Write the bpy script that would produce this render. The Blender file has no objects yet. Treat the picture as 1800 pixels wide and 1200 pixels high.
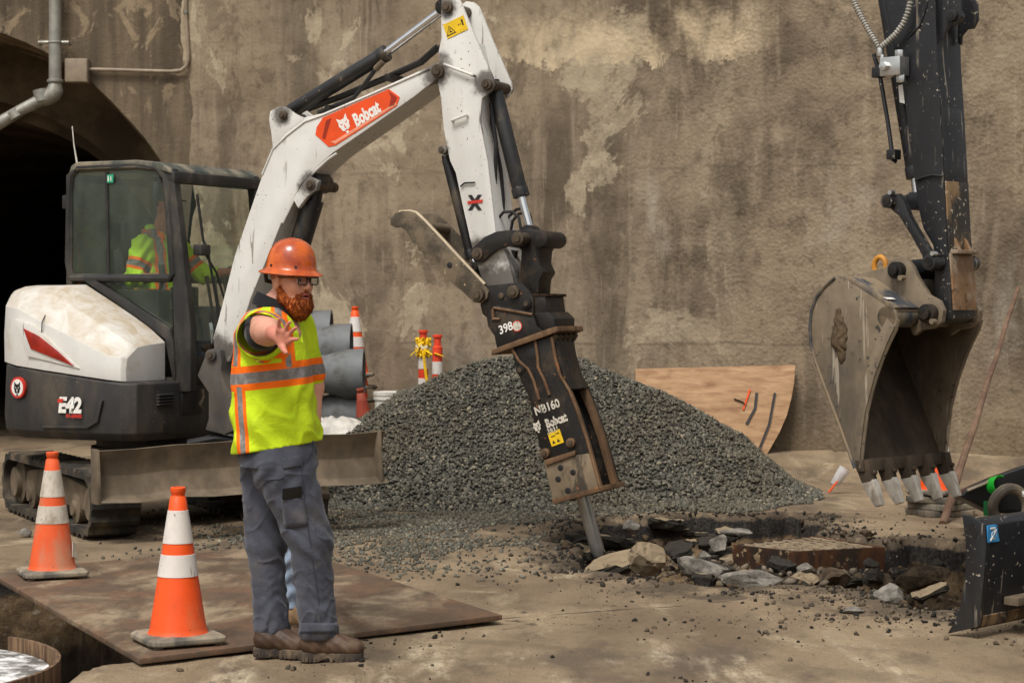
import bpy, bmesh, math, random
import numpy as np
from mathutils import Vector, Matrix, Quaternion

R = math.radians
scene = bpy.context.scene
col = scene.collection

# ------------------------------------------------------------------ camera
cam_data = bpy.data.cameras.new('camera')
cam_data.lens = 70.0
cam_data.sensor_width = 36.0
cam_data.shift_y = -55.0 / 1800.0
cam_data.clip_start = 0.1
cam_data.clip_end = 2000.0
cam_data.dof.use_dof = True
cam_data.dof.focus_distance = 10.2
cam_data.dof.aperture_fstop = 8.0
cam = bpy.data.objects.new('camera', cam_data)
cam.location = (0, 0, 1.55)
cam.rotation_euler = (R(90), 0, 0)
col.objects.link(cam)
scene.camera = cam

# ------------------------------------------------------------------ sky + sun (overcast)
SUN_EL, SUN_AZ = 58.0, 205.0          # azimuth measured clockwise from +Y (behind the camera, a little left)
world = bpy.data.worlds.new('World')
scene.world = world
world.use_nodes = True
wn = world.node_tree.nodes
wl = world.node_tree.links
for n in list(wn):
    wn.remove(n)
w_out = wn.new('ShaderNodeOutputWorld')
w_bg = wn.new('ShaderNodeBackground')
w_sky = wn.new('ShaderNodeTexSky')
w_sky.sky_type = 'NISHITA'
w_sky.sun_disc = False
w_sky.sun_elevation = R(SUN_EL)
w_sky.sun_rotation = R(SUN_AZ)
w_sky.air_density = 1.6
w_sky.dust_density = 5.0
w_sky.ozone_density = 0.6
w_hs = wn.new('ShaderNodeHueSaturation')
w_hs.inputs['Saturation'].default_value = 0.22      # cloud cover greys the sky
wl.new(w_sky.outputs[0], w_hs.inputs['Color'])
wl.new(w_hs.outputs[0], w_bg.inputs['Color'])
w_bg.inputs['Strength'].default_value = 0.105
wl.new(w_bg.outputs[0], w_out.inputs[0])

sun_data = bpy.data.lights.new('sun', 'SUN')
sun_data.energy = 1.5
sun_data.angle = R(16)
sun_data.color = (1.0, 0.965, 0.92)
sun = bpy.data.objects.new('sun', sun_data)
sun_dir = Vector((math.sin(R(SUN_AZ)) * math.cos(R(SUN_EL)), math.cos(R(SUN_AZ)) * math.cos(R(SUN_EL)), math.sin(R(SUN_EL))))
sun.rotation_euler = (-sun_dir).to_track_quat('-Z', 'Y').to_euler()
sun.location = sun_dir * 30
col.objects.link(sun)

scene.view_settings.view_transform = 'Standard'
scene.view_settings.look = 'None'
scene.view_settings.gamma = 1.0
scene.view_settings.exposure = 0.50
scene.view_settings.use_curve_mapping = False
scene.render.engine = 'CYCLES'
scene.cycles.use_denoising = True
scene.cycles.max_bounces = 6
scene.cycles.transparent_max_bounces = 12
scene.cycles.caustics_reflective = False
scene.cycles.caustics_refractive = False

# ------------------------------------------------------------------ survey: photo measurements to places
CAM = Vector((0, 0, 1.55))
F = 3500.0


def ray(px, py):
    return Vector(((px - 900) / F, 1.0, (545 - py) / F))


def on_y(px, py, y):
    return CAM + ray(px, py) * y


def on_z(px, py, z=0.0):
    r = ray(px, py)
    return CAM + r * ((z - CAM.z) / r.z)


class Frame:
    """A machine's own frame: a forward, l to its left, z up, from an origin on the ground."""

    def __init__(self, o, heading):
        self.o = Vector(o)
        self.a = Vector((math.cos(R(heading)), math.sin(R(heading)), 0))
        self.l = Vector((-self.a.y, self.a.x, 0))

    def w(self, a, l, z):
        return self.o + self.a * a + self.l * l + Vector((0, 0, z))

    def at(self, px, py, l=0.0):
        """measured point on the vertical plane l = const -> (a, z)"""
        p0 = self.w(0, l, 0)
        r = ray(px, py)
        t = (p0 - CAM).dot(self.l) / r.dot(self.l)
        p = CAM + r * t
        return ((p - self.o).dot(self.a), p.z)

    def front(self, px, py, a):
        """measured point on the plane a = const -> (l, z)"""
        p0 = self.w(a, 0, 0)
        r = ray(px, py)
        t = (p0 - CAM).dot(self.a) / r.dot(self.a)
        p = CAM + r * t
        return ((p - self.o).dot(self.l), p.z)

    def pts(self, lst, l=0.0):
        return [self.at(x, y, l) for x, y in lst]


def srgb(r, g, b):
    def f(c):
        c /= 255.0
        return c / 12.92 if c <= 0.04045 else ((c + 0.055) / 1.055) ** 2.4
    return (f(r), f(g), f(b))


# ------------------------------------------------------------------ numpy noise
def _hash(ix, iy, seed):
    n = (ix.astype(np.int64) * 374761393 + iy.astype(np.int64) * 668265263 + seed * 1442695041) & 0x7fffffff
    n = ((n ^ (n >> 13)) * 1274126177) & 0x7fffffff
    n = n ^ (n >> 16)
    return (n & 0xffff) / 65535.0


def vnoise(x, y, seed=0):
    x = np.asarray(x, float); y = np.asarray(y, float)
    ix = np.floor(x); iy = np.floor(y)
    fx = x - ix; fy = y - iy
    fx = fx * fx * (3 - 2 * fx); fy = fy * fy * (3 - 2 * fy)
    ix = ix.astype(np.int64); iy = iy.astype(np.int64)
    a = _hash(ix, iy, seed); b = _hash(ix + 1, iy, seed)
    c = _hash(ix, iy + 1, seed); d = _hash(ix + 1, iy + 1, seed)
    return (a * (1 - fx) + b * fx) * (1 - fy) + (c * (1 - fx) + d * fx) * fy


def fbm(x, y, seed=0, oct=4):
    s = 0; amp = 0.5; tot = 0
    for i in range(oct):
        s = s + amp * vnoise(x * 2 ** i, y * 2 ** i, seed + i * 17)
        tot += amp; amp *= 0.5
    return s / tot


# ------------------------------------------------------------------ materials
class NT:
    def __init__(self, name):
        self.m = bpy.data.materials.new(name)
        self.m.use_nodes = True
        self.t = self.m.node_tree
        self.n = self.t.nodes
        self.bsdf = self.n.get('Principled BSDF')
        self.out = self.n.get('Material Output')
        tc = self.n.new('ShaderNodeTexCoord')
        self.obj = tc.outputs['Object']
        self.gen = tc.outputs['Generated']

    def link(self, a, b):
        self.t.links.new(a, b)

    def setv(self, sock, v):
        if hasattr(v, 'is_output') or isinstance(v, bpy.types.NodeSocket):
            self.link(v, sock)
        else:
            sock.default_value = v if not (isinstance(v, tuple) and len(v) == 3 and sock.type == 'RGBA') else (*v, 1)

    def map(self, scale=(1, 1, 1), rot=(0, 0, 0), loc=(0, 0, 0), vec=None):
        n = self.n.new('ShaderNodeMapping')
        n.inputs['Scale'].default_value = scale
        n.inputs['Rotation'].default_value = rot
        n.inputs['Location'].default_value = loc
        self.link(vec or self.obj, n.inputs[0])
        return n.outputs[0]

    def noise(self, scale, detail=4, rough=0.55, vec=None, dist=0.0):
        n = self.n.new('ShaderNodeTexNoise')
        n.inputs['Scale'].default_value = scale
        n.inputs['Detail'].default_value = detail
        n.inputs['Roughness'].default_value = rough
        n.inputs['Distortion'].default_value = dist
        self.link(vec or self.obj, n.inputs['Vector'])
        return n.outputs['Fac']

    def voro(self, scale, vec=None, feature='F1', out='Distance'):
        n = self.n.new('ShaderNodeTexVoronoi')
        n.feature = feature
        n.inputs['Scale'].default_value = scale
        self.link(vec or self.obj, n.inputs['Vector'])
        return n.outputs[out]

    def rng(self, v, a, b, lo=0.0, hi=1.0, smooth=True):
        n = self.n.new('ShaderNodeMapRange')
        n.interpolation_type = 'SMOOTHSTEP' if smooth else 'LINEAR'
        self.link(v, n.inputs[0])
        n.inputs[1].default_value = a; n.inputs[2].default_value = b
        n.inputs[3].default_value = lo; n.inputs[4].default_value = hi
        return n.outputs[0]

    def math(self, op, a, b=0.5, c=None):
        n = self.n.new('ShaderNodeMath'); n.operation = op
        self.setv(n.inputs[0], a); self.setv(n.inputs[1], b)
        if c is not None:
            self.setv(n.inputs[2], c)
        return n.outputs[0]

    def mix(self, fac, a, b, mode='MIX'):
        n = self.n.new('ShaderNodeMix'); n.data_type = 'RGBA'; n.blend_type = mode
        self.setv(n.inputs[0], fac)
        self.setv(n.inputs[6], a); self.setv(n.inputs[7], b)
        return n.outputs[2]

    def attr(self, name, out='Fac'):
        n = self.n.new('ShaderNodeAttribute'); n.attribute_name = name
        return n.outputs[out]

    def sep(self, vec=None):
        n = self.n.new('ShaderNodeSeparateXYZ'); self.link(vec or self.obj, n.inputs[0])
        return n.outputs

    def bump(self, h, strength=0.3, dist=0.01, prev=None):
        n = self.n.new('ShaderNodeBump')
        n.inputs['Strength'].default_value = strength
        n.inputs['Distance'].default_value = dist
        self.link(h, n.inputs['Height'])
        if prev is not None:
            self.link(prev, n.inputs['Normal'])
        return n.outputs[0]

    def done(self, color, rough=0.6, metal=0.0, normal=None, spec=0.5, **kw):
        b = self.bsdf
        self.setv(b.inputs['Base Color'], color)
        self.setv(b.inputs['Roughness'], rough)
        self.setv(b.inputs['Metallic'], metal)
        b.inputs['Specular IOR Level'].default_value = spec
        for k, v in kw.items():
            self.setv(b.inputs[k], v)
        if normal is not None:
            self.link(normal, b.inputs['Normal'])
        return self.m


def worn(name, c, rough=0.5, metal=0.0, dirt=srgb(128, 112, 90), damt=0.5, dscale=3.0, dlo=0.45, dhi=0.75,
         speck=None, sscale=60, sthr=0.2, bumps=0.15, bscale=40, spec=0.4, vary=0.25, stretch=(1, 1, 0.45), settle=0.0, scratch=None, grease=None):
    """paint or metal with dust in patches, fine variation, chips and a little relief"""
    t = NT(name)
    base = t.mix(t.rng(t.noise(7, 5), 0.3, 0.7), tuple(x * (1 - vary) for x in c), tuple(min(1, x * (1 + vary * 0.4)) for x in c))
    d = t.rng(t.noise(dscale, 8, 0.65, vec=t.map(stretch)), dlo, dhi, 0, damt)
    if settle:      # dust lying on faces that look upwards
        g = t.n.new('ShaderNodeNewGeometry'); nz_ = t.sep(g.outputs['Normal'])[2]
        lay = t.math('MULTIPLY', t.rng(nz_, 0.25, 0.75), t.rng(t.noise(5.5, 8, 0.7, dist=0.6), 0.30, 0.66, 0.1, settle))
        d = t.math('MAXIMUM', d, lay)
    colr = t.mix(d, base, dirt)
    if speck is not None:
        v = t.math('MULTIPLY', t.rng(t.noise(sscale, 3, 0.5), 0.5 + sthr, 0.55 + sthr), t.rng(t.noise(3.1, 3), 0.4, 0.6))
        colr = t.mix(v, colr, speck)
    if grease:      # black grease worked out around the pins
        m_ = None
        for g_ in grease:
            vd = t.n.new('ShaderNodeVectorMath'); vd.operation = 'DISTANCE'
            t.link(t.obj, vd.inputs[0]); vd.inputs[1].default_value = g_[:3]
            q_ = t.math('MULTIPLY', vd.outputs['Value'], 1.0 / g_[3])
            m_ = q_ if m_ is None else t.math('MINIMUM', m_, q_)
        m_ = t.math('ADD', m_, t.rng(t.noise(11, 7, 0.7), 0.2, 0.8, -0.42, 0.42, False))
        colr = t.mix(t.rng(m_, 1.0, 0.45, 0, 0.85), colr, srgb(52, 42, 32))
    if scratch is not None:      # fine scrapes in two directions
        for rot_, k_ in (((0.5, 0.3, 0.2), 26), ((-0.7, 0.9, 0.4), 34)):
            s_ = t.rng(t.noise(k_, 3, 0.55, vec=t.map((1, 1, 0.06), rot=rot_)), 0.635, 0.66)
            s_ = t.math('MULTIPLY', s_, t.rng(t.noise(2.7, 4, vec=t.map(loc=(k_, 2, 5))), 0.48, 0.60, 0, 0.7))
            colr = t.mix(s_, colr, scratch)
    rg = t.math('ADD', t.rng(d, 0, 1, rough, min(1, rough + 0.35), False), 0.0)
    nb = t.bump(t.noise(bscale, 6, 0.6), bumps, 0.004)
    return t.done(colr, rg, metal, nb, spec)


def plain(name, c, rough=0.6, metal=0.0, vary=0.2, scale=12, bumps=0.1, bscale=60, spec=0.4):
    t = NT(name)
    colr = t.mix(t.rng(t.noise(scale, 6), 0.3, 0.7), tuple(x * (1 - vary) for x in c), tuple(min(1, x * (1 + vary * 0.5)) for x in c))
    return t.done(colr, rough, metal, t.bump(t.noise(bscale, 5), bumps, 0.004), spec)


# ------------------------------------------------------------------ mesh building
class MB:
    def __init__(self):
        self.v = []; self.f = []; self.mi = []

    def _add(self, vs, fs, mi=0):
        o = len(self.v)
        self.v.extend([Vector(p) for p in vs])
        self.f.extend([[i + o for i in f] for f in fs])
        self.mi.extend([mi] * len(fs))
        return self

    def prism(self, fr, poly, l0, l1, mi=0):
        """polygon of (a, z) in a frame, from l0 to l1"""
        n = len(poly)
        vs = [fr.w(a, l0, z) for a, z in poly] + [fr.w(a, l1, z) for a, z in poly]
        fs = [list(range(n)), list(range(2 * n - 1, n - 1, -1))]
        fs += [[i, i + n, (i + 1) % n + n, (i + 1) % n] for i in range(n)]
        return self._add(vs, fs, mi)

    def hull2(self, bottom, top, mi=0):
        """two matching loops of world points joined into a closed solid"""
        n = len(bottom)
        fs = [list(range(n))[::-1], list(range(n, 2 * n))]
        fs += [[i, (i + 1) % n, (i + 1) % n + n, i + n] for i in range(n)]
        return self._add(list(bottom) + list(top), fs, mi)

    def loft(self, rings, cap=True, closed=True, mi=0):
        n = len(rings[0]); vs = [p for r in rings for p in r]; fs = []
        for k in range(len(rings) - 1):
            for i in range(n if closed else n - 1):
                j = (i + 1) % n
                fs.append([k * n + i, k * n + j, (k + 1) * n + j, (k + 1) * n + i])
        if cap:
            fs.append(list(range(n))[::-1]); fs.append([(len(rings) - 1) * n + i for i in range(n)])
        return self._add(vs, fs, mi)

    def box(self, c, s, rot=None, mi=0):
        hx, hy, hz = s[0] / 2, s[1] / 2, s[2] / 2
        vs = [Vector((x, y, z)) for z in (-hz, hz) for x, y in ((-hx, -hy), (hx, -hy), (hx, hy), (-hx, hy))]
        if rot is not None:
            vs = [rot @ p for p in vs]
        vs = [p + Vector(c) for p in vs]
        return self._add(vs, [[3, 2, 1, 0], [4, 5, 6, 7], [0, 1, 5, 4], [1, 2, 6, 5], [2, 3, 7, 6], [3, 0, 4, 7]], mi)

    def fbox(self, fr, a0, a1, l0, l1, z0, z1, mi=0):
        return self.prism(fr, [(a0, z0), (a1, z0), (a1, z1), (a0, z1)], l0, l1, mi)

    def tube(self, path, r, n=12, cap=True, mi=0, flat=1.0):
        path = [Vector(p) for p in path]
        rs = r if isinstance(r, (list, tuple)) else [r] * len(path)
        rings = []; up = None
        for i, p in enumerate(path):
            t = (path[min(i + 1, len(path) - 1)] - path[max(i - 1, 0)])
            t = t.normalized() if t.length > 1e-9 else Vector((0, 0, 1))
            if up is None:
                up = Vector((0, 0, 1)) if abs(t.z) < 0.95 else Vector((0, 1, 0))
            x = t.cross(up).normalized(); y = x.cross(t).normalized(); up = y
            rings.append([p + (x * math.cos(2 * math.pi * k / n) + y * math.sin(2 * math.pi * k / n) * flat) * rs[i] for k in range(n)])
        return self.loft(rings, cap, True, mi)

    def cyl(self, p0, p1, r, n=20, r1=None, mi=0):
        return self.tube([p0, p1], [r, r if r1 is None else r1], n, True, mi)

    def lathe(self, prof, c=(0, 0, 0), rot=None, n=28, sx=1, sy=1, mi=0):
        """profile of (radius, height) turned about z"""
        c = Vector(c); rings = []
        for r, h in prof:
            ring = [Vector((r * math.cos(2 * math.pi * k / n) * sx, r * math.sin(2 * math.pi * k / n) * sy, h)) for k in range(n)]
            if rot is not None:
                ring = [rot @ p for p in ring]
            rings.append([p + c for p in ring])
        return self.loft(rings, True, True, mi)

    def build(self, name, mat, parent=None, bevel=0.0, seg=2, angle=35, base=None, flatshade=False):
        me = bpy.data.meshes.new(name)
        rt = root_loc(parent) if base is None else Vector(base)
        me.from_pydata([p - rt for p in self.v], [], self.f)
        mats = mat if isinstance(mat, (list, tuple)) else [mat]
        for m in mats:
            me.materials.append(m)
        if len(mats) > 1:
            me.polygons.foreach_set('material_index', self.mi)
        bm = bmesh.new(); bm.from_mesh(me)
        bmesh.ops.recalc_face_normals(bm, faces=bm.faces)
        if bevel > 0:
            es = [e for e in bm.edges if len(e.link_faces) == 2 and e.calc_face_angle(0) > R(28)]
            bmesh.ops.bevel(bm, geom=es, offset=bevel, segments=seg, profile=0.6, affect='EDGES', clamp_overlap=True)
        bm.to_mesh(me); bm.free()
        if not flatshade:
            me.polygons.foreach_set('use_smooth', [True] * len(me.polygons))
            me.set_sharp_from_angle(angle=R(angle))
        return link(name, me, parent, rt)


def root_loc(parent):
    if parent is None:
        return Vector((0, 0, 0))
    p = parent
    while p.parent is not None:
        p = p.parent
    return Vector(p.location)


def link(name, me, parent, rt=None):
    o = bpy.data.objects.new(name, me)
    col.objects.link(o)
    if parent is not None:
        o.parent = parent
    elif rt is not None:
        o.location = rt
    return o


def tag(o, label=None, cat=None, group=None, kind=None):
    if label: o['label'] = label
    if cat: o['category'] = cat
    if group: o['group'] = group
    if kind: o['kind'] = kind
    return o


def thing(name, loc, label, cat, group=None):
    o = bpy.data.objects.new(name, None)
    o.empty_display_size = 0.2
    col.objects.link(o)
    o.location = loc
    return tag(o, label, cat, group)


def copy_tree(o, parent=None):
    c = o.copy(); col.objects.link(c); c.parent = parent
    for ch in [x for x in o.children]:
        copy_tree(ch, c)
    return c


def np_mesh(name, V, Fc, mat, parent=None, loc=(0, 0, 0), smooth=True, attrs=None, mi=None):
    """V (n,3), Fc (m,k) numpy -> object"""
    me = bpy.data.meshes.new(name)
    k = Fc.shape[1]
    me.vertices.add(len(V)); me.vertices.foreach_set('co', np.ascontiguousarray(V, dtype=np.float32).ravel())
    me.loops.add(Fc.size); me.loops.foreach_set('vertex_index', np.ascontiguousarray(Fc, dtype=np.int32).ravel())
    me.polygons.add(len(Fc))
    me.polygons.foreach_set('loop_start', np.arange(0, Fc.size, k, dtype=np.int32))
    me.polygons.foreach_set('loop_total', np.full(len(Fc), k, dtype=np.int32))
    me.update(calc_edges=True)
    if smooth:
        me.polygons.foreach_set('use_smooth', np.ones(len(Fc), dtype=bool))
    mats = mat if isinstance(mat, (list, tuple)) else [mat]
    for m in mats:
        me.materials.append(m)
    if mi is not None:
        me.polygons.foreach_set('material_index', mi.astype(np.int32))
    for nm, arr in (attrs or {}).items():
        arr = np.asarray(arr, dtype=np.float32)
        if arr.ndim == 1:
            a = me.attributes.new(nm, 'FLOAT', 'POINT'); a.data.foreach_set('value', arr)
        else:
            a = me.attributes.new(nm, 'FLOAT_COLOR', 'POINT')
            a.data.foreach_set('color', np.concatenate([arr, np.ones((len(arr), 1), np.float32)], 1).ravel())
    me.validate()
    o = link(name, me, parent)
    if parent is None:
        o.location = loc
    return o


# angular stones: a few jittered icosahedra, many transforms, one mesh
_ph = (1 + 5 ** 0.5) / 2
ICO_V = np.array([(-1, _ph, 0), (1, _ph, 0), (-1, -_ph, 0), (1, -_ph, 0), (0, -1, _ph), (0, 1, _ph), (0, -1, -_ph), (0, 1, -_ph),
                  (_ph, 0, -1), (_ph, 0, 1), (-_ph, 0, -1), (-_ph, 0, 1)]) / (1 + _ph ** 2) ** 0.5
ICO_F = np.array([(0, 11, 5), (0, 5, 1), (0, 1, 7), (0, 7, 10), (0, 10, 11), (1, 5, 9), (5, 11, 4), (11, 10, 2), (10, 7, 6), (7, 1, 8),
                  (3, 9, 4), (3, 4, 2), (3, 2, 6), (3, 6, 8), (3, 8, 9), (4, 9, 5), (2, 4, 11), (6, 2, 10), (8, 6, 7), (9, 8, 1)])


def rand_rot(rng, n):
    q = rng.normal(size=(n, 4)); q /= np.linalg.norm(q, axis=1)[:, None]
    w, x, y, z = q.T
    return np.stack([np.stack([1 - 2 * (y * y + z * z), 2 * (x * y - z * w), 2 * (x * z + y * w)], 1),
                     np.stack([2 * (x * y + z * w), 1 - 2 * (x * x + z * z), 2 * (y * z - x * w)], 1),
                     np.stack([2 * (x * z - y * w), 2 * (y * z + x * w), 1 - 2 * (x * x + y * y)], 1)], 1)


def stones(name, P, S, mat, seed=1, flat=0.6, parent=None, tone=None):
    rng = np.random.default_rng(seed)
    n = len(P)
    var = ICO_V[None] * rng.uniform(0.62, 1.25, (40, 12, 1)) + rng.normal(0, 0.1, (40, 12, 3))
    b = var[rng.integers(0, 40, n)]
    sc = np.stack([rng.uniform(0.8, 1.35, n), rng.uniform(0.7, 1.1, n), rng.uniform(flat * 0.8, flat * 1.3, n)], 1) * S[:, None]
    V = np.einsum('nij,nkj->nki', rand_rot(rng, n), b * sc[:, None, :]) + P[:, None, :]
    Fc = (ICO_F[None] + (np.arange(n) * 12)[:, None, None]).reshape(-1, 3)
    rnd = np.repeat(rng.uniform(0, 1, n) if tone is None else tone, 12)
    return np_mesh(name, V.reshape(-1, 3), Fc, mat, parent, smooth=False, attrs={'rnd': rnd})


def text_mesh(body, mat_list, name, parent, origin, xdir, ydir, height, squeeze=1.0, bold=0.0, shear=0.0, lift=0.003, pivot='CENTER', thick=0.0008):
    """lettering as thin raised print; origin/xdir/ydir in world"""
    cu = bpy.data.curves.new(name, 'FONT')
    cu.body = body; cu.size = 1.0; cu.align_x = pivot; cu.align_y = 'CENTER'
    cu.offset = bold; cu.shear = shear; cu.resolution_u = 3; cu.fill_mode = 'FRONT'
    ob = bpy.data.objects.new(name + '_tmp', cu); col.objects.link(ob)
    dg = bpy.context.evaluated_depsgraph_get()
    me = bpy.data.meshes.new_from_object(ob.evaluated_get(dg))
    bpy.data.objects.remove(ob)
    me.name = name
    x = Vector(xdir).normalized(); y = Vector(ydir).normalized(); n = x.cross(y)
    rt = root_loc(parent)
    k = height / 0.72
    for v in me.vertices:
        c = v.co.copy()
        v.co = Vector(origin) + x * (c.x * k * squeeze) + y * (c.y * k) + n * lift - rt
    me.materials.clear()
    for m in mat_list:
        me.materials.append(m)
    return link(name, me, parent)


def flat_poly(name, polys, mat, parent, origin, xdir, ydir, lift=0.003, thick=0.002, mats=None):
    """flat print: polygons given in (u, v) metres"""
    x = Vector(xdir).normalized(); y = Vector(ydir).normalized(); n = x.cross(y)
    mb = MB()
    for p in polys:
        lo = [Vector(origin) + x * u + y * v + n * (lift - thick) for u, v in p]
        hi = [Vector(origin) + x * u + y * v + n * lift for u, v in p]
        mb.hull2(lo, hi)
    return mb.build(name, mat, parent, flatshade=True)


# ------------------------------------------------------------------ signed-distance bodies
class SDF:
    def __init__(self, lo, hi, h):
        self.lo = np.array(lo, float); self.h = h
        self.n = np.ceil((np.array(hi) - self.lo) / h).astype(int) + 1
        self.f = np.full(self.n, 1.0, np.float32)

    def _box(self, lo, hi):
        i0 = np.clip(np.floor((np.array(lo) - self.lo) / self.h).astype(int), 0, self.n)
        i1 = np.clip(np.ceil((np.array(hi) - self.lo) / self.h).astype(int) + 1, 0, self.n)
        sl = tuple(slice(a, b) for a, b in zip(i0, i1))
        ax = [self.lo[d] + self.h * np.arange(i0[d], i1[d]) for d in range(3)]
        return sl, ax

    def _mix(self, sl, d, k, op):
        cur = self.f[sl]
        if op == 'add':
            hh = np.clip(0.5 + 0.5 * (d - cur) / k, 0, 1)
            self.f[sl] = d * (1 - hh) + cur * hh - k * hh * (1 - hh)
        elif op == 'sub':
            self.f[sl] = np.maximum(cur, -d)

    def cone(self, a, b, ra, rb, k=0.02, op='add'):
        a = np.array(a, float); b = np.array(b, float)
        m = max(ra, rb) + k + 3 * self.h + 0.02
        sl, ax = self._box(np.minimum(a, b) - m, np.maximum(a, b) + m)
        if any(len(x) == 0 for x in ax): return self
        X, Y, Z = np.meshgrid(*ax, indexing='ij', sparse=True)
        ba = b - a; L2 = max(1e-9, ba @ ba)
        t = np.clip(((X - a[0]) * ba[0] + (Y - a[1]) * ba[1] + (Z - a[2]) * ba[2]) / L2, 0, 1)
        d = np.sqrt((X - a[0] - t * ba[0]) ** 2 + (Y - a[1] - t * ba[1]) ** 2 + (Z - a[2] - t * ba[2]) ** 2) - (ra + (rb - ra) * t)
        self._mix(sl, d.astype(np.float32), k, op)
        return self

    def ell(self, c, r, M=None, k=0.02, op='add'):
        c = np.array(c, float); r = np.array(r, float)
        m = r.max() + k + 3 * self.h + 0.02
        sl, ax = self._box(c - m, c + m)
        if any(len(x) == 0 for x in ax): return self
        X, Y, Z = np.meshgrid(*ax, indexing='ij', sparse=True)
        x, y, z = X - c[0], Y - c[1], Z - c[2]
        if M is not None:   # columns of M are the ellipsoid's own axes
            x, y, z = (M[0][0] * x + M[1][0] * y + M[2][0] * z, M[0][1] * x + M[1][1] * y + M[2][1] * z, M[0][2] * x + M[1][2] * y + M[2][2] * z)
        k0 = np.sqrt((x / r[0]) ** 2 + (y / r[1]) ** 2 + (z / r[2]) ** 2)
        k1 = np.sqrt((x / r[0] ** 2) ** 2 + (y / r[1] ** 2) ** 2 + (z / r[2] ** 2) ** 2)
        d = k0 * (k0 - 1) / np.maximum(k1, 1e-6)
        self._mix(sl, d.astype(np.float32), k, op)
        return self

    def column(self, zs, cx, cy, rx, ry, yaw=0.0, k=0.03):
        """elliptic trunk whose centre and radii change with height"""
        sl, ax = self._box((-9, -9, zs[0] - 0.0), (9, 9, zs[-1]))
        X, Y, Z = np.meshgrid(*ax, indexing='ij', sparse=True)
        z = ax[2]
        I = lambda v: np.interp(z, zs, v)[None, None, :]
        x = X - I(cx); y = Y - I(cy)
        if yaw:
            x, y = x * math.cos(yaw) + y * math.sin(yaw), -x * math.sin(yaw) + y * math.cos(yaw)
        RX, RY = I(rx), I(ry)
        q = (np.abs(x / RX) ** 2.3 + np.abs(y / RY) ** 2.3) ** (1 / 2.3)
        d = (q - 1) * np.minimum(RX, RY)
        self._mix(sl, d.astype(np.float32), k, 'add')
        return self

    def axes(self):
        return np.meshgrid(*[self.lo[d] + self.h * np.arange(self.n[d]) for d in range(3)], indexing='ij', sparse=True)

    def cut(self, nrm, off):
        """keep the side where nrm.p < off"""
        X, Y, Z = self.axes()
        self.f = np.maximum(self.f, (nrm[0] * X + nrm[1] * Y + nrm[2] * Z - off).astype(np.float32))
        return self

    def wrinkle(self, fn):
        X, Y, Z = self.axes()
        near = np.abs(self.f) < 0.06
        X, Y, Z = (np.broadcast_to(a, self.f.shape)[near] for a in (X, Y, Z))
        self.f[near] += fn(X, Y, Z).astype(np.float32)
        return self

    def mesh(self):
        f = np.pad(self.f, 1, constant_values=1.0); org = self.lo - self.h
        s = f < 0
        n = np.array(f.shape) - 1
        cs = {}
        cnt = np.zeros(n, np.int8)
        for i in (0, 1):
            for j in (0, 1):
                for k in (0, 1):
                    cnt += s[i:i + n[0], j:j + n[1], k:k + n[2]]
        act = (cnt > 0) & (cnt < 8)
        I = np.argwhere(act)
        idx = np.full(n, -1, np.int64); idx[act] = np.arange(len(I))
        acc = np.zeros((len(I), 3)); num = np.zeros(len(I))
        cor = [(i, j, k) for i in (0, 1) for j in (0, 1) for k in (0, 1)]
        val = {c: f[I[:, 0] + c[0], I[:, 1] + c[1], I[:, 2] + c[2]] for c in cor}
        for c in cor:
            for d in range(3):
                if c[d] == 0:
                    e = list(c); e[d] = 1; e = tuple(e)
                    f0, f1 = val[c], val[e]
                    m = (f0 < 0) != (f1 < 0)
                    t = np.where(m, f0 / np.where(m, f0 - f1, 1), 0)
                    p = np.tile(np.array(c, float), (len(I), 1)); p[:, d] += t
                    acc[m] += p[m]; num[m] += 1
        V = (I + acc / num[:, None]) * self.h + org
        faces = []
        for d in range(3):
            a, b = (d + 1) % 3, (d + 2) % 3
            s0 = np.take(s, range(0, s.shape[d] - 1), d); s1 = np.take(s, range(1, s.shape[d]), d)
            E = np.argwhere(s0 != s1)
            ok = (E[:, a] > 0) & (E[:, b] > 0) & (E[:, a] < n[a]) & (E[:, b] < n[b])
            E = E[ok]
            inside = s[E[:, 0], E[:, 1], E[:, 2]]
            q = []
            for da, db in ((1, 1), (0, 1), (0, 0), (1, 0)):
                g = E.copy(); g[:, a] -= da; g[:, b] -= db
                q.append(idx[g[:, 0], g[:, 1], g[:, 2]])
            Q = np.stack(q, 1)
            Q[~inside] = Q[~inside][:, ::-1]
            faces.append(Q)
        Fc = np.concatenate(faces)
        Fc = Fc[(Fc >= 0).all(1)]
        # one light relaxation so that the grid does not show
        for _ in range(2):
            A = np.zeros_like(V); c = np.zeros(len(V))
            for i in range(4):
                np.add.at(A, Fc[:, i], V[Fc[:, (i + 1) % 4]]); np.add.at(c, Fc[:, i], 1)
                np.add.at(A, Fc[:, i], V[Fc[:, (i + 3) % 4]]); np.add.at(c, Fc[:, i], 1)
            V = V * 0.5 + 0.5 * A / np.maximum(c, 1)[:, None]
        return V, Fc

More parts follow.
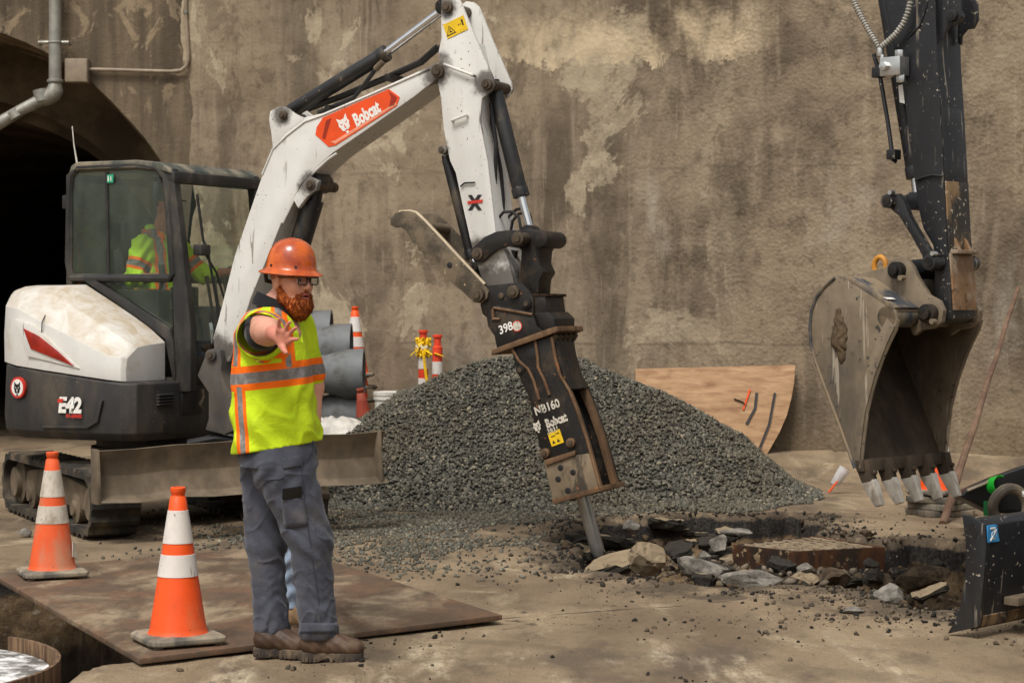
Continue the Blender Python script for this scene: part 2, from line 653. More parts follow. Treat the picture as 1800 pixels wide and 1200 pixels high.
# ================================================================== SETTING
# ---- wall concrete
def wall_material():
    t = NT('weathered_concrete')
    x, y, z = t.sep()
    streak = t.noise(1.5, 8, 0.66, vec=t.map((1.5, 1.5, 0.26)), dist=0.9)
    fine = t.noise(9, 9, 0.7)
    big = t.noise(0.55, 5, 0.55)
    c = t.mix(t.rng(big, 0.40, 0.60), srgb(92, 80, 66), srgb(136, 120, 99))
    c = t.mix(t.rng(streak, 0.40, 0.70, 0, .85), c, srgb(148, 132, 110))
    c = t.mix(t.rng(fine, 0.50, 0.70, 0, 0.55), c, srgb(84, 73, 58))
    blot = t.noise(1.9, 10, 0.72, vec=t.map((1, 1, 0.6), loc=(11, 3, 6)), dist=0.4)
    c = t.mix(t.rng(blot, 0.545, 0.59, 0, 0.42), c, srgb(80, 70, 56))
    drip = t.noise(7.5, 6, 0.6, vec=t.map((1.5, 1.5, 0.09), loc=(0, 0, 3)))
    c = t.mix(t.math('MULTIPLY', t.rng(drip, 0.57, 0.64, 0, 0.20), t.rng(x, -1.0, 1.6, 1.0, 0.25)), c, srgb(78, 69, 57))
    c = t.mix(t.rng(t.noise(8.5, 6, 0.6, vec=t.map((1.5, 1.5, 0.10), loc=(5, 0, 1))), 0.60, 0.66, 0, 0.20), c, srgb(170, 155, 132))
    # dark seepage running down, mostly on the left half
    seep = t.math('MULTIPLY', t.rng(t.noise(1.15, 5, 0.6, vec=t.map((1.5, 1.5, 0.12), loc=(3.1, 0, 0.4))), 0.52, 0.68), t.rng(x, -3.5, 1.6, 0.85, 0.15))
    c = t.mix(t.math('MULTIPLY', seep, 0.75), c, srgb(70, 62, 50))
    # pale lime patches with crisp torn edges
    lime = t.noise(1.25, 9, 0.68, vec=t.map((1.0, 1.0, 0.75), loc=(7.3, 2.0, 1.7)), dist=0.5)
    lime = t.math('MULTIPLY', t.rng(lime, 0.54, 0.575), t.rng(x, 0.9, 2.6, 1.0, 0.15))
    c = t.mix(t.math('MULTIPLY', lime, t.rng(fine, 0.3, 0.7, 0.25, 0.8)), c, srgb(178, 163, 137))
    grey = t.rng(t.noise(0.9, 7, 0.6, vec=t.map((1.1, 1.1, 0.5), loc=(1.3, 5.0, 0.7))), 0.57, 0.7)
    grey = t.math('MULTIPLY', grey, t.rng(z, 2.4, 3.2, 0.8, 0.2))
    c = t.mix(t.math('MULTIPLY', grey, 0.75), c, srgb(166, 157, 140))
    # torn lower edge of an old render coat about four metres up
    zz = t.math('ADD', z, t.rng(t.noise(3.4, 8, 0.7, vec=t.map((1, 1, 0.6), loc=(0, 0, 9))), 0.2, 0.8, -0.30, 0.30, False))
    band = t.math('MULTIPLY', t.rng(zz, 4.02, 4.05), t.rng(zz, 4.16, 4.62, 1, 0))
    band = t.math('MULTIPLY', band, t.math('MULTIPLY', t.rng(x, -0.4, 0.1), t.rng(x, 2.3, 2.7, 1, 0)))
    c = t.mix(t.math('MULTIPLY', band, t.rng(t.noise(4, 6, vec=t.map((1, 1, 0.5))), 0.34, 0.58, 0.1, 0.8)), c, srgb(196, 176, 144))
    # construction joints
    for zj, amt in ((1.22, .35), (2.95, .22)):
        jz = t.math('ABSOLUTE', t.math('SUBTRACT', t.math('ADD', z, t.rng(t.noise(1.7, 6), 0, 1, -.05, .05, False)), zj))
        c = t.mix(t.math('MULTIPLY', t.rng(jz, .004, .022, amt, 0), t.rng(t.noise(2.2, 5), .42, .56)), c, srgb(60, 52, 42))
    # hairline cracks
    cr = t.voro(0.62, vec=t.map((1, 1, 1.7)), feature='DISTANCE_TO_EDGE')
    cr = t.math('ADD', cr, t.rng(t.noise(5, 5), 0, 1, -0.05, 0.05, False))
    c = t.mix(t.rng(cr, 0.001, 0.005, 0.18, 0), c, srgb(62, 54, 43))
    # tide of mud along the foot
    c = t.mix(t.rng(t.math('ADD', z, t.rng(t.noise(2.6, 5), 0, 1, -0.35, 0.35, False)), 0.1, 0.75, 0.6, 0), c, srgb(112, 97, 75))
    rough_side = t.rng(x, 0.2, 2.4, 0.35, 1.0)
    hgt = t.math('MULTIPLY', t.math('ADD', t.noise(11, 9, 0.62, dist=0.8), t.math('MULTIPLY', t.voro(26, vec=t.map((1, 1, 1), loc=(.3, .1, .2))), 0.45)), rough_side)
    nb = t.bump(hgt, 0.45, 0.03)
    nb = t.bump(t.noise(3.0, 6, 0.6, vec=t.map((1, 1, 0.6))), 0.35, 0.08, nb)
    return t.done(c, 0.92, 0, nb, 0.2)


def portal_material():
    t = NT('stained_portal_concrete')
    x, y, z = t.sep()
    streak = t.noise(2.6, 7, 0.6, vec=t.map((1.7, 1.7, 0.13)), dist=0.5)
    blot = t.noise(3.1, 10, 0.7, vec=t.map((1, 1, 0.8), loc=(2, 1, 4)), dist=0.8)
    c = t.mix(t.rng(streak, 0.35, 0.7), srgb(82, 72, 59), srgb(119, 104, 84))
    c = t.mix(t.math('MULTIPLY', t.rng(blot, 0.53, 0.585), t.rng(z, 3.2, 4.2, 0.05, 0.6)), c, srgb(158, 139, 112))
    dark = t.rng(t.noise(1.4, 6, 0.6, vec=t.map((1, 1, 0.35), loc=(5, 0, 2))), 0.5, 0.66, 0, 0.75)
    c = t.mix(t.math('MULTIPLY', dark, t.rng(z, 3.0, 4.2, 0.2, 1)), c, srgb(66, 58, 47))
    nb = t.bump(t.noise(14, 8, 0.7), 0.5, 0.03)
    return t.done(c, 0.92, 0, nb, 0.2)


M_WALL = wall_material()
M_PORTAL = portal_material()
_t = NT('sooty_tunnel_lining')
M_TUNNEL = _t.done(_t.mix(_t.rng(_t.noise(1.3, 7, 0.6, vec=_t.map((1, 0.4, 1))), 0.35, 0.7), srgb(70, 60, 48), srgb(118, 103, 82)), 0.95, 0, _t.bump(_t.noise(9, 7), 0.5, 0.03), 0.2)


def wall_y(x):
    return 20.06 - 0.2857 * x


# long wing wall, gently uneven
xs = np.arange(-3.72, 9.0, 0.05); zs = np.arange(-1.0, 7.6, 0.05)
XX, ZZ = np.meshgrid(xs, zs, indexing='ij')
dy = (fbm(XX * 1.1, ZZ * 1.1, 3, 5) - 0.5) * 0.10 + (fbm(XX * 6, ZZ * 6, 9, 3) - 0.5) * 0.025
Vw = np.stack([XX, wall_y(XX) + dy, ZZ], -1).reshape(-1, 3)
nx, nz = XX.shape
ii = np.arange(nx * nz).reshape(nx, nz)
Fw = np.stack([ii[:-1, :-1], ii[1:, :-1], ii[1:, 1:], ii[:-1, 1:]], -1).reshape(-1, 4)
back = np.array([[xs[0], wall_y(xs[0]) + .8, -1], [xs[-1], wall_y(xs[-1]) + .8, -1], [xs[-1], wall_y(xs[-1]) + .8, zs[-1]], [xs[0], wall_y(xs[0]) + .8, zs[-1]]])
nb0 = len(Vw); Vw = np.concatenate([Vw, back])
Fw = np.concatenate([Fw, [[nb0, nb0 + 3, nb0 + 2, nb0 + 1], [ii[0, -1], ii[-1, -1], nb0 + 2, nb0 + 3], [ii[-1, 0], nb0 + 1, nb0 + 2, ii[-1, -1]]]])
wall = np_mesh('concrete_wall', Vw, Fw, M_WALL)
tag(wall, 'tall stained tan concrete wall running behind the gravel heap and both machines', 'wall')

# tunnel portal with its arch
PY = 21.03
arch_px = [(-198, 22), (-140, 25), (-70, 36), (0, 57), (44, 74), (88, 96), (126, 119), (160, 144), (194, 176), (227, 211), (255, 243), (280, 278), (299, 318), (311, 362), (316, 420), (317, 560), (317, 1000)]
arch = [(on_y(x, y, PY).x, on_y(x, y, PY).z) for x, y in arch_px]
arch[-1] = (arch[-1][0], -1.0)
cx0 = arch[0][0]
full_arch = [(2 * cx0 - x, z) for x, z in arch[::-1]][:-1] + arch     # left to right


def ring(scale, y, drop=0.0):
    return [Vector((cx0 + (x - cx0) * scale, y, (z * scale if z > 0 else z) - (drop if z > 0 else 0))) for x, z in full_arch]


portal = thing('tunnel_portal', (cx0, PY, 0), 'stained concrete tunnel portal with a dark arched mouth at the left', 'tunnel')
mb = MB()
na = len(full_arch)
xl, xr, zt = -15.0, -2.95, 7.6
fr0 = [Vector((x, PY, z)) for x, z in full_arch]
# outer wall as strips from arch to the outer rectangle
for k in range(na - 1):
    p, q = fr0[k], fr0[k + 1]
    def out(v):
        if v.z < 1.2:
            return Vector((xl if v.x < cx0 else xr, PY, v.z))
        t_ = (v.x - fr0[0].x) / (fr0[-1].x - fr0[0].x)
        return Vector((xl + (xr - xl) * t_, PY, zt))
    mb._add([p, out(p), out(q), q], [[0, 1, 2, 3]])
mb._add([Vector((xr, PY, 1.0)), Vector((xr, PY, zt)), fr0[-2]], [[0, 1, 2]])
mb._add([Vector((xl, PY, 1.0)), Vector((xl, PY, zt)), fr0[1]], [[0, 1, 2]])
mb.build('head_wall', M_PORTAL, portal)
mb = MB()
mb.loft([ring(1.0, PY), ring(0.995, PY + 0.05), ring(0.99, PY + 1.9)], False, False)
mb.build('arch_soffit', M_PORTAL, portal)
mb = MB()
mb.loft([ring(0.99, PY + 1.9), ring(0.86, PY + 1.9), ring(0.86, PY + 2.35), ring(0.83, PY + 2.36), ring(0.83, PY + 40)], False, False)
mb._add(ring(0.83, PY + 40), [list(range(na))])
mb.build('inner_lining', M_TUNNEL, portal)
# ---- the ground: one sheet, finer where the camera looks, with the excavation and the trench sunk in it
PIT_PX = [(985, 950), (1000, 925), (1050, 912), (1130, 911), (1210, 903), (1300, 908), (1385, 903), (1420, 905), (1436, 930), (1500, 949), (1556, 957),
          (1606, 950), (1660, 955), (1720, 964), (1760, 1000), (1740, 1048), (1680, 1072), (1620, 1080), (1560, 1066), (1490, 1040), (1390, 1034), (1270, 1042), (1150, 1022), (1040, 1004), (1000, 982)]
PIT = np.array([on_z(x, y).to_2d()[:] for x, y in PIT_PX])
TR_PX = [(-260, 1010), (-30, 1003), (60, 1040), (160, 1092), (252, 1146), (262, 1152), (235, 1160), (180, 1166), (125, 1180), (92, 1204), (-60, 1290), (-300, 1300)]
TR = [on_z(x, y).to_2d()[:] for x, y in TR_PX]
TR = np.array(TR[:1] + [(p[0] + 0.55, p[1] + 0.3) for p in TR[1:4]] + [(TR[4][0] + 0.30, TR[4][1] + 0.3), (TR[5][0] + .12, TR[5][1] + 0.18)] + TR[5:])


BASIN = np.array([on_z(x, y).to_2d()[:] for x, y in ((1287, 957), (1399, 969), (1556, 961), (1436, 941))])


def poly_sd(px, py, poly):
    """signed distance to a polygon, negative inside"""
    d = np.full(px.shape, 1e9); ins = np.zeros(px.shape, bool)
    n = len(poly)
    for i in range(n):
        a = poly[i]; b = poly[(i + 1) % n]
        e = b - a; wx = px - a[0]; wy = py - a[1]
        t = np.clip((wx * e[0] + wy * e[1]) / (e @ e), 0, 1)
        d = np.minimum(d, np.hypot(wx - e[0] * t, wy - e[1] * t))
        c = ((a[1] <= py) & (b[1] > py)) | ((b[1] <= py) & (a[1] > py))
        xi = a[0] + (py - a[1]) / (b[1] - a[1] + 1e-12) * e[0]
        ins ^= c & (px < xi)
    return np.where(ins, -d, d)


def sstep(x, a, b):
    t = np.clip((x - a) / (b - a), 0, 1)
    return t * t * (3 - 2 * t)


def ground_z(x, y):
    x = np.asarray(x, float); y = np.asarray(y, float)
    z = (fbm(x * 0.7, y * 0.7, 5, 4) - 0.5) * 0.05 + (fbm(x * 4.5, y * 4.5, 8, 3) - 0.5) * 0.016
    z = z * sstep(np.hypot(x * 0.6, y - 13), 40, 12)
    jag = (fbm(x * 2.1, y * 2.1, 21, 5) - 0.5) * 0.55 + (vnoise(x * 9, y * 9, 33) - 0.5) * 0.11
    d = poly_sd(x, y, PIT) + jag * 0.8
    depth = 0.17 + 0.14 * fbm(x * 1.7, y * 1.7, 44, 3) + 0.10 * sstep(x, 1.2, 2.6)
    z = z - depth * sstep(d, 0.0, -0.07) - 0.05 * sstep(d, -0.1, -0.5) + 0.10 * (fbm(x * 5, y * 5, 71, 4) - 0.4) * sstep(d, -0.05, -0.3)
    z = z + 0.018 * sstep(d, 0.25, 0.03) * sstep(d, -0.02, 0.02) * (0.4 + fbm(x * 6, y * 6, 55, 2))
    db = poly_sd(x, y, BASIN)
    z = z + (0.10 + 0.16 * fbm(x * 2.3 + 4, y * 2.3, 27, 4)) * sstep(db, 0.50, 0.0) * sstep(d, -0.02, -0.12)
    d2 = poly_sd(x, y, TR) + (fbm(x * 3, y * 3, 91, 4) - 0.5) * 0.12
    z = z - 1.5 * sstep(d2, 0.01, -0.10)
    # dirt bank along the wall foot, on the right
    wd = wall_y(x) - y
    z = z + 0.22 * sstep(wd, 1.3, 0.0) * sstep(x, 0.5, 2.0) * (wd > -1)
    return z


def axis(lo, a, b, hi, step):
    o1 = lo + (a - lo) * (1 - np.geomspace(1, 0.002, 26)); o2 = b + (hi - b) * np.geomspace(0.0006, 1, 26)
    return np.concatenate([o1[:-1], np.arange(a, b, step), o2])


gx = axis(-260, -4.2, 3.9, 260, 0.024)
gy = axis(-120, 7.9, 15.4, 320, 0.024)
GX, GY = np.meshgrid(gx, gy, indexing='ij')
GZ = ground_z(GX, GY)
gi = np.arange(GX.size).reshape(GX.shape)
GF = np.stack([gi[:-1, :-1], gi[1:, :-1], gi[1:, 1:], gi[:-1, 1:]], -1).reshape(-1, 4)
pit_d = np.minimum(poly_sd(GX, GY, PIT), 3.0)


def ground_material():
    t = NT('dusty_broken_road')
    x, y, z = t.sep()
    big = t.noise(0.85, 6, 0.6, vec=t.map((1, 0.45, 1)))
    lay = t.noise(2.4, 8, 0.65, vec=t.map((1, 0.5, 1), rot=(0, 0, 0.5)), dist=0.7)
    fine = t.noise(34, 6, 0.7)
    c = t.mix(t.rng(big, 0.35, 0.66), srgb(110, 93, 73), srgb(148, 129, 103))
    c = t.mix(t.rng(lay, 0.55, 0.68, 0, 0.62), c, srgb(176, 158, 129))
    c = t.mix(t.rng(t.noise(1.5, 7, 0.65, vec=t.map((1, 0.5, 1), loc=(4, 2, 0))), 0.50, 0.64, 0, 0.72), c, srgb(86, 75, 62))
    c = t.mix(t.rng(fine, 0.48, 0.75, 0, 0.5), c, srgb(92, 79, 62))
    # pale scraped streaks sweeping across the near ground
    sw = t.noise(2.0, 7, 0.6, vec=t.map((1.0, 0.22, 1), rot=(0, 0, 1.05), loc=(2, 8, 0)))
    near = t.rng(y, 10.6, 8.4)
    swf = t.math('MULTIPLY', t.rng(sw, 0.52, 0.64), t.rng(t.noise(11, 9, 0.75, vec=t.map((1, .35, 1), rot=(0, 0, 1.05))), 0.40, 0.62))
    c = t.mix(t.math('MULTIPLY', t.math('MULTIPLY', swf, near), 0.75), c, srgb(196, 180, 152))
    grit = t.rng(t.noise(120, 4, 0.7), 0.35, 0.7, 0.80, 1.16)
    c = t.mix(1.0, c, grit, 'MULTIPLY')
    # a saw-cut seam with patched edges and faint wheel tracks
    sx_ = t.math('ADD', t.math('ADD', t.math('MULTIPLY', x, -0.42), y), t.rng(t.noise(3, 5), 0, 1, -0.05, 0.05, False))
    c = t.mix(t.math('MULTIPLY', t.rng(t.math('ABSOLUTE', t.math('SUBTRACT', sx_, 10.15)), 0.004, 0.020, 0.85, 0), t.rng(t.noise(4, 6), .38, .55)), c, srgb(52, 46, 40))
    tr = t.math('SINE', t.math('MULTIPLY', t.math('ADD', t.math('MULTIPLY', x, 0.55), t.math('ADD', y, t.rng(t.noise(1.1, 4), 0, 1, -0.4, 0.4, False))), 9.0))
    c = t.mix(t.math('MULTIPLY', t.rng(tr, 0.55, 0.95), t.rng(t.noise(1.7, 6, 0.7), 0.45, 0.62, 0, 0.4)), c, srgb(88, 76, 62))
    # crumbs of asphalt trodden in
    cr = t.math('MULTIPLY', t.rng(t.noise(58, 3, 0.5), 0.66, 0.70), t.rng(t.noise(2.2, 4), 0.42, 0.60))
    c = t.mix(t.math('MULTIPLY', cr, 0.75), c, srgb(44, 40, 36))
    # spill of dark millings near the pit
    sp = t.math('ADD', t.attr('pit'), t.rng(t.noise(3.0, 7, 0.7), 0.2, 0.8, -0.55, 0.55, False))
    c = t.mix(t.rng(sp, 0.34, 0.05, 0, 0.75), c, srgb(66, 57, 47))
    # layers of the broken road by depth: asphalt, then base and soil
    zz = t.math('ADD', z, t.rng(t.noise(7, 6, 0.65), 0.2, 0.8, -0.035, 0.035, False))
    asph = t.mix(t.rng(t.noise(45, 4), 0.4, 0.7), srgb(24, 22, 20), srgb(54, 48, 42))
    soil = t.mix(t.rng(t.noise(6, 8, 0.7), 0.35, 0.65), srgb(58, 44, 31), srgb(112, 92, 66))
    soil = t.mix(t.rng(t.noise(9, 6, 0.7, vec=t.map(loc=(3, 3, 3))), 0.57, 0.68, 0, 0.7), soil, srgb(140, 128, 112))
    c = t.mix(t.rng(zz, -0.024, -0.046), c, asph)
    c = t.mix(t.rng(zz, -0.15, -0.19), c, soil)
    c = t.mix(t.rng(zz, -0.36, -0.60, 0, 0.8), c, srgb(36, 30, 25))  # trench shade put into the colour: soil darkens with depth
    hg = t.math('ADD', t.math('ADD', t.noise(22, 8, 0.7), t.math('MULTIPLY', t.noise(5, 6, 0.6, vec=t.map((1, .5, 1), rot=(0, 0, .6))), 1.6)), t.math('MULTIPLY', t.noise(90, 3), 0.5))
    nb = t.bump(hg, 0.55, 0.014)
    return t.done(c, t.rng(lay, 0.4, 0.7, 0.82, 0.97), 0, nb, 0.25)


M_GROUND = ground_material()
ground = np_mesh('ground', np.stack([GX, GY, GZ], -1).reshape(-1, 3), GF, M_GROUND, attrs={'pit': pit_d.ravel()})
tag(ground, 'dusty tan road surface with a broken-out pit and an open trench', kind='structure')

# ---- loose stone
_t = NT('crushed_grey_stone')
rn = _t.attr('rnd')
_c = _t.mix(_t.rng(rn, 0.0, 0.8, smooth=False), srgb(64, 62, 54), srgb(103, 100, 89))
_c = _t.mix(_t.rng(rn, 0.86, 0.97), _c, srgb(140, 130, 110))
_c = _t.mix(_t.rng(_t.noise(1.4, 5), 0.42, 0.66, 0, 0.5), _c, srgb(92, 84, 68))
M_STONE = _t.done(_c, 0.88, 0, None, 0.25)
_t = NT('broken_asphalt_crumb')
rn = _t.attr('rnd')
M_CRUMB = _t.done(_t.mix(_t.rng(rn, 0.3, 1.0), srgb(38, 35, 31), srgb(96, 84, 68)), 0.9, 0, None, 0.25)
_t = NT('pale_rubble')
rn = _t.attr('rnd')
M_RUBBLE = _t.done(_t.mix(_t.rng(_t.noise(20, 6), 0.4, 0.65, 0, .7), _t.mix(_t.rng(rn, 0.2, 1.0), srgb(46, 37, 28), srgb(122, 111, 96)), srgb(96, 78, 56)), 0.9, 0, _t.bump(_t.noise(40, 5), 0.4, .01), 0.25)
_t = NT('pile_core')
M_CORE = _t.done(_t.mix(_t.noise(30, 5), srgb(52, 50, 45), srgb(84, 81, 73)), 0.95, 0, _t.bump(_t.noise(40, 6), 1.0, .03), 0.2)


def pile_z(x, y):
    dx = x - 0.02; dy = y - 17.25
    sx = np.where(dx < 0, 0.50, 0.52); sy = np.where(dy < 0, 0.68, 0.62)
    fx = np.interp(dx, [-4, -2.6, -1.5, -1.0, -.36, 0, .57, .96, 1.45, 1.95, 2.14, 2.5, 4], [2.2, 1.28, .66, .37, .07, 0, .11, .23, .44, .72, .89, 1.20, 2.6])
    d = np.hypot(fx, np.maximum(0, np.abs(dy) - .15) * sy)
    s = d
    z = 1.17 - s + (fbm(x * 1.6, y * 1.6, 61, 4) - 0.5) * 0.16 + (vnoise(x * 5, y * 5, 62) - .5) * 0.05
    # the toe spreads out thin
    z = np.where(z < 0.10, 0.13 * np.exp((z - 0.10) / 0.13) - 0.03, z)
    z = z - 0.5 * sstep(poly_sd(np.asarray(x, float), np.asarray(y, float), PIT), 0.30, -0.1)
    return z


px_ = np.arange(-3.4, 3.4, 0.05); py_ = np.arange(13.6, 20.2, 0.05)
PX, PYY = np.meshgrid(px_, py_, indexing='ij')
PZ = pile_z(PX, PYY) - 0.012
pii = np.arange(PX.size).reshape(PX.shape)
PF = np.stack([pii[:-1, :-1], pii[1:, :-1], pii[1:, 1:], pii[:-1, 1:]], -1).reshape(-1, 4)
keep = (PZ.ravel()[PF].max(1) > -0.03)
PZ = np.maximum(PZ, -0.06)
pile = thing('gravel_heap', (0, 17.25, 0), 'wide heap of crushed grey gravel against the wall', 'gravel')
core = np_mesh('heap_body', np.stack([PX, PYY - 17.25, PZ], -1).reshape(-1, 3), PF[keep], M_CORE, parent=pile)
rng = np.random.default_rng(7)
n = 82000
sx_ = rng.uniform(-3.3, 3.3, n); sy_ = 13.9 + 4.3 * rng.uniform(0, 1, n) ** 1.0
sz_ = pile_z(sx_, sy_)
gz_ = ground_z(sx_, sy_)
ok = (sz_ > gz_ + 0.0) & (sy_ < 18.3)
sx_, sy_, sz_ = sx_[ok], sy_[ok], sz_[ok]
P = np.stack([sx_, sy_ - 17.25, sz_ + rng.uniform(-0.006, 0.012, len(sx_))], 1)
sz2 = rng.uniform(0.009, 0.019, len(P)) * np.where(rng.uniform(0, 1, len(P)) < 0.04, 1.6, 1.0) * np.where(sz_ < 0.22, 1.2, 1.0)
st = stones('loose_stones', P, sz2, M_STONE, 3, 0.62, parent=pile)
st['kind'] = 'stuff'

# gravel strewn thin over the ground in front of the heap
n = 13000
ax_ = rng.normal(-0.55, 0.75, n); ay_ = rng.uniform(11.3, 15.6, n)
dens = np.clip((ay_ - 11.4) / 3.4, 0, 1) ** 1.1 * (fbm(ax_ * 1.3, ay_ * 1.3, 77, 4) > 0.44) + 0.05
dens = dens * np.where((ax_ > 0.2) & (ay_ < 14.6), 0.12, 1)
kk = (rng.uniform(0, 1, n) < dens) & (poly_sd(ax_, ay_, PIT) > 0.05)
ax_, ay_ = ax_[kk], ay_[kk]
P = np.stack([ax_, ay_, ground_z(ax_, ay_) + 0.006], 1)
P[:, 2] += np.where(pile_z(ax_, ay_) > P[:, 2], 0, 0)
so = stones('scattered_gravel', P, rng.uniform(0.008, 0.019, len(P)), M_STONE, 5, 0.6)
tag(so, 'thin spread of loose grey gravel on the ground before the heap', 'gravel', kind='stuff')

# crumbs of asphalt everywhere, thick round the pit
n = 34000
cx_ = rng.uniform(-3.2, 3.6, n); cy_ = rng.uniform(8.1, 15.2, n)
d_ = poly_sd(cx_, cy_, PIT)
dens = np.exp(-np.clip(d_, 0, 9) / 0.30) * 0.40 + 0.018 + 0.10 * (fbm(cx_ * 1.5, cy_ * 1.5, 13, 3) > 0.62)
sp = np.hypot((cx_ - 1.95) / 0.75, (cy_ - 9.95) / 0.28)          # spill below the black blade
dens = dens + 0.8 * np.exp(-sp ** 2)
kk = (rng.uniform(0, 1, n) < dens) & (d_ > -0.02) & (poly_sd(cx_, cy_, TR) > 0.12)
cx_, cy_ = cx_[kk], cy_[kk]
S = 0.003 + 0.015 * rng.uniform(0, 1, len(cx_)) ** 4
P = np.stack([cx_, cy_, ground_z(cx_, cy_) + S * 0.3], 1)
so = stones('asphalt_crumbs', P, S, M_CRUMB, 6, 0.7)
tag(so, 'small dark asphalt crumbs strewn over the dusty ground', 'rubble', kind='stuff')

n = 16000
ex_ = rng.uniform(0.1, 3.2, n); ey_ = rng.uniform(9.6, 15.2, n)
d_ = poly_sd(ex_, ey_, PIT)
kk = (rng.uniform(0, 1, n) < np.exp(-np.abs(d_ - 0.02) / 0.16) * 0.8 * (fbm(ex_ * 2, ey_ * 2, 19, 3) > 0.42)) & (d_ > -0.25)
ex_, ey_ = ex_[kk], ey_[kk]
S = 0.004 + 0.020 * rng.uniform(0, 1, len(ex_)) ** 3
so = stones('pit_edge_crumbs', np.stack([ex_, ey_, ground_z(ex_, ey_) + S * 0.3], 1), S, M_CRUMB, 16, 0.55)
tag(so, 'black asphalt crumbs heaped along the broken rim of the pit', 'rubble', kind='stuff')

# rubble filling the pit floor
n = 5200
rx_ = rng.uniform(0.2, 3.3, n); ry_ = rng.uniform(10.2, 15.0, n)
d_ = poly_sd(rx_, ry_, PIT)
kk = (d_ < 0.0) & (rng.uniform(0, 1, n) < 0.75)
rx_, ry_ = rx_[kk], ry_[kk]
S = 0.008 + 0.030 * rng.uniform(0, 1, len(rx_)) ** 2.6
P = np.stack([rx_, ry_, ground_z(rx_, ry_) + S * 0.4], 1)
nb_ = 2600
bx2 = rng.uniform(1.2, 2.75, nb_); by2 = rng.uniform(11.9, 13.9, nb_)
db_ = poly_sd(bx2, by2, BASIN); dp2 = poly_sd(bx2, by2, PIT)
kk = (db_ > 0.0) & (db_ < 0.42) & (dp2 < 0.05) & (rng.uniform(0, 1, nb_) < np.exp(-db_ / 0.22))
bx2, by2 = bx2[kk], by2[kk]; S2 = 0.007 + 0.034 * rng.uniform(0, 1, len(bx2)) ** 3
P = np.concatenate([P, np.stack([bx2, by2, ground_z(bx2, by2) + S2 * 0.4], 1)]); S = np.concatenate([S, S2])
so = stones('pit_rubble', P, S, M_RUBBLE, 8, 0.55)
tag(so, 'brown and grey rubble covering the floor of the pit', 'rubble', kind='stuff')

# ================================================================== WHITE COMPACT EXCAVATOR
BF = Frame((-2.115, 14.04, 0), -25)      # boom plane
HF = Frame((-2.72, 14.80, 0), -30)       # house
TF = Frame((-2.64, 14.85, 0), -62)       # tracks

MUD = srgb(122, 106, 84)
def _loc(fr, px, py, l, r_):
    a_, z_ = fr.at(px, py, l); p_ = fr.w(a_, l, z_) - HF.o
    return (p_.x, p_.y, p_.z, r_)
GREASE = [_loc(BF, 768, 125, -.14, .15), _loc(BF, 854, 148, -.15, .12), _loc(BF, 784, 12, -.15, .10), _loc(BF, 496, 202, -.14, .10), _loc(BF, 870, 520, -.15, .34), _loc(BF, 545, 325, -.14, .12), _loc(BF, 385, 622, -.14, .18), _loc(BF, 838, 446, -.15, .14), _loc(BF, 776, 263, -.15, .08)]
M_WHITE = worn('chipped_white_paint', srgb(208, 205, 198), 0.42, 0, srgb(170, 150, 120), 0.55, 2.6, 0.56, 0.80, srgb(64, 46, 32), 48, 0.175, 0.06, 30, 0.45, 0.05, (1, 1, 0.3), 0.5, srgb(96, 78, 60), GREASE)
M_HOOD = worn('muddy_white_hood', srgb(206, 203, 196), 0.45, 0, srgb(166, 146, 114), 0.45, 4.5, 0.54, 0.76, srgb(110, 92, 70), 70, 0.20, 0.06, 30, 0.45, 0.05, (1, 1, 1), 0.85)
M_BLACKP = worn('dusty_black_plastic', srgb(44, 43, 43), 0.55, 0, MUD, 0.40, 3.0, 0.42, 0.80, srgb(190, 184, 172), 66, 0.20, 0.2, 60, 0.4, 0.2)
M_CAB = worn('dusty_cab_black', srgb(40, 39, 38), 0.5, 0, srgb(140, 126, 104), 0.40, 4.0, 0.45, 0.8, None, 40, 0.2, 0.15, 60, 0.4, 0.2)
M_ROOF = worn('dusty_cab_roof', srgb(52, 60, 56), 0.5, 0, srgb(158, 144, 120), 0.65, 3.5, 0.38, 0.66, None, 40, 0.2, 0.1, 50, 0.4, 0.2)
M_STEEL = worn('oily_black_steel', srgb(34, 31, 28), 0.48, 0.3, srgb(92, 76, 58), 0.6, 6, 0.48, 0.74, srgb(128, 84, 50), 36, 0.16, 0.35, 36, 0.4, 0.3, (1, 1, 0.8))
M_RUSTEDGE = worn('rubbed_rusty_steel', srgb(120, 92, 66), 0.6, 0.3, srgb(82, 62, 46), 0.8, 9, 0.4, 0.65, srgb(150, 90, 48), 26, 0.12, 0.5, 30, 0.35, 0.3)
M_CASTGREY = worn('dusty_grey_casting', srgb(78, 74, 69), 0.6, 0.1, MUD, 0.55, 5, 0.42, 0.75, srgb(150, 96, 56), 30, 0.18, 0.3, 40, 0.35, 0.25)
M_CYL = worn('black_cylinder_paint', srgb(38, 37, 37), 0.38, 0.15, srgb(128, 110, 84), 0.45, 7, 0.5, 0.78, srgb(150, 132, 112), 26, 0.17, 0.1, 30, 0.5, 0.25)
M_CHROME = plain('chrome_rod', (0.72, 0.72, 0.72), 0.16, 1.0, 0.05, 20, 0.02, 60, 0.5)
M_RUBBER = worn('muddy_track_rubber', srgb(46, 43, 39), 0.85, 0, srgb(124, 108, 86), 0.75, 4, 0.42, 0.72, None, 40, 0.2, 0.4, 50, 0.3, 0.3)
M_MUDST = worn('mud_caked_steel', srgb(116, 102, 84), 0.85, 0, srgb(82, 72, 60), 0.85, 3, 0.38, 0.68, None, 40, 0.12, 0.6, 26, 0.2, 0.3, (1, 1, 0.6))
M_HOSE = plain('black_hose', srgb(30, 29, 28), 0.5, 0, 0.3)
M_PIN = worn('greasy_pin', srgb(92, 80, 66), 0.5, 0.5, srgb(60, 48, 38), 0.7, 20, 0.4, 0.7)
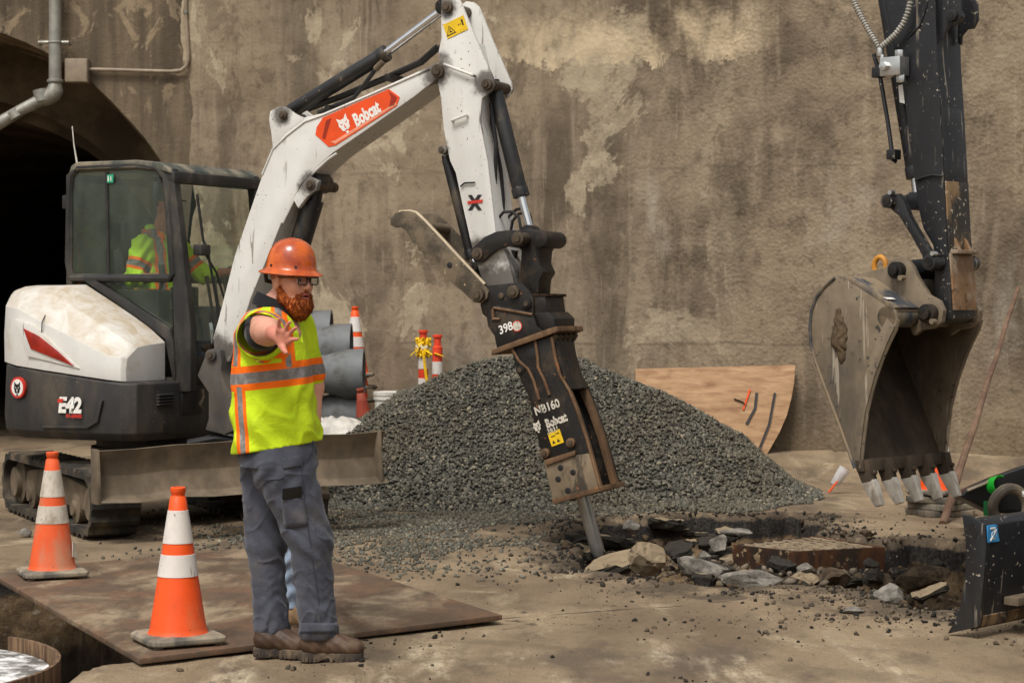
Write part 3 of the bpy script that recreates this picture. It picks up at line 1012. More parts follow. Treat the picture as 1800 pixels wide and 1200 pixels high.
M_RUST = worn('rust_brown_steel', srgb(78, 47, 25), 0.9, 0.05, srgb(38, 30, 23), 0.95, 6, 0.42, 0.58, srgb(150, 128, 98), 22, 0.10, 0.5, 40, 0.25, 0.35)
M_RED = plain('red_lens', srgb(150, 34, 20), 0.22, 0, 0.25, 9, 0.02, 60, 0.5)
M_ORANGE = plain('orange_decal', srgb(224, 76, 22), 0.4, 0, 0.12, 8, 0.02)
M_DKORANGE = plain('dark_orange_decal', srgb(150, 40, 14), 0.4, 0, 0.12, 8, 0.02)
M_PRINTW = plain('white_print', srgb(226, 222, 214), 0.5, 0, 0.08, 30, 0.02)
M_PRINTK = plain('black_print', srgb(28, 26, 26), 0.5, 0, 0.1, 30, 0.02)
M_PRINTR = plain('red_print', srgb(196, 52, 40), 0.5, 0, 0.15, 30, 0.02)
M_YELLOW = plain('yellow_decal', srgb(226, 186, 24), 0.45, 0, 0.15, 20, 0.02)
M_GREENP = plain('green_decal', srgb(40, 150, 110), 0.45, 0, 0.15, 20, 0.02)
_t = NT('worn_white_stencil')     # paint half rubbed away
_c = _t.mix(_t.rng(_t.noise(38, 5, 0.7), 0.38, 0.50), srgb(40, 36, 32), srgb(196, 188, 172))
M_STENCIL = _t.done(_c, 0.7, 0, None, 0.3)
M_SEAT = plain('dark_seat_vinyl', srgb(38, 37, 36), 0.6, 0, 0.2)


def glass_material(name, tint, dust, dust_amt):
    t = NT(name)
    tr = t.n.new('ShaderNodeBsdfTransparent'); tr.inputs[0].default_value = (*tint, 1)
    gl = t.n.new('ShaderNodeBsdfGlossy'); gl.inputs['Roughness'].default_value = 0.03; gl.inputs[0].default_value = (0.9, 0.95, 0.92, 1)
    di = t.n.new('ShaderNodeBsdfDiffuse'); di.inputs[0].default_value = (*dust, 1)
    lw_ = t.n.new('ShaderNodeLayerWeight'); lw_.inputs[0].default_value = 0.5
    frs = t.math('ADD', t.math('MULTIPLY', t.math('POWER', lw_.outputs['Facing'], 4.0), 0.7), 0.035)
    m1 = t.n.new('ShaderNodeMixShader'); m2 = t.n.new('ShaderNodeMixShader')
    t.link(t.rng(t.noise(5, 6, 0.65, vec=t.map((1, 1, 0.4))), 0.3, 0.75, dust_amt * 0.4, dust_amt), m1.inputs[0])
    t.link(tr.outputs[0], m1.inputs[1]); t.link(di.outputs[0], m1.inputs[2])
    t.link(frs, m2.inputs[0]); t.link(m1.outputs[0], m2.inputs[1]); t.link(gl.outputs[0], m2.inputs[2])
    t.link(m2.outputs[0], t.out.inputs[0])
    return t.m


M_GLASS = glass_material('dust_sheen_cab_glass', (0.93, 0.97, 0.94), srgb(140, 148, 132), 0.11)  # grey-green dust film, its colour also standing in for reflections on the panes
M_CLEAR = glass_material('clear_lens', (0.93, 0.94, 0.93), (0.5, 0.5, 0.5), 0.03)

EX = thing('compact_excavator', HF.o, 'white and black compact tracked excavator with a long boom carrying a breaker', 'excavator')


def plate(name, fr, px, l0, l1, mat, parent, bevel=0.006, lref=None):
    """side outline measured on the plane nearest the viewer, cut as plate from l0 to l1"""
    return MB().prism(fr, fr.pts(px, l0 if lref is None else lref), l0, l1).build(name, mat, parent, bevel)


def pinb(fr, px, py, r, l0, l1, lref=None):
    a, z = fr.at(px, py, l0 if lref is None else lref)
    return fr.w(a, l0, z), fr.w(a, l1, z), r


def pin(name, fr, px, py, r, l0, l1, mat, parent, lref=None, head=True):
    p0, p1, r = pinb(fr, px, py, r, l0, l1, lref)
    mb = MB().cyl(p0, p1, r, 20)
    o = mb.build(name, mat, parent, 0.004)
    if head:
        d = (p0 - p1).normalized()
        MB().cyl(p0 + d * 0.012, p0 - d * 0.001, r * 0.55, 8).build('pin_head', M_PIN, o)
    return o


def arc(cx, cy, r, a0, a1, n=6):
    return [(cx + r * math.cos(R(a0 + (a1 - a0) * i / n)), cy + r * math.sin(R(a0 + (a1 - a0) * i / n))) for i in range(n + 1)]


# ---------------- tracks
def track(l0, l1, near):
    tr = bpy.data.objects.new('track', None); col.objects.link(tr); tr.parent = EX
    A, H, r = 1.02, 0.46, 0.23
    def path(off, n=64):
        out = []
        segs = 2 * (2 * A) + 2 * math.pi * r
        for i in range(n):
            s = segs * i / n
            if s < 2 * A: p = (-A + s, r - (r + off)) if False else (-A + s, -off)
            elif s < 2 * A + math.pi * r:
                th = -math.pi / 2 + (s - 2 * A) / r
                p = (A + (r + off) * math.cos(th), r + (r + off) * math.sin(th))
            elif s < 4 * A + math.pi * r: p = (A - (s - 2 * A - math.pi * r), 2 * r + off)
            else:
                th = math.pi / 2 + (s - 4 * A - math.pi * r) / r
                p = (-A + (r + off) * math.cos(th), r + (r + off) * math.sin(th))
            out.append(p)
        return out
    n = 176
    o1 = path(-0.022, n); o2 = path(0.0, n); inn = path(-0.058, n)
    z0 = 0.0
    outer = [o2[i] if (i % 4) in (0, 1) else o1[i] for i in range(n)]
    # lugs run slantwise across the belt
    rings = []
    L = [l0, l0 + 0.01, (l0 + l1) / 2, l1 - 0.01, l1]
    for li, l in enumerate(L):
        sh = [0, 0, 1, 0, 0][li]
        rings.append([TF.w(*((outer[(i + sh) % n][0],) + (l,) + (outer[(i + sh) % n][1] + z0,))) if sh == 0 else TF.w(outer[i][0], l, outer[i][1] + z0) for i in range(n)])
    rin = [[TF.w(p[0], l, p[1] + z0) for p in inn] for l in (L[-1], L[0])]
    allr = rings + rin + [rings[0]]
    mb = MB(); mb.loft(allr, False, True)
    mb.build('rubber_belt', M_RUBBER, tr, 0, angle=25)
    c = (l0 + l1) / 2
    lf = l0 + 0.03 if near else l1 - 0.03
    MB().prism(TF, [(-0.85, 0.16), (0.85, 0.16), (0.80, 0.33), (0.2, 0.37), (-0.4, 0.37), (-0.80, 0.33)], c - 0.09, c + 0.09).build('track_frame', M_MUDST, tr, 0.02)
    for a in (-A, A):
        mb = MB(); mb.lathe([(0.03, -0.13), (0.11, -0.13), (0.12, -0.09), (0.165, -0.08), (0.165, 0.08), (0.12, 0.09), (0.11, 0.13), (0.03, 0.13)],
                            TF.w(a, c, r), Matrix.Rotation(R(90), 3, TF.a), 28)
        mb.build('idler_wheel' if a > 0 else 'drive_sprocket', M_MUDST, tr, 0.0)
    for a in (-0.6, -0.2, 0.2, 0.6):
        mb = MB(); mb.lathe([(0.02, -0.13), (0.05, -0.13), (0.06, -0.11), (0.105, -0.10), (0.105, 0.10), (0.06, 0.11), (0.05, 0.13), (0.02, 0.13)],
                            TF.w(a, c, 0.165), Matrix.Rotation(R(90), 3, TF.a), 24)
        mb.build('track_roller', M_MUDST, tr, 0.0)
    mb = MB(); mb.lathe([(0.02, -0.08), (0.06, -0.08), (0.06, 0.08), (0.02, 0.08)], TF.w(0, c, 0.345), Matrix.Rotation(R(90), 3, TF.a), 20)
    mb.build('top_roller', M_MUDST, tr)
    return tr


track(-0.86, -0.52, True)
track(0.52, 0.86, False)
mb = MB().fbox(TF, -0.45, 0.55, -0.55, 0.55, 0.24, 0.42)
mb.build('lower_frame', M_MUDST, EX, 0.03)
MB().lathe([(0.30, 0.40), (0.44, 0.42), (0.44, 0.55), (0.40, 0.55), (0.40, 0.66), (0.2, 0.66)], HF.w(0.05, 0, 0), None, 40).build('slew_ring', M_STEEL, EX)
# dozer blade, one end a little higher
bl = [TF.front(175, 793, 1.5), TF.front(180, 885, 1.5), TF.front(680, 846, 1.5), TF.front(666, 758, 1.5)]
def blade_section(l, z0, z1, dz=0.0):
    h = z1 - z0
    prof = [(1.54, z0), (1.46, z0 + 0.12 * h), (1.415, z0 + 0.5 * h), (1.44, z0 + 0.85 * h), (1.475, z1), (1.43, z1), (1.38, z0 + 0.8 * h), (1.365, z0 + 0.5 * h), (1.40, z0 + 0.1 * h), (1.50, z0 - 0.0)]
    return [TF.w(a, l, z) for a, z in prof]
mb = MB()
rings = []
for k in range(9):
    t_ = k / 8
    zb = bl[1][1] * (1 - t_) + bl[2][1] * t_; zt_ = bl[0][1] * (1 - t_) + bl[3][1] * t_
    rings.append(blade_section(bl[0][0] * (1 - t_) + bl[2][0] * t_, zb + random.Random(k).uniform(-.012, .012), zt_ + random.Random(k + 50).uniform(-.006, .006)))
mb.loft(rings)
dz_blade = mb.build('dozer_blade', M_MUDST, EX, 0.004)
MB().prism(TF, [(1.53, bl[1][1] - .005), (1.535, bl[0][1] * .4 + bl[1][1] * .6), (1.50, bl[0][1] + .01), (1.36, bl[0][1] + .01), (1.36, bl[1][1] - .005)], bl[0][0] - 0.02, bl[0][0]).build('end_plate', M_MUDST, dz_blade, 0.004)
MB().prism(TF, [(1.53, bl[2][1] - .005), (1.50, bl[3][1]), (1.36, bl[3][1]), (1.36, bl[2][1] - .005)], bl[3][0], bl[3][0] + .02).build('end_plate', M_MUDST, dz_blade, 0.004)
for l in (-0.42, 0.42):
    MB().tube([TF.w(1.40, l, 0.45), TF.w(1.0, l, 0.36), TF.w(0.45, l, 0.30)], 0.06, 8).build('blade_arm', M_MUDST, EX)
MB().cyl(TF.w(0.4, 0, 0.42), TF.w(1.38, 0, 0.5), 0.05, 16).build('blade_cylinder', M_STEEL, EX)
mb = MB().tube([TF.w(1.0, -.1, .62), TF.w(1.15, .05, .66), TF.w(1.25, .18, .64), TF.w(1.36, .22, .56)], .03, 10); mb.build('blade_hose', M_HOSE, EX)

# ---------------- house: black skirt
plan = [(0.50, -0.85), (0.58, -0.78), (0.62, -0.55), (0.62, -0.02), (0.56, 0.10), (0.56, 0.72), (0.45, 0.80), (-0.45, 0.80), (-0.66, 0.76), (-0.82, 0.60), (-0.95, 0.30),
        (-1.0, 0.0), (-0.95, -0.33), (-0.84, -0.58), (-0.68, -0.76), (-0.46, -0.85), (0.0, -0.862)]
def house_ring(inset, zf):
    out = []
    for a, l in plan:
        k = 1 - inset
        out.append(HF.w(a * k, l * k, zf(a, l)))
    return out
ztop = lambda a, l: 1.045 + 0.10 * (0.5 - a) / 1.0 if a < 0.5 else 1.045
mb = MB(); mb.loft([house_ring(0.06, lambda a, l: 0.635), house_ring(0.01, lambda a, l: 0.69), house_ring(0.0, lambda a, l: 0.80), house_ring(0.012, lambda a, l: ztop(a, l) - 0.012), house_ring(0.03, ztop)])
skirt = mb.build('counterweight_skirt', M_BLACKP, EX, 0.008, angle=40)
# raised crease on the side of the skirt
cre = HF.pts([(176, 702), (168, 738), (150, 748), (75, 748), (75, 752), (154, 753), (173, 742), (181, 704)], -0.862)
MB().prism(HF, cre, -0.872, -0.845).build('crease', M_BLACKP, skirt, 0.004)
# vents on the front face
for k in range(4):
    (l_, z_) = HF.front(291, 693.5 + k * 5.4, 0.625)
    MB().prism(HF, [(0.612, z_ - .010), (0.640, z_ - .006), (0.640, z_ + .004), (0.612, z_ + .008)], l_ - 0.085, l_ + 0.085).build('vent_louvre', M_BLACKP, skirt, 0.002)
# tie-down recess with hook beside the swing post
l_, z_ = HF.front(338, 706, 0.625)
MB().fbox(HF, 0.615, 0.632, l_ - 0.12, l_ + 0.10, z_ - 0.09, z_ + 0.09).build('recess', M_PRINTK, skirt, 0.03)
MB().tube([HF.w(.66, l_ + .07, z_ + .09), HF.w(.67, l_ + .07, z_ + .03), HF.w(.67, l_ + .03, z_ - .02), HF.w(.67, l_ + .07, z_ - .06)], .012, 8).build('tie_down_hook', M_MUDST, skirt)
# lettering on the skirt
sdir = HF.a; up = Vector((0, 0, 1))
def on_side(px, py, l=-0.864):
    a, z = HF.at(px, py, l); return HF.w(a, l, z)
text_mesh('E42', [M_PRINTW], 'model_lettering', skirt, on_side(124, 713), sdir, up, 0.105, 0.98, 0.05, 0.12, 0.012)
text_mesh('R2-SERIES', [M_PRINTR], 'series_lettering', skirt, on_side(132, 731), sdir, up, 0.024, 1.05, 0.04, 0.0, 0.012)
e0 = on_side(109, 704)
flat_poly('red_bar', [[(-.03, -.012), (.02, -.012), (.026, .014), (-.024, .014)]], M_PRINTR, skirt, e0, sdir, up, 0.016)
# round badge near the rear corner, on the curved tail
bd = HF.w(-0.455, -0.850, HF.at(38, 681, -0.85)[1])
bn = (HF.l * -1.0 - HF.a * 0.10).normalized(); bx = Vector((0, 0, 1)).cross(bn).normalized()
circ = lambda r, n=26: [(r * math.cos(2 * math.pi * k / n), r * math.sin(2 * math.pi * k / n)) for k in range(n)]
CAT = [(-.46, .62), (-.42, .18), (-.50, -.05), (-.40, -.22), (-.36, -.48), (-.15, -.60), (0, -.50), (.15, -.60), (.36, -.48), (.40, -.22), (.50, -.05), (.42, .18), (.46, .62), (.16, .34), (-.16, .34)]
def cat(name, parent, o, x, y, size, mat, eye, lift):
    c = flat_poly(name, [[(u * size, v * size) for u, v in CAT]], mat, parent, o, x, y, lift)
    for s in (-1, 1):
        flat_poly('eye_mark', [[(s * .10 * size, -.02 * size), (s * .34 * size, .08 * size), (s * .26 * size, -.06 * size)]], eye, parent, o, x, y, lift + .001)
    flat_poly('muzzle_mark', [[(-.03 * size, -.1 * size), (.03 * size, -.1 * size), (.06 * size, -.42 * size), (-.06 * size, -.42 * size)]], eye, parent, o, x, y, lift + .001)
    flat_poly('chin_mark', [[(u, v - .74 * size) for u, v in circ(.12 * size, 12)]], mat, parent, o, x, y, lift)
    return c
flat_poly('badge', [circ(.076)], M_PRINTR, skirt, bd, bx, up, 0.014, 0.02)
flat_poly('badge_face', [circ(.060)], M_PRINTW, skirt, bd, bx, up, 0.016)
cat('badge_emblem', skirt, bd, bx, up, 0.070, M_PRINTK, M_PRINTW, 0.018)

# ---------------- white hood on the right-hand side
top_pts = [HF.at(*p, l=-0.36) for p in ((53, 500), (100, 497), (152, 499), (195, 527), (240, 557), (291, 595))]
side_pts = [HF.at(*p, l=-0.85) for p in ((12, 533), (75, 568), (130, 595), (184, 625))]
ta, tz = zip(*sorted(top_pts)); sa, sz = zip(*sorted(side_pts))
rings = []
for a, ins in ((-0.93, 0.42), (-0.86, 0.28), (-0.72, 0.13), (-0.5, 0.02), (-0.25, 0.0), (0.0, 0.0), (0.2, 0.0), (0.36, 0.005), (0.47, 0.03), (0.495, 0.06)):
    zt_ = float(np.interp(a, ta, tz)); zs_ = float(np.interp(a, sa, sz))
    if a < -0.45: zs_ = 1.56 + (-a - 0.5) * 0.1; zt_ = 1.735
    if a > 0.44: zt_ -= (a - 0.44) * 0.5; zs_ = zs_ - (a - .44) * 0.3
    if a < -0.8: zt_ -= (-0.8 - a) * 0.5; zs_ -= (-.8 - a) * 0.6
    lo = -0.85 + ins
    zb = ztop(a, 0) + 0.006
    rings.append([HF.w(a, lo, zb), HF.w(a, lo - 0.004, (zb + zs_) / 2), HF.w(a, lo + 0.012, zs_), HF.w(a, lo * 0.72 + -0.36 * 0.28, zs_ + (zt_ - zs_) * 0.72), HF.w(a, lo * 0.42 - 0.36 * 0.58, zt_ - 0.012), HF.w(a, -0.375, zt_), HF.w(a, -0.375, zb)])
mb = MB(); mb.loft(rings)
hood = mb.build('engine_hood', M_HOOD, EX, 0.012, 3, angle=30)
mb = MB().prism(HF, [(-0.93, 1.13), (-0.47, 1.13), (-0.47, 1.72), (-0.86, 1.72), (-0.93, 1.64)], -0.36, 0.6)
mb.build('rear_cover', M_HOOD, EX, 0.03, 3)
MB().prism(HF, HF.pts([(25, 560), (60, 572), (140, 648), (48, 626)], -0.86), -0.862, -0.83).build('lamp_bezel', M_WHITE, hood, 0.006)
tl = MB().prism(HF, HF.pts([(41, 577), (67, 590), (101, 617), (129, 643), (54, 613)], -0.868), -0.872, -0.84).build('tail_light', M_RED, hood, 0.004)
MB().tube([HF.w(*[(a, -.853, z) for a, z in [HF.at(73, 592, -.853)]][0]), HF.w(*[(a, -.86, z) for a, z in [HF.at(74, 566, -.86)]][0]), HF.w(*[(a, -.8, z) for a, z in [HF.at(80, 553, -.8)]][0])], .004, 6).build('panel_seam', M_PRINTK, hood)

# ---------------- cab
CL0, CL1 = -0.36, 0.69
cab = bpy.data.objects.new('cab', None); col.objects.link(cab); cab.parent = EX
loop = HF.pts([(124, 488), (119, 462), (121, 340), (124, 308), (137, 294), (240, 289), (276, 295), (290, 312), (296, 380), (303, 482), (298, 489)], CL0)
for l in (CL0 + 0.012, CL1 - 0.03):
    pth = [HF.w(a, l, z) for a, z in loop]
    MB().tube(pth + [pth[0], pth[1]], 0.030, 8).build('side_window_frame', M_CAB, cab)
    d = 1 if l < 0 else -1
    fp = HF.pts([(286, 300), (302, 295), (317, 420), (334, 577), (334, 690), (309, 690), (304, 590), (301, 480), (291, 330)], CL0)
    MB().prism(HF, fp, l - 0.01 * d, l + 0.07 * d).build('front_pillar', M_CAB, cab, 0.02, 3)
MB().prism(HF, HF.pts([(148, 493), (170, 493), (300, 577), (306, 600), (310, 672), (305, 667), (291, 596), (240, 557)], CL0), CL0 - 0.012, CL0 + 0.04).build('lower_rail', M_CAB, cab, 0.01)
rf = HF.pts([(122, 306), (126, 292), (136, 285), (240, 281), (284, 285), (301, 297), (303, 306), (280, 300), (240, 296), (140, 299)], CL0)
mb = MB().prism(HF, rf, CL0 - 0.015, CL1 + 0.015)
roof = mb.build('roof', M_ROOF, cab, 0.022, 3)
a_f, z_f = HF.at(303, 303, CL0)
# front header, sill and centre posts
MB().fbox(HF, a_f - 0.06, a_f + 0.02, CL0, CL1, z_f - 0.075, z_f + 0.01).build('front_header', M_CAB, cab, 0.02)
MB().fbox(HF, -0.46, -0.40, CL0, CL1, 1.0, 1.72).build('rear_panel', M_CAB, cab, 0.01)
MB().fbox(HF, -0.44, 0.60, CL0, CL1, 1.0, 1.07).build('cab_floor', M_CAB, cab)
for l in (CL0 + 0.02, CL1 - 0.05):
    MB().fbox(HF, -0.46, -0.40, l - .02, l + .04, 1.7, 2.55).build('rear_pillar', M_CAB, cab, 0.01)
MB().prism(HF, [(0.58, 1.03), (0.655, 1.03), (0.70, 1.32), (0.63, 1.34)], 0.12, CL1).build('front_kick_panel', M_CAB, cab, 0.01)
MB().prism(HF, [(0.60, 1.03), (0.66, 1.03), (0.70, 1.22), (0.64, 1.22)], CL0 + 0.06, 0.12).build('front_kick_panel', M_CAB, cab, 0.01)
# glass
gs = HF.pts([(124, 484), (124, 345), (127, 305), (240, 298), (274, 302), (284, 325), (300, 484)], CL0)
MB().prism(HF, gs, CL0 + 0.010, CL0 + 0.016).build('side_glass', M_GLASS, cab)
MB().prism(HF, gs, CL1 - 0.036, CL1 - 0.030).build('far_side_glass', M_GLASS, cab)
MB().prism(HF, HF.pts([(176, 493), (298, 493), (302, 572), (300, 576)], CL0), CL0 + 0.014, CL0 + 0.02).build('lower_side_glass', M_GLASS, cab)
MB().prism(HF, HF.pts([(184, 302), (188, 302), (192, 484), (188, 484)], CL0), CL0 + 0.0, CL0 + 0.024).build('window_divider', M_CAB, cab)
MB().fbox(HF, -0.446, -0.440, CL0 + .05, CL1 - .05, 1.72, 2.5).build('rear_glass', M_GLASS, cab)
a1, z1 = HF.at(303, 306, CL0); a2, z2 = HF.at(334, 600, CL0)
MB().prism(HF, [(a2 - .012, 1.33), (a2 - .005, 1.33), (a1 + .42 * (a2 - a1), z1 + .42 * (1.33 - z1)), (a1 - .007 + .42 * (a2 - a1), z1 + .42 * (1.33 - z1))], CL0 + .05, CL1 - .05).build('lower_front_glass', M_GLASS, cab)
o = on_side(194, 314, CL0 - .002)
flat_poly('green_sticker', [[(-.03, -.03), (.03, -.03), (.03, .03), (-.03, .03)]], M_GREENP, cab, o, sdir, up, 0.002)
flat_poly('sticker_mark', [[(-.022, -.02), (-.012, -.02), (-.012, .02), (-.022, .02)], [(.004, -.016), (.014, -.016), (.010, .018), (.004, .018)]], M_PRINTW, cab, o, sdir, up, 0.0045)
# mirror stub, antenna, wiper and hoses on the pillar
MB().tube([HF.w(a, .05, z) for a, z in HF.pts([(136, 290), (130, 255), (127, 222)], .05)], [.008, .005, .004], 6).build('antenna', plain('aerial_white', srgb(196, 190, 178), .5), cab)
MB().fbox(HF, -0.50, -0.455, CL0, CL0 + .05, 2.30, 2.40).build('rear_lamp', M_CAB, cab, 0.01)
wp = [HF.w(.66, -.22, 2.38), HF.w(.70, -.20, 2.05), HF.w(.72, -.17, 1.96), HF.w(.76, -.12, 1.6), HF.w(.78, -.10, 1.36)]
MB().tube(wp, .010, 6).build('wiper_arm', M_HOSE, cab)
MB().tube([HF.w(.70, -.22, 2.0), HF.w(.74, -.10, 1.82), HF.w(.76, .02, 1.52), HF.w(.75, .0, 1.36)], .008, 6).build('wiper_link', M_HOSE, cab)
MB().fbox(HF, .66, .74, -.27, -.16, 1.94, 2.02).build('wiper_motor', M_CAB, cab, .015)
# inside: seat, console, levers, screen, back shelf clutter
sb = MB().prism(HF, [(-.28, 1.42), (.22, 1.42), (.24, 1.50), (-.2, 1.52), (-.26, 1.56)], .0, .46).build('seat_cushion', M_SEAT, cab, .03, 3)
MB().prism(HF, [(-.30, 1.48), (-.20, 1.50), (-.27, 2.02), (-.36, 2.0)], .02, .44).build('seat_back', M_SEAT, cab, .04, 3)
MB().prism(HF, [(-.36, 2.05), (-.30, 2.05), (-.31, 2.22), (-.36, 2.22)], .12, .34).build('head_rest', M_SEAT, cab, .03, 3)
MB().fbox(HF, -.1, .34, -.26, -.10, 1.07, 1.70).build('side_console', M_SEAT, cab, .03)
MB().fbox(HF, -.2, .2, .05, .41, 1.07, 1.42).build('seat_box', M_SEAT, cab, .02)
MB().fbox(HF, .42, .52, -.24, -.02, 1.55, 1.72).build('display_panel', M_SEAT, cab, .02)
for l, aa in ((-.18, .30), (.60, .32)):
    MB().tube([HF.w(aa - .04, l, 1.62), HF.w(aa, l, 1.74), HF.w(aa + .01, l, 1.80), HF.w(aa, l, 1.88)], [.016, .014, .026, .022], 10).build('joystick', M_SEAT, cab)
for l in (.16, .24, .36, .44):
    MB().tube([HF.w(.48, l, 1.07), HF.w(.52, l, 1.4), HF.w(.46, l, 1.72), HF.w(.44, l, 1.80)], [.012, .012, .012, .018], 8).build('travel_lever', M_SEAT, cab)
MB().fbox(HF, -.40, -.25, -.30, .60, 1.07, 1.74).build('rear_shelf', M_SEAT, cab, .01)

# ---------------- swing post and boom
W = 0.14
plate('swing_post', BF, [(346, 660), (352, 645), (362, 620), (368, 614), (378, 611), (386, 615), (390, 635), (388, 652), (396, 676), (408, 696), (410, 757), (394, 764), (360, 756), (366, 735), (366, 690)], -0.20, 0.20, M_CASTGREY, EX, 0.015)
pin('boom_foot_pin', BF, 369, 624, 0.040, -0.225, 0.225, M_CASTGREY, EX)
boom_px = [(374, 594), (384, 560), (412, 450), (440, 368), (461, 307), (478, 264), (484, 238), (506, 216), (540, 205), (567, 199), (640, 168), (756, 116)] + arc(768, 125, 15, -100, 90, 7) + \
          [(743, 158), (727, 171), (655, 221), (588, 267), (572, 280), (548, 303), (530, 324), (515, 350), (495, 390), (466, 462), (441, 523), (424, 575), (413, 612), (402, 636), (388, 637), (377, 620)]
boom = plate('boom', BF, boom_px, -W, W, M_WHITE, EX, 0.010)
# raised rib along the belly curve and top weld bead
rib = BF.pts([(461, 307), (480, 262), (505, 238), (536, 214), (567, 203), (640, 172), (756, 121)], -W)
MB().tube([BF.w(a, -W - .002, z) for a, z in rib], .007, 6).build('weld_bead', M_WHITE, boom)
rib = BF.pts([(497, 392), (517, 352), (536, 322), (554, 301), (576, 281), (592, 270)], -W)
MB().tube([BF.w(a, -W - .002, z) for a, z in rib], .009, 6).build('weld_bead', M_WHITE, boom)
for l0, l1 in ((-W, -W + .03), (W - .03, W)):
    plate('cylinder_lug', BF, [(480, 264), (477, 235), (473, 210), (475, 196), (486, 189), (498, 187), (505, 190), (518, 200), (535, 208), (530, 214), (500, 235)], l0 - .002 * (l0 < 0), l1 + .002 * (l0 > 0), M_WHITE, boom, .004, -W)
pin('lug_pin', BF, 496, 202, .030, -W - .025, W + .02, M_PIN, boom)
pin('arm_joint_pin', BF, 768, 125, .045, -W - .035, W + .02, M_PIN, boom)
pin('boom_cylinder_pin', BF, 545, 325, .036, -W - .03, W + .02, M_PIN, boom)
plate('boom_cylinder_ear', BF, [(516, 352), (530, 326), (545, 310), (560, 318), (556, 334), (540, 345), (524, 366)], -W - .02, -W + .02, M_WHITE, boom, .005)
# boom lift cylinder below the boom
a0, z0 = BF.at(560, 322, 0); a1, z1 = BF.at(472, 610, 0)
p0, p1 = BF.w(a0, 0, z0), BF.w(a1, 0, z1); dd = (p1 - p0)
MB().cyl(p0 + dd * .10, p0 + dd * .80, .075, 20).build('boom_cylinder_barrel', M_CYL, EX, .006)
MB().cyl(p0 + dd * .78, p1 + Vector((-.25, .1, -.3)), .034, 14).build('boom_cylinder_rod', M_CHROME, EX)
MB().cyl(p0 - BF.l * .09, p0 + BF.l * .09, .07, 18).build('boom_cylinder_eye', M_CYL, EX, .006)
MB().tube([p0 + dd * .02, p0 + dd * .12], [.045, .06], 14).build('boom_cylinder_neck', M_CYL, EX)

# arm cylinder on top of the boom
def cylinder(fr, base, head, tip, rb, rr, parent, nm, l=0.0, flip=False):
    (a0, z0), (a1, z1), (a2, z2) = fr.at(*base, l), fr.at(*head, l), fr.at(*tip, l)
    P0, P1, P2 = fr.w(a0, l, z0), fr.w(a1, l, z1), fr.w(a2, l, z2)
    b = MB().cyl(P0, P1, rb, 22).build(nm + '_barrel', M_CYL, parent, .006)
    d = (P1 - P0).normalized()
    MB().cyl(P1 - d * .05, P1 + d * .012, rb * 1.12, 22).build('gland_collar', M_CYL, b, .004)
    MB().cyl(P0 - d * .03, P0 + d * .01, rb * .9, 22).build('end_cap', M_CYL, b, .006)
    MB().cyl(P1, P2, rr, 16).build(nm + '_rod', M_CHROME, parent)
    MB().cyl(P2 - fr.l * .06, P2 + fr.l * .06, rr * 1.8, 16).build('rod_eye', M_STEEL, parent, .004)
    return P0, P1, P2
cylinder(BF, (512, 196), (678, 94), (784, 14), .052, .030, EX, 'arm_cylinder')
MB().tube([BF.w(a, .0, z) for a, z in BF.pts([(690, 78), (745, 45), (776, 24)], .0)], .0, 4) if False else None
hz = BF.pts([(672, 108), (660, 122), (640, 150), (622, 172), (560, 198)], -.03)
MB().tube([BF.w(a, -.03, z) for a, z in hz], .016, 8).build('cylinder_hose', M_HOSE, EX)
MB().cyl(BF.w(*[(a, -.03, z) for a, z in [BF.at(660, 122, -.03)]][0]), BF.w(*[(a, -.03, z) for a, z in [BF.at(674, 108, -.03)]][0]), .022, 10).build('hose_fitting', M_MUDST, EX)
hz = BF.pts([(540, 200), (600, 178), (680, 145), (740, 118), (772, 90)], .05)
for dl in (0.02, 0.07):
    MB().tube([BF.w(a, dl, z + .03) for a, z in hz], .016, 8).build('boom_hose', M_HOSE, EX)
for p in ((577, 193), (683, 138)):
    a, z = BF.at(*p, -.08); MB().fbox(BF, a - .02, a + .02, -.10, .10, z - .02, z + .03).build('hose_clamp', M_STEEL, boom, .004)

# orange panel with lettering on the boom
dpx = [(557, 224), (568, 207), (684, 157), (703, 171), (698, 186), (590, 256), (578, 258), (555, 237)]
dp = BF.pts(dpx, -W)
MB().prism(BF, dp, -W - .0045, -W + .001).build('decal_panel', M_ORANGE, boom)
MB().prism(BF, BF.pts([(574, 212), (583, 208), (572, 246), (567, 243)], -W), -W - .0055, -W).build('decal_stripe', M_DKORANGE, boom)
MB().prism(BF, BF.pts([(684, 161), (699, 172), (694, 185), (684, 190), (688, 172)], -W), -W - .0055, -W).build('decal_stripe', M_DKORANGE, boom)
MB().prism(BF, BF.pts([(590, 253), (698, 184), (696, 181), (590, 247), (581, 249)], -W), -W - .0055, -W).build('decal_edge', plain('pale_orange_decal', srgb(232, 150, 118), .4), boom)
dA = BF.at(620, 224, -W); dB = BF.at(672, 191, -W)
ang = math.atan2(dB[1] - dA[1], dB[0] - dA[0])
dx = BF.a * math.cos(ang) + Vector((0, 0, 1)) * math.sin(ang); dyv = -BF.a * math.sin(ang) + Vector((0, 0, 1)) * math.cos(ang)
def on_boom(px, py): a, z = BF.at(px, py, -W); return BF.w(a, -W, z)
text_mesh('Bobcat', [M_PRINTW], 'maker_lettering', boom, on_boom(645, 201), dx, dyv, 0.088, 0.62, 0.045, 0.05, 0.0065)
cat('maker_emblem', boom, on_boom(605, 217), dx, dyv, 0.088, M_PRINTW, M_ORANGE, 0.0065)

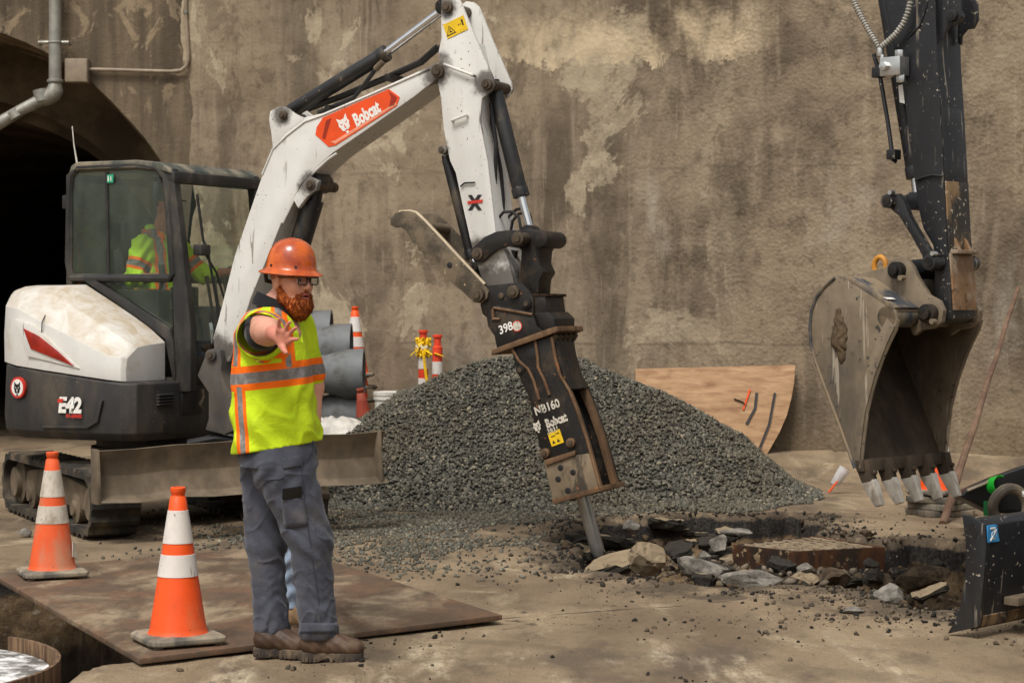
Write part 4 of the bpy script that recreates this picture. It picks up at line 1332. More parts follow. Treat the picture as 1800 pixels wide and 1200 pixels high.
# ---------------- arm (dipper)
arm_px = [(775, 24), (776, 67), (771, 90), (772, 112), (770, 149), (775, 171), (780, 227), (784, 250), (791, 283), (801, 304), (815, 370), (831, 440), (850, 500), (862, 528), (905, 530), (905, 505), (893, 455),
          (871, 408), (857, 283), (852, 320 - 40), (843, 213), (847, 173), (862, 162), (868, 150), (866, 136), (833, 61), (809, 2), (800, -6), (787, -8), (776, 0)]
arm_px = [(775, 24), (776, 67), (771, 90), (772, 112), (770, 149), (775, 171), (780, 227), (784, 250), (791, 283), (801, 304), (815, 370), (831, 440), (850, 500), (862, 528), (905, 530), (905, 505), (893, 455),
          (871, 408), (857, 283), (843, 213), (847, 173), (862, 162), (868, 150), (866, 136), (833, 61), (809, 2), (800, -6), (787, -8), (776, 0)]
core_px = [(776, 67), (771, 90), (772, 112), (770, 149), (775, 171), (780, 227), (784, 250), (791, 283), (801, 304), (815, 370), (831, 440), (850, 500), (862, 528), (905, 530), (905, 505), (893, 455), (871, 408), (857, 283), (843, 213), (842, 173), (820, 70)]
AW = 0.15
arm = plate('arm', BF, core_px, -AW + .015, AW - .015, M_WHITE, EX, .008, -AW)
for l0, l1 in ((-AW, -AW + .024), (AW - .024, AW)):
    plate('arm_side_plate', BF, arm_px, l0, l1, M_WHITE, arm, .004, -AW)
pin('arm_cylinder_pin', BF, 784, 12, .038, -AW - .03, AW + .02, M_PIN, arm)
pin('bucket_cylinder_pin', BF, 854, 148, .036, -AW - .035, AW + .02, M_PIN, arm)
pin('thumb_cylinder_pin', BF, 776, 263, .030, -AW - .02, AW, M_WHITE, arm)
for pa, pb in (((784, 114), (836, 134)), ((797, 213), (822, 203))):
    q0, q1 = BF.at(*pa, -AW), BF.at(*pb, -AW)
    MB().tube([BF.w(q0[0], -AW + .002, q0[1]), BF.w(q0[0], -AW - .03, q0[1]), BF.w(q1[0], -AW - .03, q1[1]), BF.w(q1[0], -AW + .002, q1[1])], .010, 8).build('grab_rail', M_WHITE, arm)
MB().tube([BF.w(a, -AW - .012, z) for a, z in BF.pts([(811, 328), (818, 322), (836, 321)], -AW)], .006, 6).build('wire_loop', M_HOSE, arm)
def on_arm(px, py): a, z = BF.at(px, py, -AW); return BF.w(a, -AW, z)
wa, wb = BF.at(780, 47, -AW), BF.at(820, 28, -AW)
an = math.atan2(wb[1] - wa[1], wb[0] - wa[0]); wx = BF.a * math.cos(an) + up * math.sin(an); wy = -BF.a * math.sin(an) + up * math.cos(an)
wo = on_arm(801, 48)
flat_poly('warning_decal', [[(-.08, -.05), (.08, -.05), (.08, .05), (-.08, .05)]], M_YELLOW, arm, wo, wx, wy, .004)
tri = lambda s, ox, oy: [(ox - s, oy - s * .75), (ox + s, oy - s * .75), (ox, oy + s)]
flat_poly('warning_triangle', [tri(.036, -.042, -.008)], M_PRINTK, arm, wo, wx, wy, .0055)
flat_poly('triangle_field', [tri(.027, -.042, -.009)], M_YELLOW, arm, wo, wx, wy, .0065)
flat_poly('warning_figure', [[(-.05, -.02), (-.044, -.022), (-.036, .006), (-.043, .006)], [(-.045, -.018), (-.030, -.024), (-.030, -.018), (-.042, -.012)]], M_PRINTK, arm, wo, wx, wy, .0075)
flat_poly('warning_text_marks', [[(.022, .0), (.03, .0), (.03, .008), (.022, .008)], [(.036, .0), (.044, .0), (.044, .008), (.036, .008)], [(.052, -.012), (.062, -.012), (.064, .03), (.05, .028)]], M_PRINTK, arm, wo, wx, wy, .0055)
xo = on_arm(835, 356)
flat_poly('cross_decal', [[(-.05, -.05), (-.022, -.05), (.05, .05), (.022, .05)]], M_PRINTK, arm, xo, BF.a, up, .004)
flat_poly('cross_decal', [[(.05, -.05), (.022, -.05), (-.05, .05), (-.022, .05)]], M_PRINTK, arm, xo, BF.a, up, .0048)
flat_poly('cross_band', [[(-.052, -.010), (.056, -.002), (.056, .018), (-.052, .010)]], M_PRINTR, arm, xo, BF.a, up, .0056)

cylinder(BF, (868, 150), (916, 343), (933, 408), .050, .026, EX, 'bucket_cylinder')
cylinder(BF, (786, 280), (829, 452), (838, 470), .036, .020, EX, 'thumb_cylinder', -.02)
for pts, l, r_ in (([(848, 175), (862, 240), (872, 300), (876, 360), (880, 395)], .10, .013), ([(855, 175), (866, 230), (880, 300), (884, 350), (882, 400)], .02, .015), ([(862, 180), (872, 250), (870, 330), (876, 402)], -.05, .013)):
    MB().tube([BF.w(a, l, z) for a, z in BF.pts(pts, l)], r_, 8).build('arm_hose', M_HOSE, EX)
for pts, l in (([(873, 404), (875, 385), (885, 373), (900, 372), (912, 382), (916, 404)], -.06), ([(890, 404), (893, 382), (908, 368), (924, 366), (932, 380), (935, 398)], .08), ([(898, 405), (901, 388), (912, 376), (922, 374)], .02)):
    MB().tube([BF.w(a, l, z) for a, z in BF.pts(pts, l)], .010, 8).build('hose_loop', M_HOSE, EX)
for p, l in (((873, 404), -.06), ((880, 404), .02), ((890, 406), .08)):
    a, z = BF.at(*p, l); MB().cyl(BF.w(a, l, z - .06), BF.w(a, l, z + .02), .017, 10).build('hose_coupling', M_CHROME, EX)

# ---------------- linkage
plate('side_link', BF, [(828, 452), (828, 438), (838, 428), (852, 416), (872, 407), (896, 404), (914, 406), (922, 418), (918, 432), (908, 436), (890, 433), (874, 438), (858, 450), (846, 460), (836, 461)], -.205, -.155, M_STEEL, EX, .006)
plate('side_link', BF, [(828, 452), (828, 438), (838, 428), (852, 416), (872, 407), (896, 404), (914, 406), (922, 418), (918, 432), (908, 436), (890, 433), (874, 438), (858, 450), (846, 460), (836, 461)], .155, .205, M_STEEL, EX, .006, -.205)
pin('link_pin', BF, 838, 446, .040, -.225, .215, M_PIN, EX)
pin('link_pin', BF, 909, 419, .042, -.225, .215, M_PIN, EX)
lk = [(905, 405), (925, 402), (945, 404), (957, 414), (959, 430), (950, 440), (948, 462), (956, 478), (948, 492), (946, 518), (930, 525), (912, 520), (908, 500), (914, 470), (916, 440), (906, 432)]
plate('bucket_link', BF, lk, -.10, .10, M_STEEL, EX, .014)
MB().cyl(*pinb(BF, 948, 420, .05, -.16, .16)[:2], .055, 20).build('link_tube', M_STEEL, EX, .008)
MB().tube([BF.w(a, -.02, z) for a, z in BF.pts([(904, 440), (900, 460), (897, 480), (900, 500)], -.02)], .028, 10).build('corrugated_hose', M_HOSE, EX)
# thumb: two serrated plates and a cross tube
th = [(685, 395), (687, 384), (694, 375), (706, 371), (720, 371), (730, 374), (745, 388), (775, 420), (815, 463), (850, 500), (858, 512), (856, 524), (846, 533), (832, 531), (822, 521), (809, 509), (790, 495), (777, 485), (768, 474), (763, 466), (757, 466), (753, 457), (746, 455), (743, 444), (735, 440), (732, 429), (724, 425), (720, 416), (712, 404), (703, 399), (694, 400)]
M_THUMB = worn('scraped_thumb_steel', srgb(118, 104, 84), .6, .2, srgb(64, 58, 50), .8, 6, .42, .62, srgb(170, 150, 120), 30, .16, .4, 30, .35, .2, (1, 1, 1))
thumb = plate('thumb', BF, th, -.185, -.150, M_THUMB, EX, .004)
plate('far_thumb_plate', BF, th, .135, .170, M_THUMB, thumb, .004, -.185)
for p in ((745, 400), (810, 470)):
    MB().cyl(*pinb(BF, *p, .03, -.16, .15, -.185)[:2], .035, 14).build('thumb_cross_tube', M_MUDST, thumb)
M_EDGE = plain('pale_thumb_edge', srgb(158, 142, 116), .5, .2, .2)
MB().tube([BF.w(a, -.168, z) for a, z in BF.pts([(700, 373), (718, 371), (730, 374), (745, 388), (775, 420), (815, 463), (850, 500)], -.185)], .014, 6).build('top_edge', M_EDGE, thumb)  # pale strip along the top edge, lighter than the plate
pin('thumb_hole', BF, 790, 466, .020, -.188, -.14, M_PRINTK, thumb, None, False)
pin('thumb_pin', BF, 838, 518, .044, -.225, .21, M_PIN, EX)

# ---------------- coupler and breaker
brk = bpy.data.objects.new('hydraulic_breaker', None); col.objects.link(brk); brk.parent = EX
cp = [(844, 536), (850, 510), (854, 502), (905, 497), (916, 497), (926, 506), (938, 524), (938, 552), (868, 552), (858, 560), (848, 552)]
for l0, l1 in ((-.165, -.13), (.13, .165)):
    plate('coupler_plate', BF, cp, l0, l1, M_STEEL, brk, .005, -.165)
pin('coupler_pin', BF, 901, 513, .042, -.19, .18, M_PIN, brk)
pin('coupler_bolt', BF, 880, 520, .020, -.175, -.12, M_PIN, brk, None, False)
pin('coupler_boss', BF, 925, 534, .030, -.185, .17, M_STEEL, brk)
hb = BF.pts([(937, 520), (986, 519), (984, 556), (936, 556)], -.15)
# hook box with rusty top strap
MB().prism(BF, BF.pts([(938, 521), (958, 521), (962, 552), (938, 552)], -.15), -.15, .15).build('hook_box', M_STEEL, brk, .004)
MB().prism(BF, BF.pts([(935, 516), (962, 516), (962, 521), (935, 521)], -.155), -.155, .155).build('hook_strap', M_RUST, brk, .003)
bp = [(855, 556), (862, 542), (874, 536), (936, 550), (944, 574), (962, 586), (874, 615), (869, 590), (858, 574)]
br_plate = plate('bracket_plate', BF, bp, -.185, -.155, M_STEEL, brk, .004)
plate('bracket_plate', BF, bp, .155, .185, M_STEEL, brk, .004, -.185)
MB().prism(BF, BF.pts([(936, 550), (960, 548), (972, 560), (972, 582), (962, 586), (944, 574)], -.185), -.16, .17).build('bracket_web', M_STEEL, brk, .006)
for pa, pb in (((868, 541), (936, 553)), ((866, 543), (867, 562)), ((867, 560), (879, 561))):
    MB().tube([on_l for on_l in [BF.w(*[(a, -.19, z) for a, z in [BF.at(*pa, -.19)]][0]), BF.w(*[(a, -.19, z) for a, z in [BF.at(*pb, -.19)]][0])]], .010, 6).build('weld_rib', M_RUSTEDGE, br_plate)
fl = BF.pts([(864, 624), (962, 590), (982, 582), (980, 573), (960, 579), (866, 614)], -.20)
MB().prism(BF, fl, -.21, .21).build('mounting_flange', M_RUSTEDGE, brk, .004)
for k in range(5):
    a, z = BF.at(976, 578, -.2)
    MB().cyl(BF.w(a - .01, -.16 + .08 * k, z - .035), BF.w(a - .035, -.16 + .08 * k, z - .075), .019, 6).build('flange_bolt', M_PIN, brk)
body = [(898, 612), (906, 645), (917, 672), (930, 700), (938, 742), (950, 790), (962, 840), (974, 884), (1056, 861), (1042, 810), (1030, 770), (1014, 722), (998, 682), (984, 660), (976, 630), (970, 590)]
near_side = plate('breaker_side_plate', BF, body, -.175, -.148, M_STEEL, brk, .005)
plate('breaker_side_plate', BF, body, .148, .175, M_STEEL, brk, .005, -.175)
# wear skirt, welded and rubbed bright-brown
MB().prism(BF, BF.pts([(956, 808), (1038, 796), (1058, 862), (974, 886)], -.178), -.184, -.17).build('wear_plate', worn('scraped_wear_plate', srgb(128, 112, 90), .6, .2, srgb(58, 52, 46), .85, 9, .46, .62, srgb(150, 100, 60), 24, .14, .4, 30, .35, .2), near_side, .003)
MB().prism(BF, BF.pts([(972, 886), (1060, 862), (1058, 853), (970, 877)], -.185), -.186, .186).build('toe_plate', M_RUSTEDGE, brk, .003)
MB().prism(BF, BF.pts([(960, 818), (1012, 799), (1012, 791), (958, 808)], -.19), -.20, -.17).build('weld_bar', M_RUSTEDGE, near_side, .004)
for p in ((985, 822), (1007, 830), (981, 842), (998, 862)):
    pin('drain_hole', BF, *p, .021, -.1855, -.16, M_PRINTK, near_side, None, False)
pin('side_hole', BF, 934, 622, .040, -.1765, -.15, M_PRINTK, near_side, None, False)
for p in ((957, 796), (1002, 778)):
    pin('side_bolt', BF, *p, .030, -.20, -.15, M_RUSTEDGE, near_side, None, True)
pin('side_bolt', BF, 914, 650, .030, -.182, -.15, M_STEEL, near_side)
for rp in ([(900, 612), (912, 634), (928, 648), (938, 668), (948, 702)], [(941, 598), (945, 625), (946, 645), (957, 668), (966, 694)], [(970, 592), (976, 628), (984, 658), (1000, 684), (1016, 724), (1032, 772), (1056, 858)]):
    MB().tube([BF.w(a, -.182, z) for a, z in BF.pts(rp, -.18)], .011, 6).build('weld_rib', M_RUSTEDGE, near_side)
# open front: inner hammer body, front flange strips
ib = [(905, 610), (960, 592), (972, 640), (990, 690), (1012, 740), (1040, 850), (985, 868), (935, 700)]
plate('hammer_cylinder', BF, ib, -.085, .085, M_CYL, brk, .02, -.1)
for l0, l1 in ((-.149, -.118), (.10, .149)):
    MB().prism(BF, BF.pts([(984, 660), (998, 682), (1014, 722), (1030, 770), (1056, 861), (1046, 864), (1020, 772), (1004, 726), (988, 690)], -.175), l0, l1).build('front_flange', M_RUSTEDGE, brk, .004)
MB().prism(BF, BF.pts([(964, 600), (972, 594), (980, 630), (990, 662), (1002, 684), (994, 688), (982, 668), (972, 636)], -.175), -.147, .147).build('upper_front_plate', M_STEEL, brk, .006)
c0, c1 = BF.at(1012, 830, 0), BF.at(1053, 978, 0)
MB().tube([BF.w(c0[0], 0, c0[1]), BF.w(c1[0] - .01, 0, c1[1] + .04), BF.w(c1[0], 0, c1[1])], [.045, .045, .030], 20).build('chisel', worn('polished_chisel_steel', srgb(158, 154, 146), .34, .7, srgb(84, 72, 58), .7, 5, .48, .72), brk)
# stencils on the breaker
ua, ub = BF.at(946, 760, -.176), BF.at(1000, 740, -.176)
an = math.atan2(ub[1] - ua[1], ub[0] - ua[0]); bx_ = BF.a * math.cos(an) + up * math.sin(an); by_ = -BF.a * math.sin(an) + up * math.cos(an)
def on_brk(px, py): a, z = BF.at(px, py, -.176); return BF.w(a, -.176, z)
text_mesh('NB160', [M_STENCIL], 'stencil_lettering', near_side, on_brk(962, 716), bx_, by_, .055, .85, .03, 0, .004)
text_mesh('Bobcat', [M_STENCIL], 'stencil_lettering', near_side, on_brk(978, 739), bx_, by_, .055, .72, .05, 0, .004)
text_mesh('3931', [M_STENCIL], 'chalk_number', near_side, on_brk(972, 756), bx_, by_, .034, .9, .02, .1, .005)
cat('stencil_emblem', near_side, on_brk(944, 748), bx_, by_, .055, M_STENCIL, M_STEEL, .004)
yo = on_brk(977, 769)
flat_poly('yellow_decal', [[(-.045, -.045), (.045, -.045), (.045, .045), (-.045, .045)]], M_YELLOW, near_side, yo, bx_, by_, .003)
flat_poly('decal_marks', [tri(.012, -.022, -.022), tri(.012, .012, -.022), [(-.03, .012), (.0, .012), (.0, .018), (-.03, .018)], [(.008, .02), (.035, .02), (.035, .026), (.008, .026)]], M_PRINTK, near_side, yo, bx_, by_, .0045)
def on_brp(px, py): a, z = BF.at(px, py, -.186); return BF.w(a, -.186, z)
text_mesh('398', [M_PRINTW], 'chalk_number', br_plate, on_brp(889, 577), bx_, by_, .055, .9, .02, .1, .004)
rp_ = on_brp(909, 573)
flat_poly('red_ring', [circ(.036)], M_PRINTR, br_plate, rp_, bx_, by_, .003)
flat_poly('ring_field', [circ(.030)], M_STENCIL, br_plate, rp_, bx_, by_, .0042)

# ================================================================== BLACK EXCAVATOR (only its arm, bucket and blade reach into the picture)
GF = Frame((2.05, 11.5, 0), 135)
M_BLK = worn('scratched_black_paint', srgb(36, 36, 38), 0.40, 0.1, srgb(84, 78, 70), 0.35, 3.5, 0.48, 0.8, srgb(176, 166, 148), 44, 0.155, 0.08, 40, 0.42, 0.2, (1, 1, 0.35), 0, srgb(140, 130, 116))
M_BLKLOW = worn('worn_black_tan_paint', srgb(52, 47, 42), 0.55, 0.1, srgb(138, 112, 80), 0.9, 7.5, 0.46, 0.60, srgb(176, 166, 148), 34, 0.12, 0.3, 40, 0.4, 0.2, (1, 1, 0.35))
M_RUSTTAN = worn('rusty_tan_steel', srgb(134, 102, 70), 0.6, 0.25, srgb(168, 156, 138), 0.8, 8, 0.46, 0.66, srgb(84, 56, 36), 22, 0.10, 0.3, 34, 0.4, 0.3, (1, 1, 0.7))
M_BUCKET = worn('dirt_polished_bucket_steel', srgb(134, 119, 98), 0.48, 0.3, srgb(88, 80, 70), 0.85, 2.6, 0.42, 0.66, srgb(66, 62, 58), 30, 0.13, 0.15, 24, 0.45, 0.22, (1, 1, 0.4), 0, srgb(178, 166, 146))
M_BKIN = worn('dark_bucket_inside', srgb(74, 62, 48), 0.75, 0.1, srgb(50, 42, 34), 0.8, 4, 0.4, 0.66, None, 30, .2, .3, 30, .3, .25)
M_BKTOP = worn('dusty_blue_black_steel', srgb(64, 68, 74), 0.5, 0.25, srgb(140, 122, 96), 0.9, 6, 0.42, 0.60, None, 40, 0.2, 0.25, 40, 0.4, 0.25)
M_TOOTH = worn('bright_worn_tooth', srgb(186, 178, 166), 0.42, 0.4, srgb(112, 98, 80), 0.8, 9, 0.46, 0.66, None, 30, .2, .3, 40, .4, .2)
M_GREYHOSE = plain('grey_spiral_hose', srgb(150, 146, 136), 0.5)
M_ALU = plain('bright_valve_metal', (0.62, 0.62, 0.60), 0.28, 0.9, 0.1)
M_LIFT = plain('orange_lifting_eye', srgb(206, 140, 50), 0.5)
M_MUDLUMP = worn('wet_mud', srgb(86, 70, 50), 0.7, 0, srgb(58, 48, 36), .8, 12, .4, .65, None, 30, .2, .8, 30, .3, .3)

BX = thing('black_excavator', GF.w(-3.2, 0.3, 0), 'black excavator reaching in from the right with hanging toothed bucket and dozer blade', 'excavator')
AL0, AL1 = -0.32, -0.58

arm_o = [(1534, -120), (1553, 0), (1572, 100), (1591, 187), (1607, 317), (1614, 367), (1622, 401), (1640, 432), (1643, 470), (1640, 530), (1644, 556), (1654, 566), (1672, 560), (1673, 548), (1669, 487), (1663, 407), (1659, 317), (1652, 187), (1647, 107), (1644, 0), (1640, -120)]
barm = MB().prism(GF, GF.pts(arm_o, AL0), AL1, AL0).build('arm', M_BLK, BX, 0.010)
# worn lower part of the underside, the stop bar and its weld
def under(pyA, pyB, mat, nm, lift=0.006, l0=AL0 - .012, l1=AL1 + .012, k0=0, k1=0):
    xs_ = lambda y: np.interp(y, [0, 107, 187, 317, 407, 487, 548], [1644, 1647, 1652, 1659, 1663, 1669, 1673])
    ys = np.linspace(pyA, pyB, 6)
    o_ = [GF.at(float(xs_(y)), float(y), AL0) for y in ys]
    poly = [(a - lift, z) for a, z in o_] + [(a + .01, z) for a, z in o_[::-1]]
    return MB().prism(GF, poly, l1, l0).build(nm, mat, barm, 0.003)
under(188, 318, M_BLK, 'underside_plate')
under(318, 440, M_BLKLOW, 'underside_plate', 0.009)
under(446, 545, M_RUSTTAN, 'wear_strip', 0.014)
a, z = GF.at(1667, 442, AL0)
MB().fbox(GF, a - .05, a + .01, AL1 + .02, AL0 - .02, z - .012, z + .012).build('stop_bar', M_RUSTTAN, barm, .004)
for l in (-.39, -.50):
    MB().prism(GF, [(a - .04, z + .012), (a, z + .012), (a, z + .08)], l - .012, l + .012).build('stop_gusset', M_RUSTTAN, barm, .003)
MB().tube([GF.w(q[0], AL0 + .004, q[1]) for q in GF.pts([(1633, -60), (1630, 10), (1618, 45), (1596, 68)], AL0)], .005, 6).build('weld_line', M_BLK, barm)
# lug plates with eye on the underside, near the top of the picture
for l in (AL0 - .03, AL1 + .05):
    lp = GF.pts([(1650, -60), (1664, -30), (1682, 0), (1684, 28), (1676, 44), (1664, 46), (1655, 58), (1654, 74), (1648, 70)], AL0)
    lug = MB().prism(GF, lp, l - .02, l).build('underside_lug', M_BLK, barm, .004)
a, z = GF.at(1671, 27, AL0)
MB().cyl(GF.w(a, AL0 + .0, z), GF.w(a, AL0 - .10, z), .034, 20).build('lug_boss', M_BLK, barm, .004)
MB().cyl(GF.w(a, AL0 + .003, z), GF.w(a, AL0 - .02, z), .018, 14).build('boss_bore', M_PRINTK, barm)
MB().tube([GF.w(q[0] - .01, AL0 + .012, q[1]) for q in GF.pts([(1608, 318), (1622, 312), (1640, 308), (1656, 310)], AL0)], .007, 6).build('grease_line', M_HOSE, barm)

# bucket cylinder and its pipes
p0 = GF.w(*(lambda q: (q[0], -.45, q[1]))(GF.at(1528, -110, -.32))); p1 = GF.w(*(lambda q: (q[0], -.45, q[1]))(GF.at(1596, 308, -.32))); p2 = GF.w(*(lambda q: (q[0], -.45, q[1]))(GF.at(1601, 352, -.32)))
off = GF.a * 0.035
cb = MB().cyl(p0 + off, p1 + off, .050, 22).build('cylinder_barrel', M_BLK, BX, .006)
dn = (p1 - p0).normalized()
MB().cyl(p1 + off - dn * .06, p1 + off + dn * .01, .056, 22).build('gland_collar', M_BLK, cb, .004)
MB().cyl(p1 + off, p2 + off, .030, 16).build('cylinder_rod', M_CHROME, BX)
MB().cyl(p2 + off - GF.l * .07, p2 + off + GF.l * .07, .055, 18).build('rod_eye', M_BLK, BX, .006)
tl_ = -.36
MB().tube([GF.w(q[0], tl_, q[1]) for q in GF.pts([(1536, 96), (1541, 112), (1548, 140), (1560, 210), (1570, 282), (1575, 284)], tl_)], .013, 8).build('hydraulic_pipe', M_BLK, BX)
for p in ((1544, 128), (1570, 272)):
    q = GF.at(*p, tl_); MB().fbox(GF, q[0] - .03, q[0] + .03, tl_ - .04, tl_ + .03, q[1] - .03, q[1] + .03).build('pipe_clamp', M_BLK, BX, .006)
def spiral_hose(pts, l, r):
    P = [Vector(GF.w(q[0], l, q[1])) for q in GF.pts(pts, l)]
    dense = []
    for i in range(len(P) - 1):
        n_ = max(2, int((P[i + 1] - P[i]).length / .0045))
        dense += [P[i].lerp(P[i + 1], k / n_) for k in range(n_)]
    rs = [r * (1.0 if (k // 2) % 2 else .72) for k in range(len(dense))]
    return MB().tube(dense, rs, 10).build('spiral_hose', M_GREYHOSE, BX)
spiral_hose([(1496, -20), (1502, 5), (1513, 28), (1526, 52), (1538, 72), (1546, 86)], -.27, .019)
spiral_hose([(1602, -20), (1600, 5), (1596, 22), (1588, 42), (1575, 60), (1560, 74), (1550, 82)], -.26, .019)
for p, r_ in (((1547, 92), .022), ((1551, 104), .015), ((1553, 116), .022)):
    q = GF.at(*p, -.265); MB().cyl(GF.w(q[0], -.265, q[1] + .025), GF.w(q[0], -.265, q[1] - .025), r_, 12).build('hose_fitting', M_ALU, BX, .003)
q = GF.at(1574, 118, -.27)
vb = MB().fbox(GF, q[0] - .07, q[0] + .07, -.31, -.21, q[1] - .055, q[1] + .055).build('valve_block', M_ALU, BX, .006)
for dz_, da in ((.07, -.035), (-.07, -.045)):
    MB().cyl(GF.w(q[0] + da, -.26, q[1] + dz_ * .7), GF.w(q[0] + da, -.26, q[1] + dz_ * 1.35), .028, 6).build('valve_nut', M_ALU, vb, .003)
MB().cyl(GF.w(q[0] + .03, -.21, q[1]), GF.w(q[0] + .03, -.18, q[1]), .028, 6).build('valve_nut', M_ALU, vb, .003)
q = GF.at(1585, 165, AL0); o = GF.w(q[0], AL0, q[1])
flat_poly('label_strip', [[(-.012, -.05), (.022, -.06), (.008, .055), (-.022, .05)]], M_PRINTW, barm, o, -GF.a, up, .003)

# links
lkp = arc(1563, 354, 12, 90, 280, 6) + [(1578, 340), (1588, 352), (1598, 380), (1612, 405), (1632, 438), (1650, 448)] + arc(1636, 462, 15, -40, 130, 6) + [(1620, 448), (1600, 412), (1580, 380)]
for l0, l1 in ((-.30, -.25), (-.65, -.60)):
    MB().prism(GF, GF.pts(lkp, -.25), l0, l1).build('tipping_link', M_BLK, BX, .008)
for p, r_ in (((1563, 354), .042), ((1637, 461), .046)):
    a, z = GF.at(*p, -.24)
    b_ = MB().cyl(GF.w(a, -.21, z), GF.w(a, -.69, z), r_, 22).build('link_pin', M_BLK, BX, .006)
    MB().cyl(GF.w(a, -.205, z), GF.w(a, -.215, z), r_ * .62, 18).build('pin_cap', M_STEEL, b_)
    MB().cyl(GF.w(a - .03, -.20, z + .05), GF.w(a - .03, -.24, z + .05), .014, 10).build('grease_nipple', M_ALU, b_)
cl = [(1632, 470), (1622, 455), (1606, 456), (1590, 458), (1566, 466), (1562, 482), (1576, 492), (1600, 486), (1625, 478)]
MB().prism(GF, GF.pts(cl, -.36), -.55, -.36).build('bucket_link', M_BLK, BX, .012)

# bucket
bk = bpy.data.objects.new('bucket', None); col.objects.link(bk); bk.parent = BX
side = [(1468, 488), (1450, 503), (1436, 522), (1427, 545), (1424, 572), (1426, 605), (1434, 635), (1445, 665), (1462, 710), (1479, 755), (1503, 822), (1511, 822), (1516, 772), (1522, 724), (1530, 690), (1539, 659), (1549, 630), (1561, 602), (1572, 580), (1577, 562), (1574, 545), (1560, 537), (1495, 492)]
sp = GF.pts(side, 0)
BW = -0.90
MB().prism(GF, sp, -.022, 0).build('side_plate', M_BUCKET, bk, .004)
MB().prism(GF, sp, BW, BW + .022).build('side_plate', M_BUCKET, bk, .004)
# curved back sheet as thin shell following the outline
idx = [20, 21, 22, 0, 1, 2, 3, 4, 5, 6, 7, 8, 9, 10]
outer = [Vector((sp[i][0], 0, sp[i][1])) for i in idx]
cen = Vector((sum(p.x for p in outer) / len(outer), 0, sum(p.z for p in outer) / len(outer)))
nrm = []
for i in range(len(outer)):
    t_ = outer[min(i + 1, len(outer) - 1)] - outer[max(i - 1, 0)]
    n_ = Vector((t_.z, 0, -t_.x)).normalized()
    if n_.dot(outer[i] - cen) < 0: n_ = -n_
    nrm.append(n_)
rings = []
ins = [o_ - n_ * .004 for o_, n_ in zip(outer, nrm)]; inn = [o_ - n_ * .024 for o_, n_ in zip(outer, nrm)]
lp = ins + inn[::-1]
mb = MB(); mb.loft([[GF.w(p.x, -.0225, p.z) for p in lp], [GF.w(p.x, BW + .0225, p.z) for p in lp]])
nn = len(ins)
mb.mi = [0 if i < nn - 1 or i >= 2 * nn - 1 else 1 for i in range(len(mb.f))]
mb.build('back_sheet', [M_BUCKET, M_BKIN], bk, 0)
# rolled wear rim along the side plate's outer edge
MB().tube([GF.w(p.x, .002, p.z) for p in outer[3:]], .010, 6).build('edge_rim', M_BKTOP, bk)
# front edge strip of the near plate
fe = [sp[i] for i in (11, 12, 13, 14, 15, 16, 17, 18, 19)]
MB().tube([GF.w(a, -.011, z) for a, z in fe], .014, 6).build('edge_rim', M_BUCKET, bk)
MB().tube([GF.w(a, BW + .011, z) for a, z in fe], .014, 6).build('edge_rim', M_BUCKET, bk)
ov = GF.pts([(1512, 815), (1516, 772), (1522, 724), (1539, 659), (1561, 602), (1574, 575), (1560, 560), (1540, 600), (1512, 690), (1503, 760)], 0)
MB().prism(GF, ov, .0, .010).build('side_cutter', M_BUCKET, bk, .003)
# top tube and plate between the ears
a, z = GF.at(1566, 560, 0)
MB().cyl(GF.w(a + .03, -.0, z + .01), GF.w(a + .03, BW, z + .01), .062, 22).build('torque_tube', M_BKTOP, bk)
tp = GF.pts([(1468, 486), (1496, 489), (1574, 541), (1570, 548), (1494, 497)], 0)
MB().prism(GF, [(a, z + .004) for a, z in tp], BW, -.0).build('top_plate', M_BKTOP, bk, .003)
ear = [(1486, 520), (1494, 484), (1520, 478), (1556, 470), (1566, 458), (1580, 452), (1594, 456), (1604, 468), (1612, 486), (1632, 518), (1650, 528), (1658, 545), (1655, 566), (1640, 577), (1620, 580), (1606, 590), (1600, 580), (1590, 545), (1560, 548)]
e_a = GF.pts(ear, -.24)
for l0, l1 in ((-.28, -.24), (-.66, -.62)):
    MB().prism(GF, e_a, l0, l1).build('hinge_ear', M_BUCKET, bk, .006)
for p, r_ in (((1577, 475), .050), ((1632, 551), .056)):
    a, z = GF.at(*p, -.22)
    b_ = MB().cyl(GF.w(a, -.19, z), GF.w(a, -.71, z), r_, 22).build('hinge_pin', M_STEEL, bk, .006)
    MB().cyl(GF.w(a, -.165, z), GF.w(a, -.20, z), r_ * .62, 18).build('pin_cap', M_STEEL, b_, .004)
    MB().cyl(GF.w(a - .045, -.18, z - .045), GF.w(a - .045, -.22, z - .045), .016, 10).build('pin_bolt', M_BUCKET, b_)
a, z = GF.at(1547, 468, -.45)
n_ = 24
MB().tube([GF.w(a + .042 * math.cos(2 * math.pi * k / n_), -.45, z + .055 * math.sin(2 * math.pi * k / n_)) for k in range(n_ + 2)], .017, 8).build('lifting_eye', M_LIFT, bk)
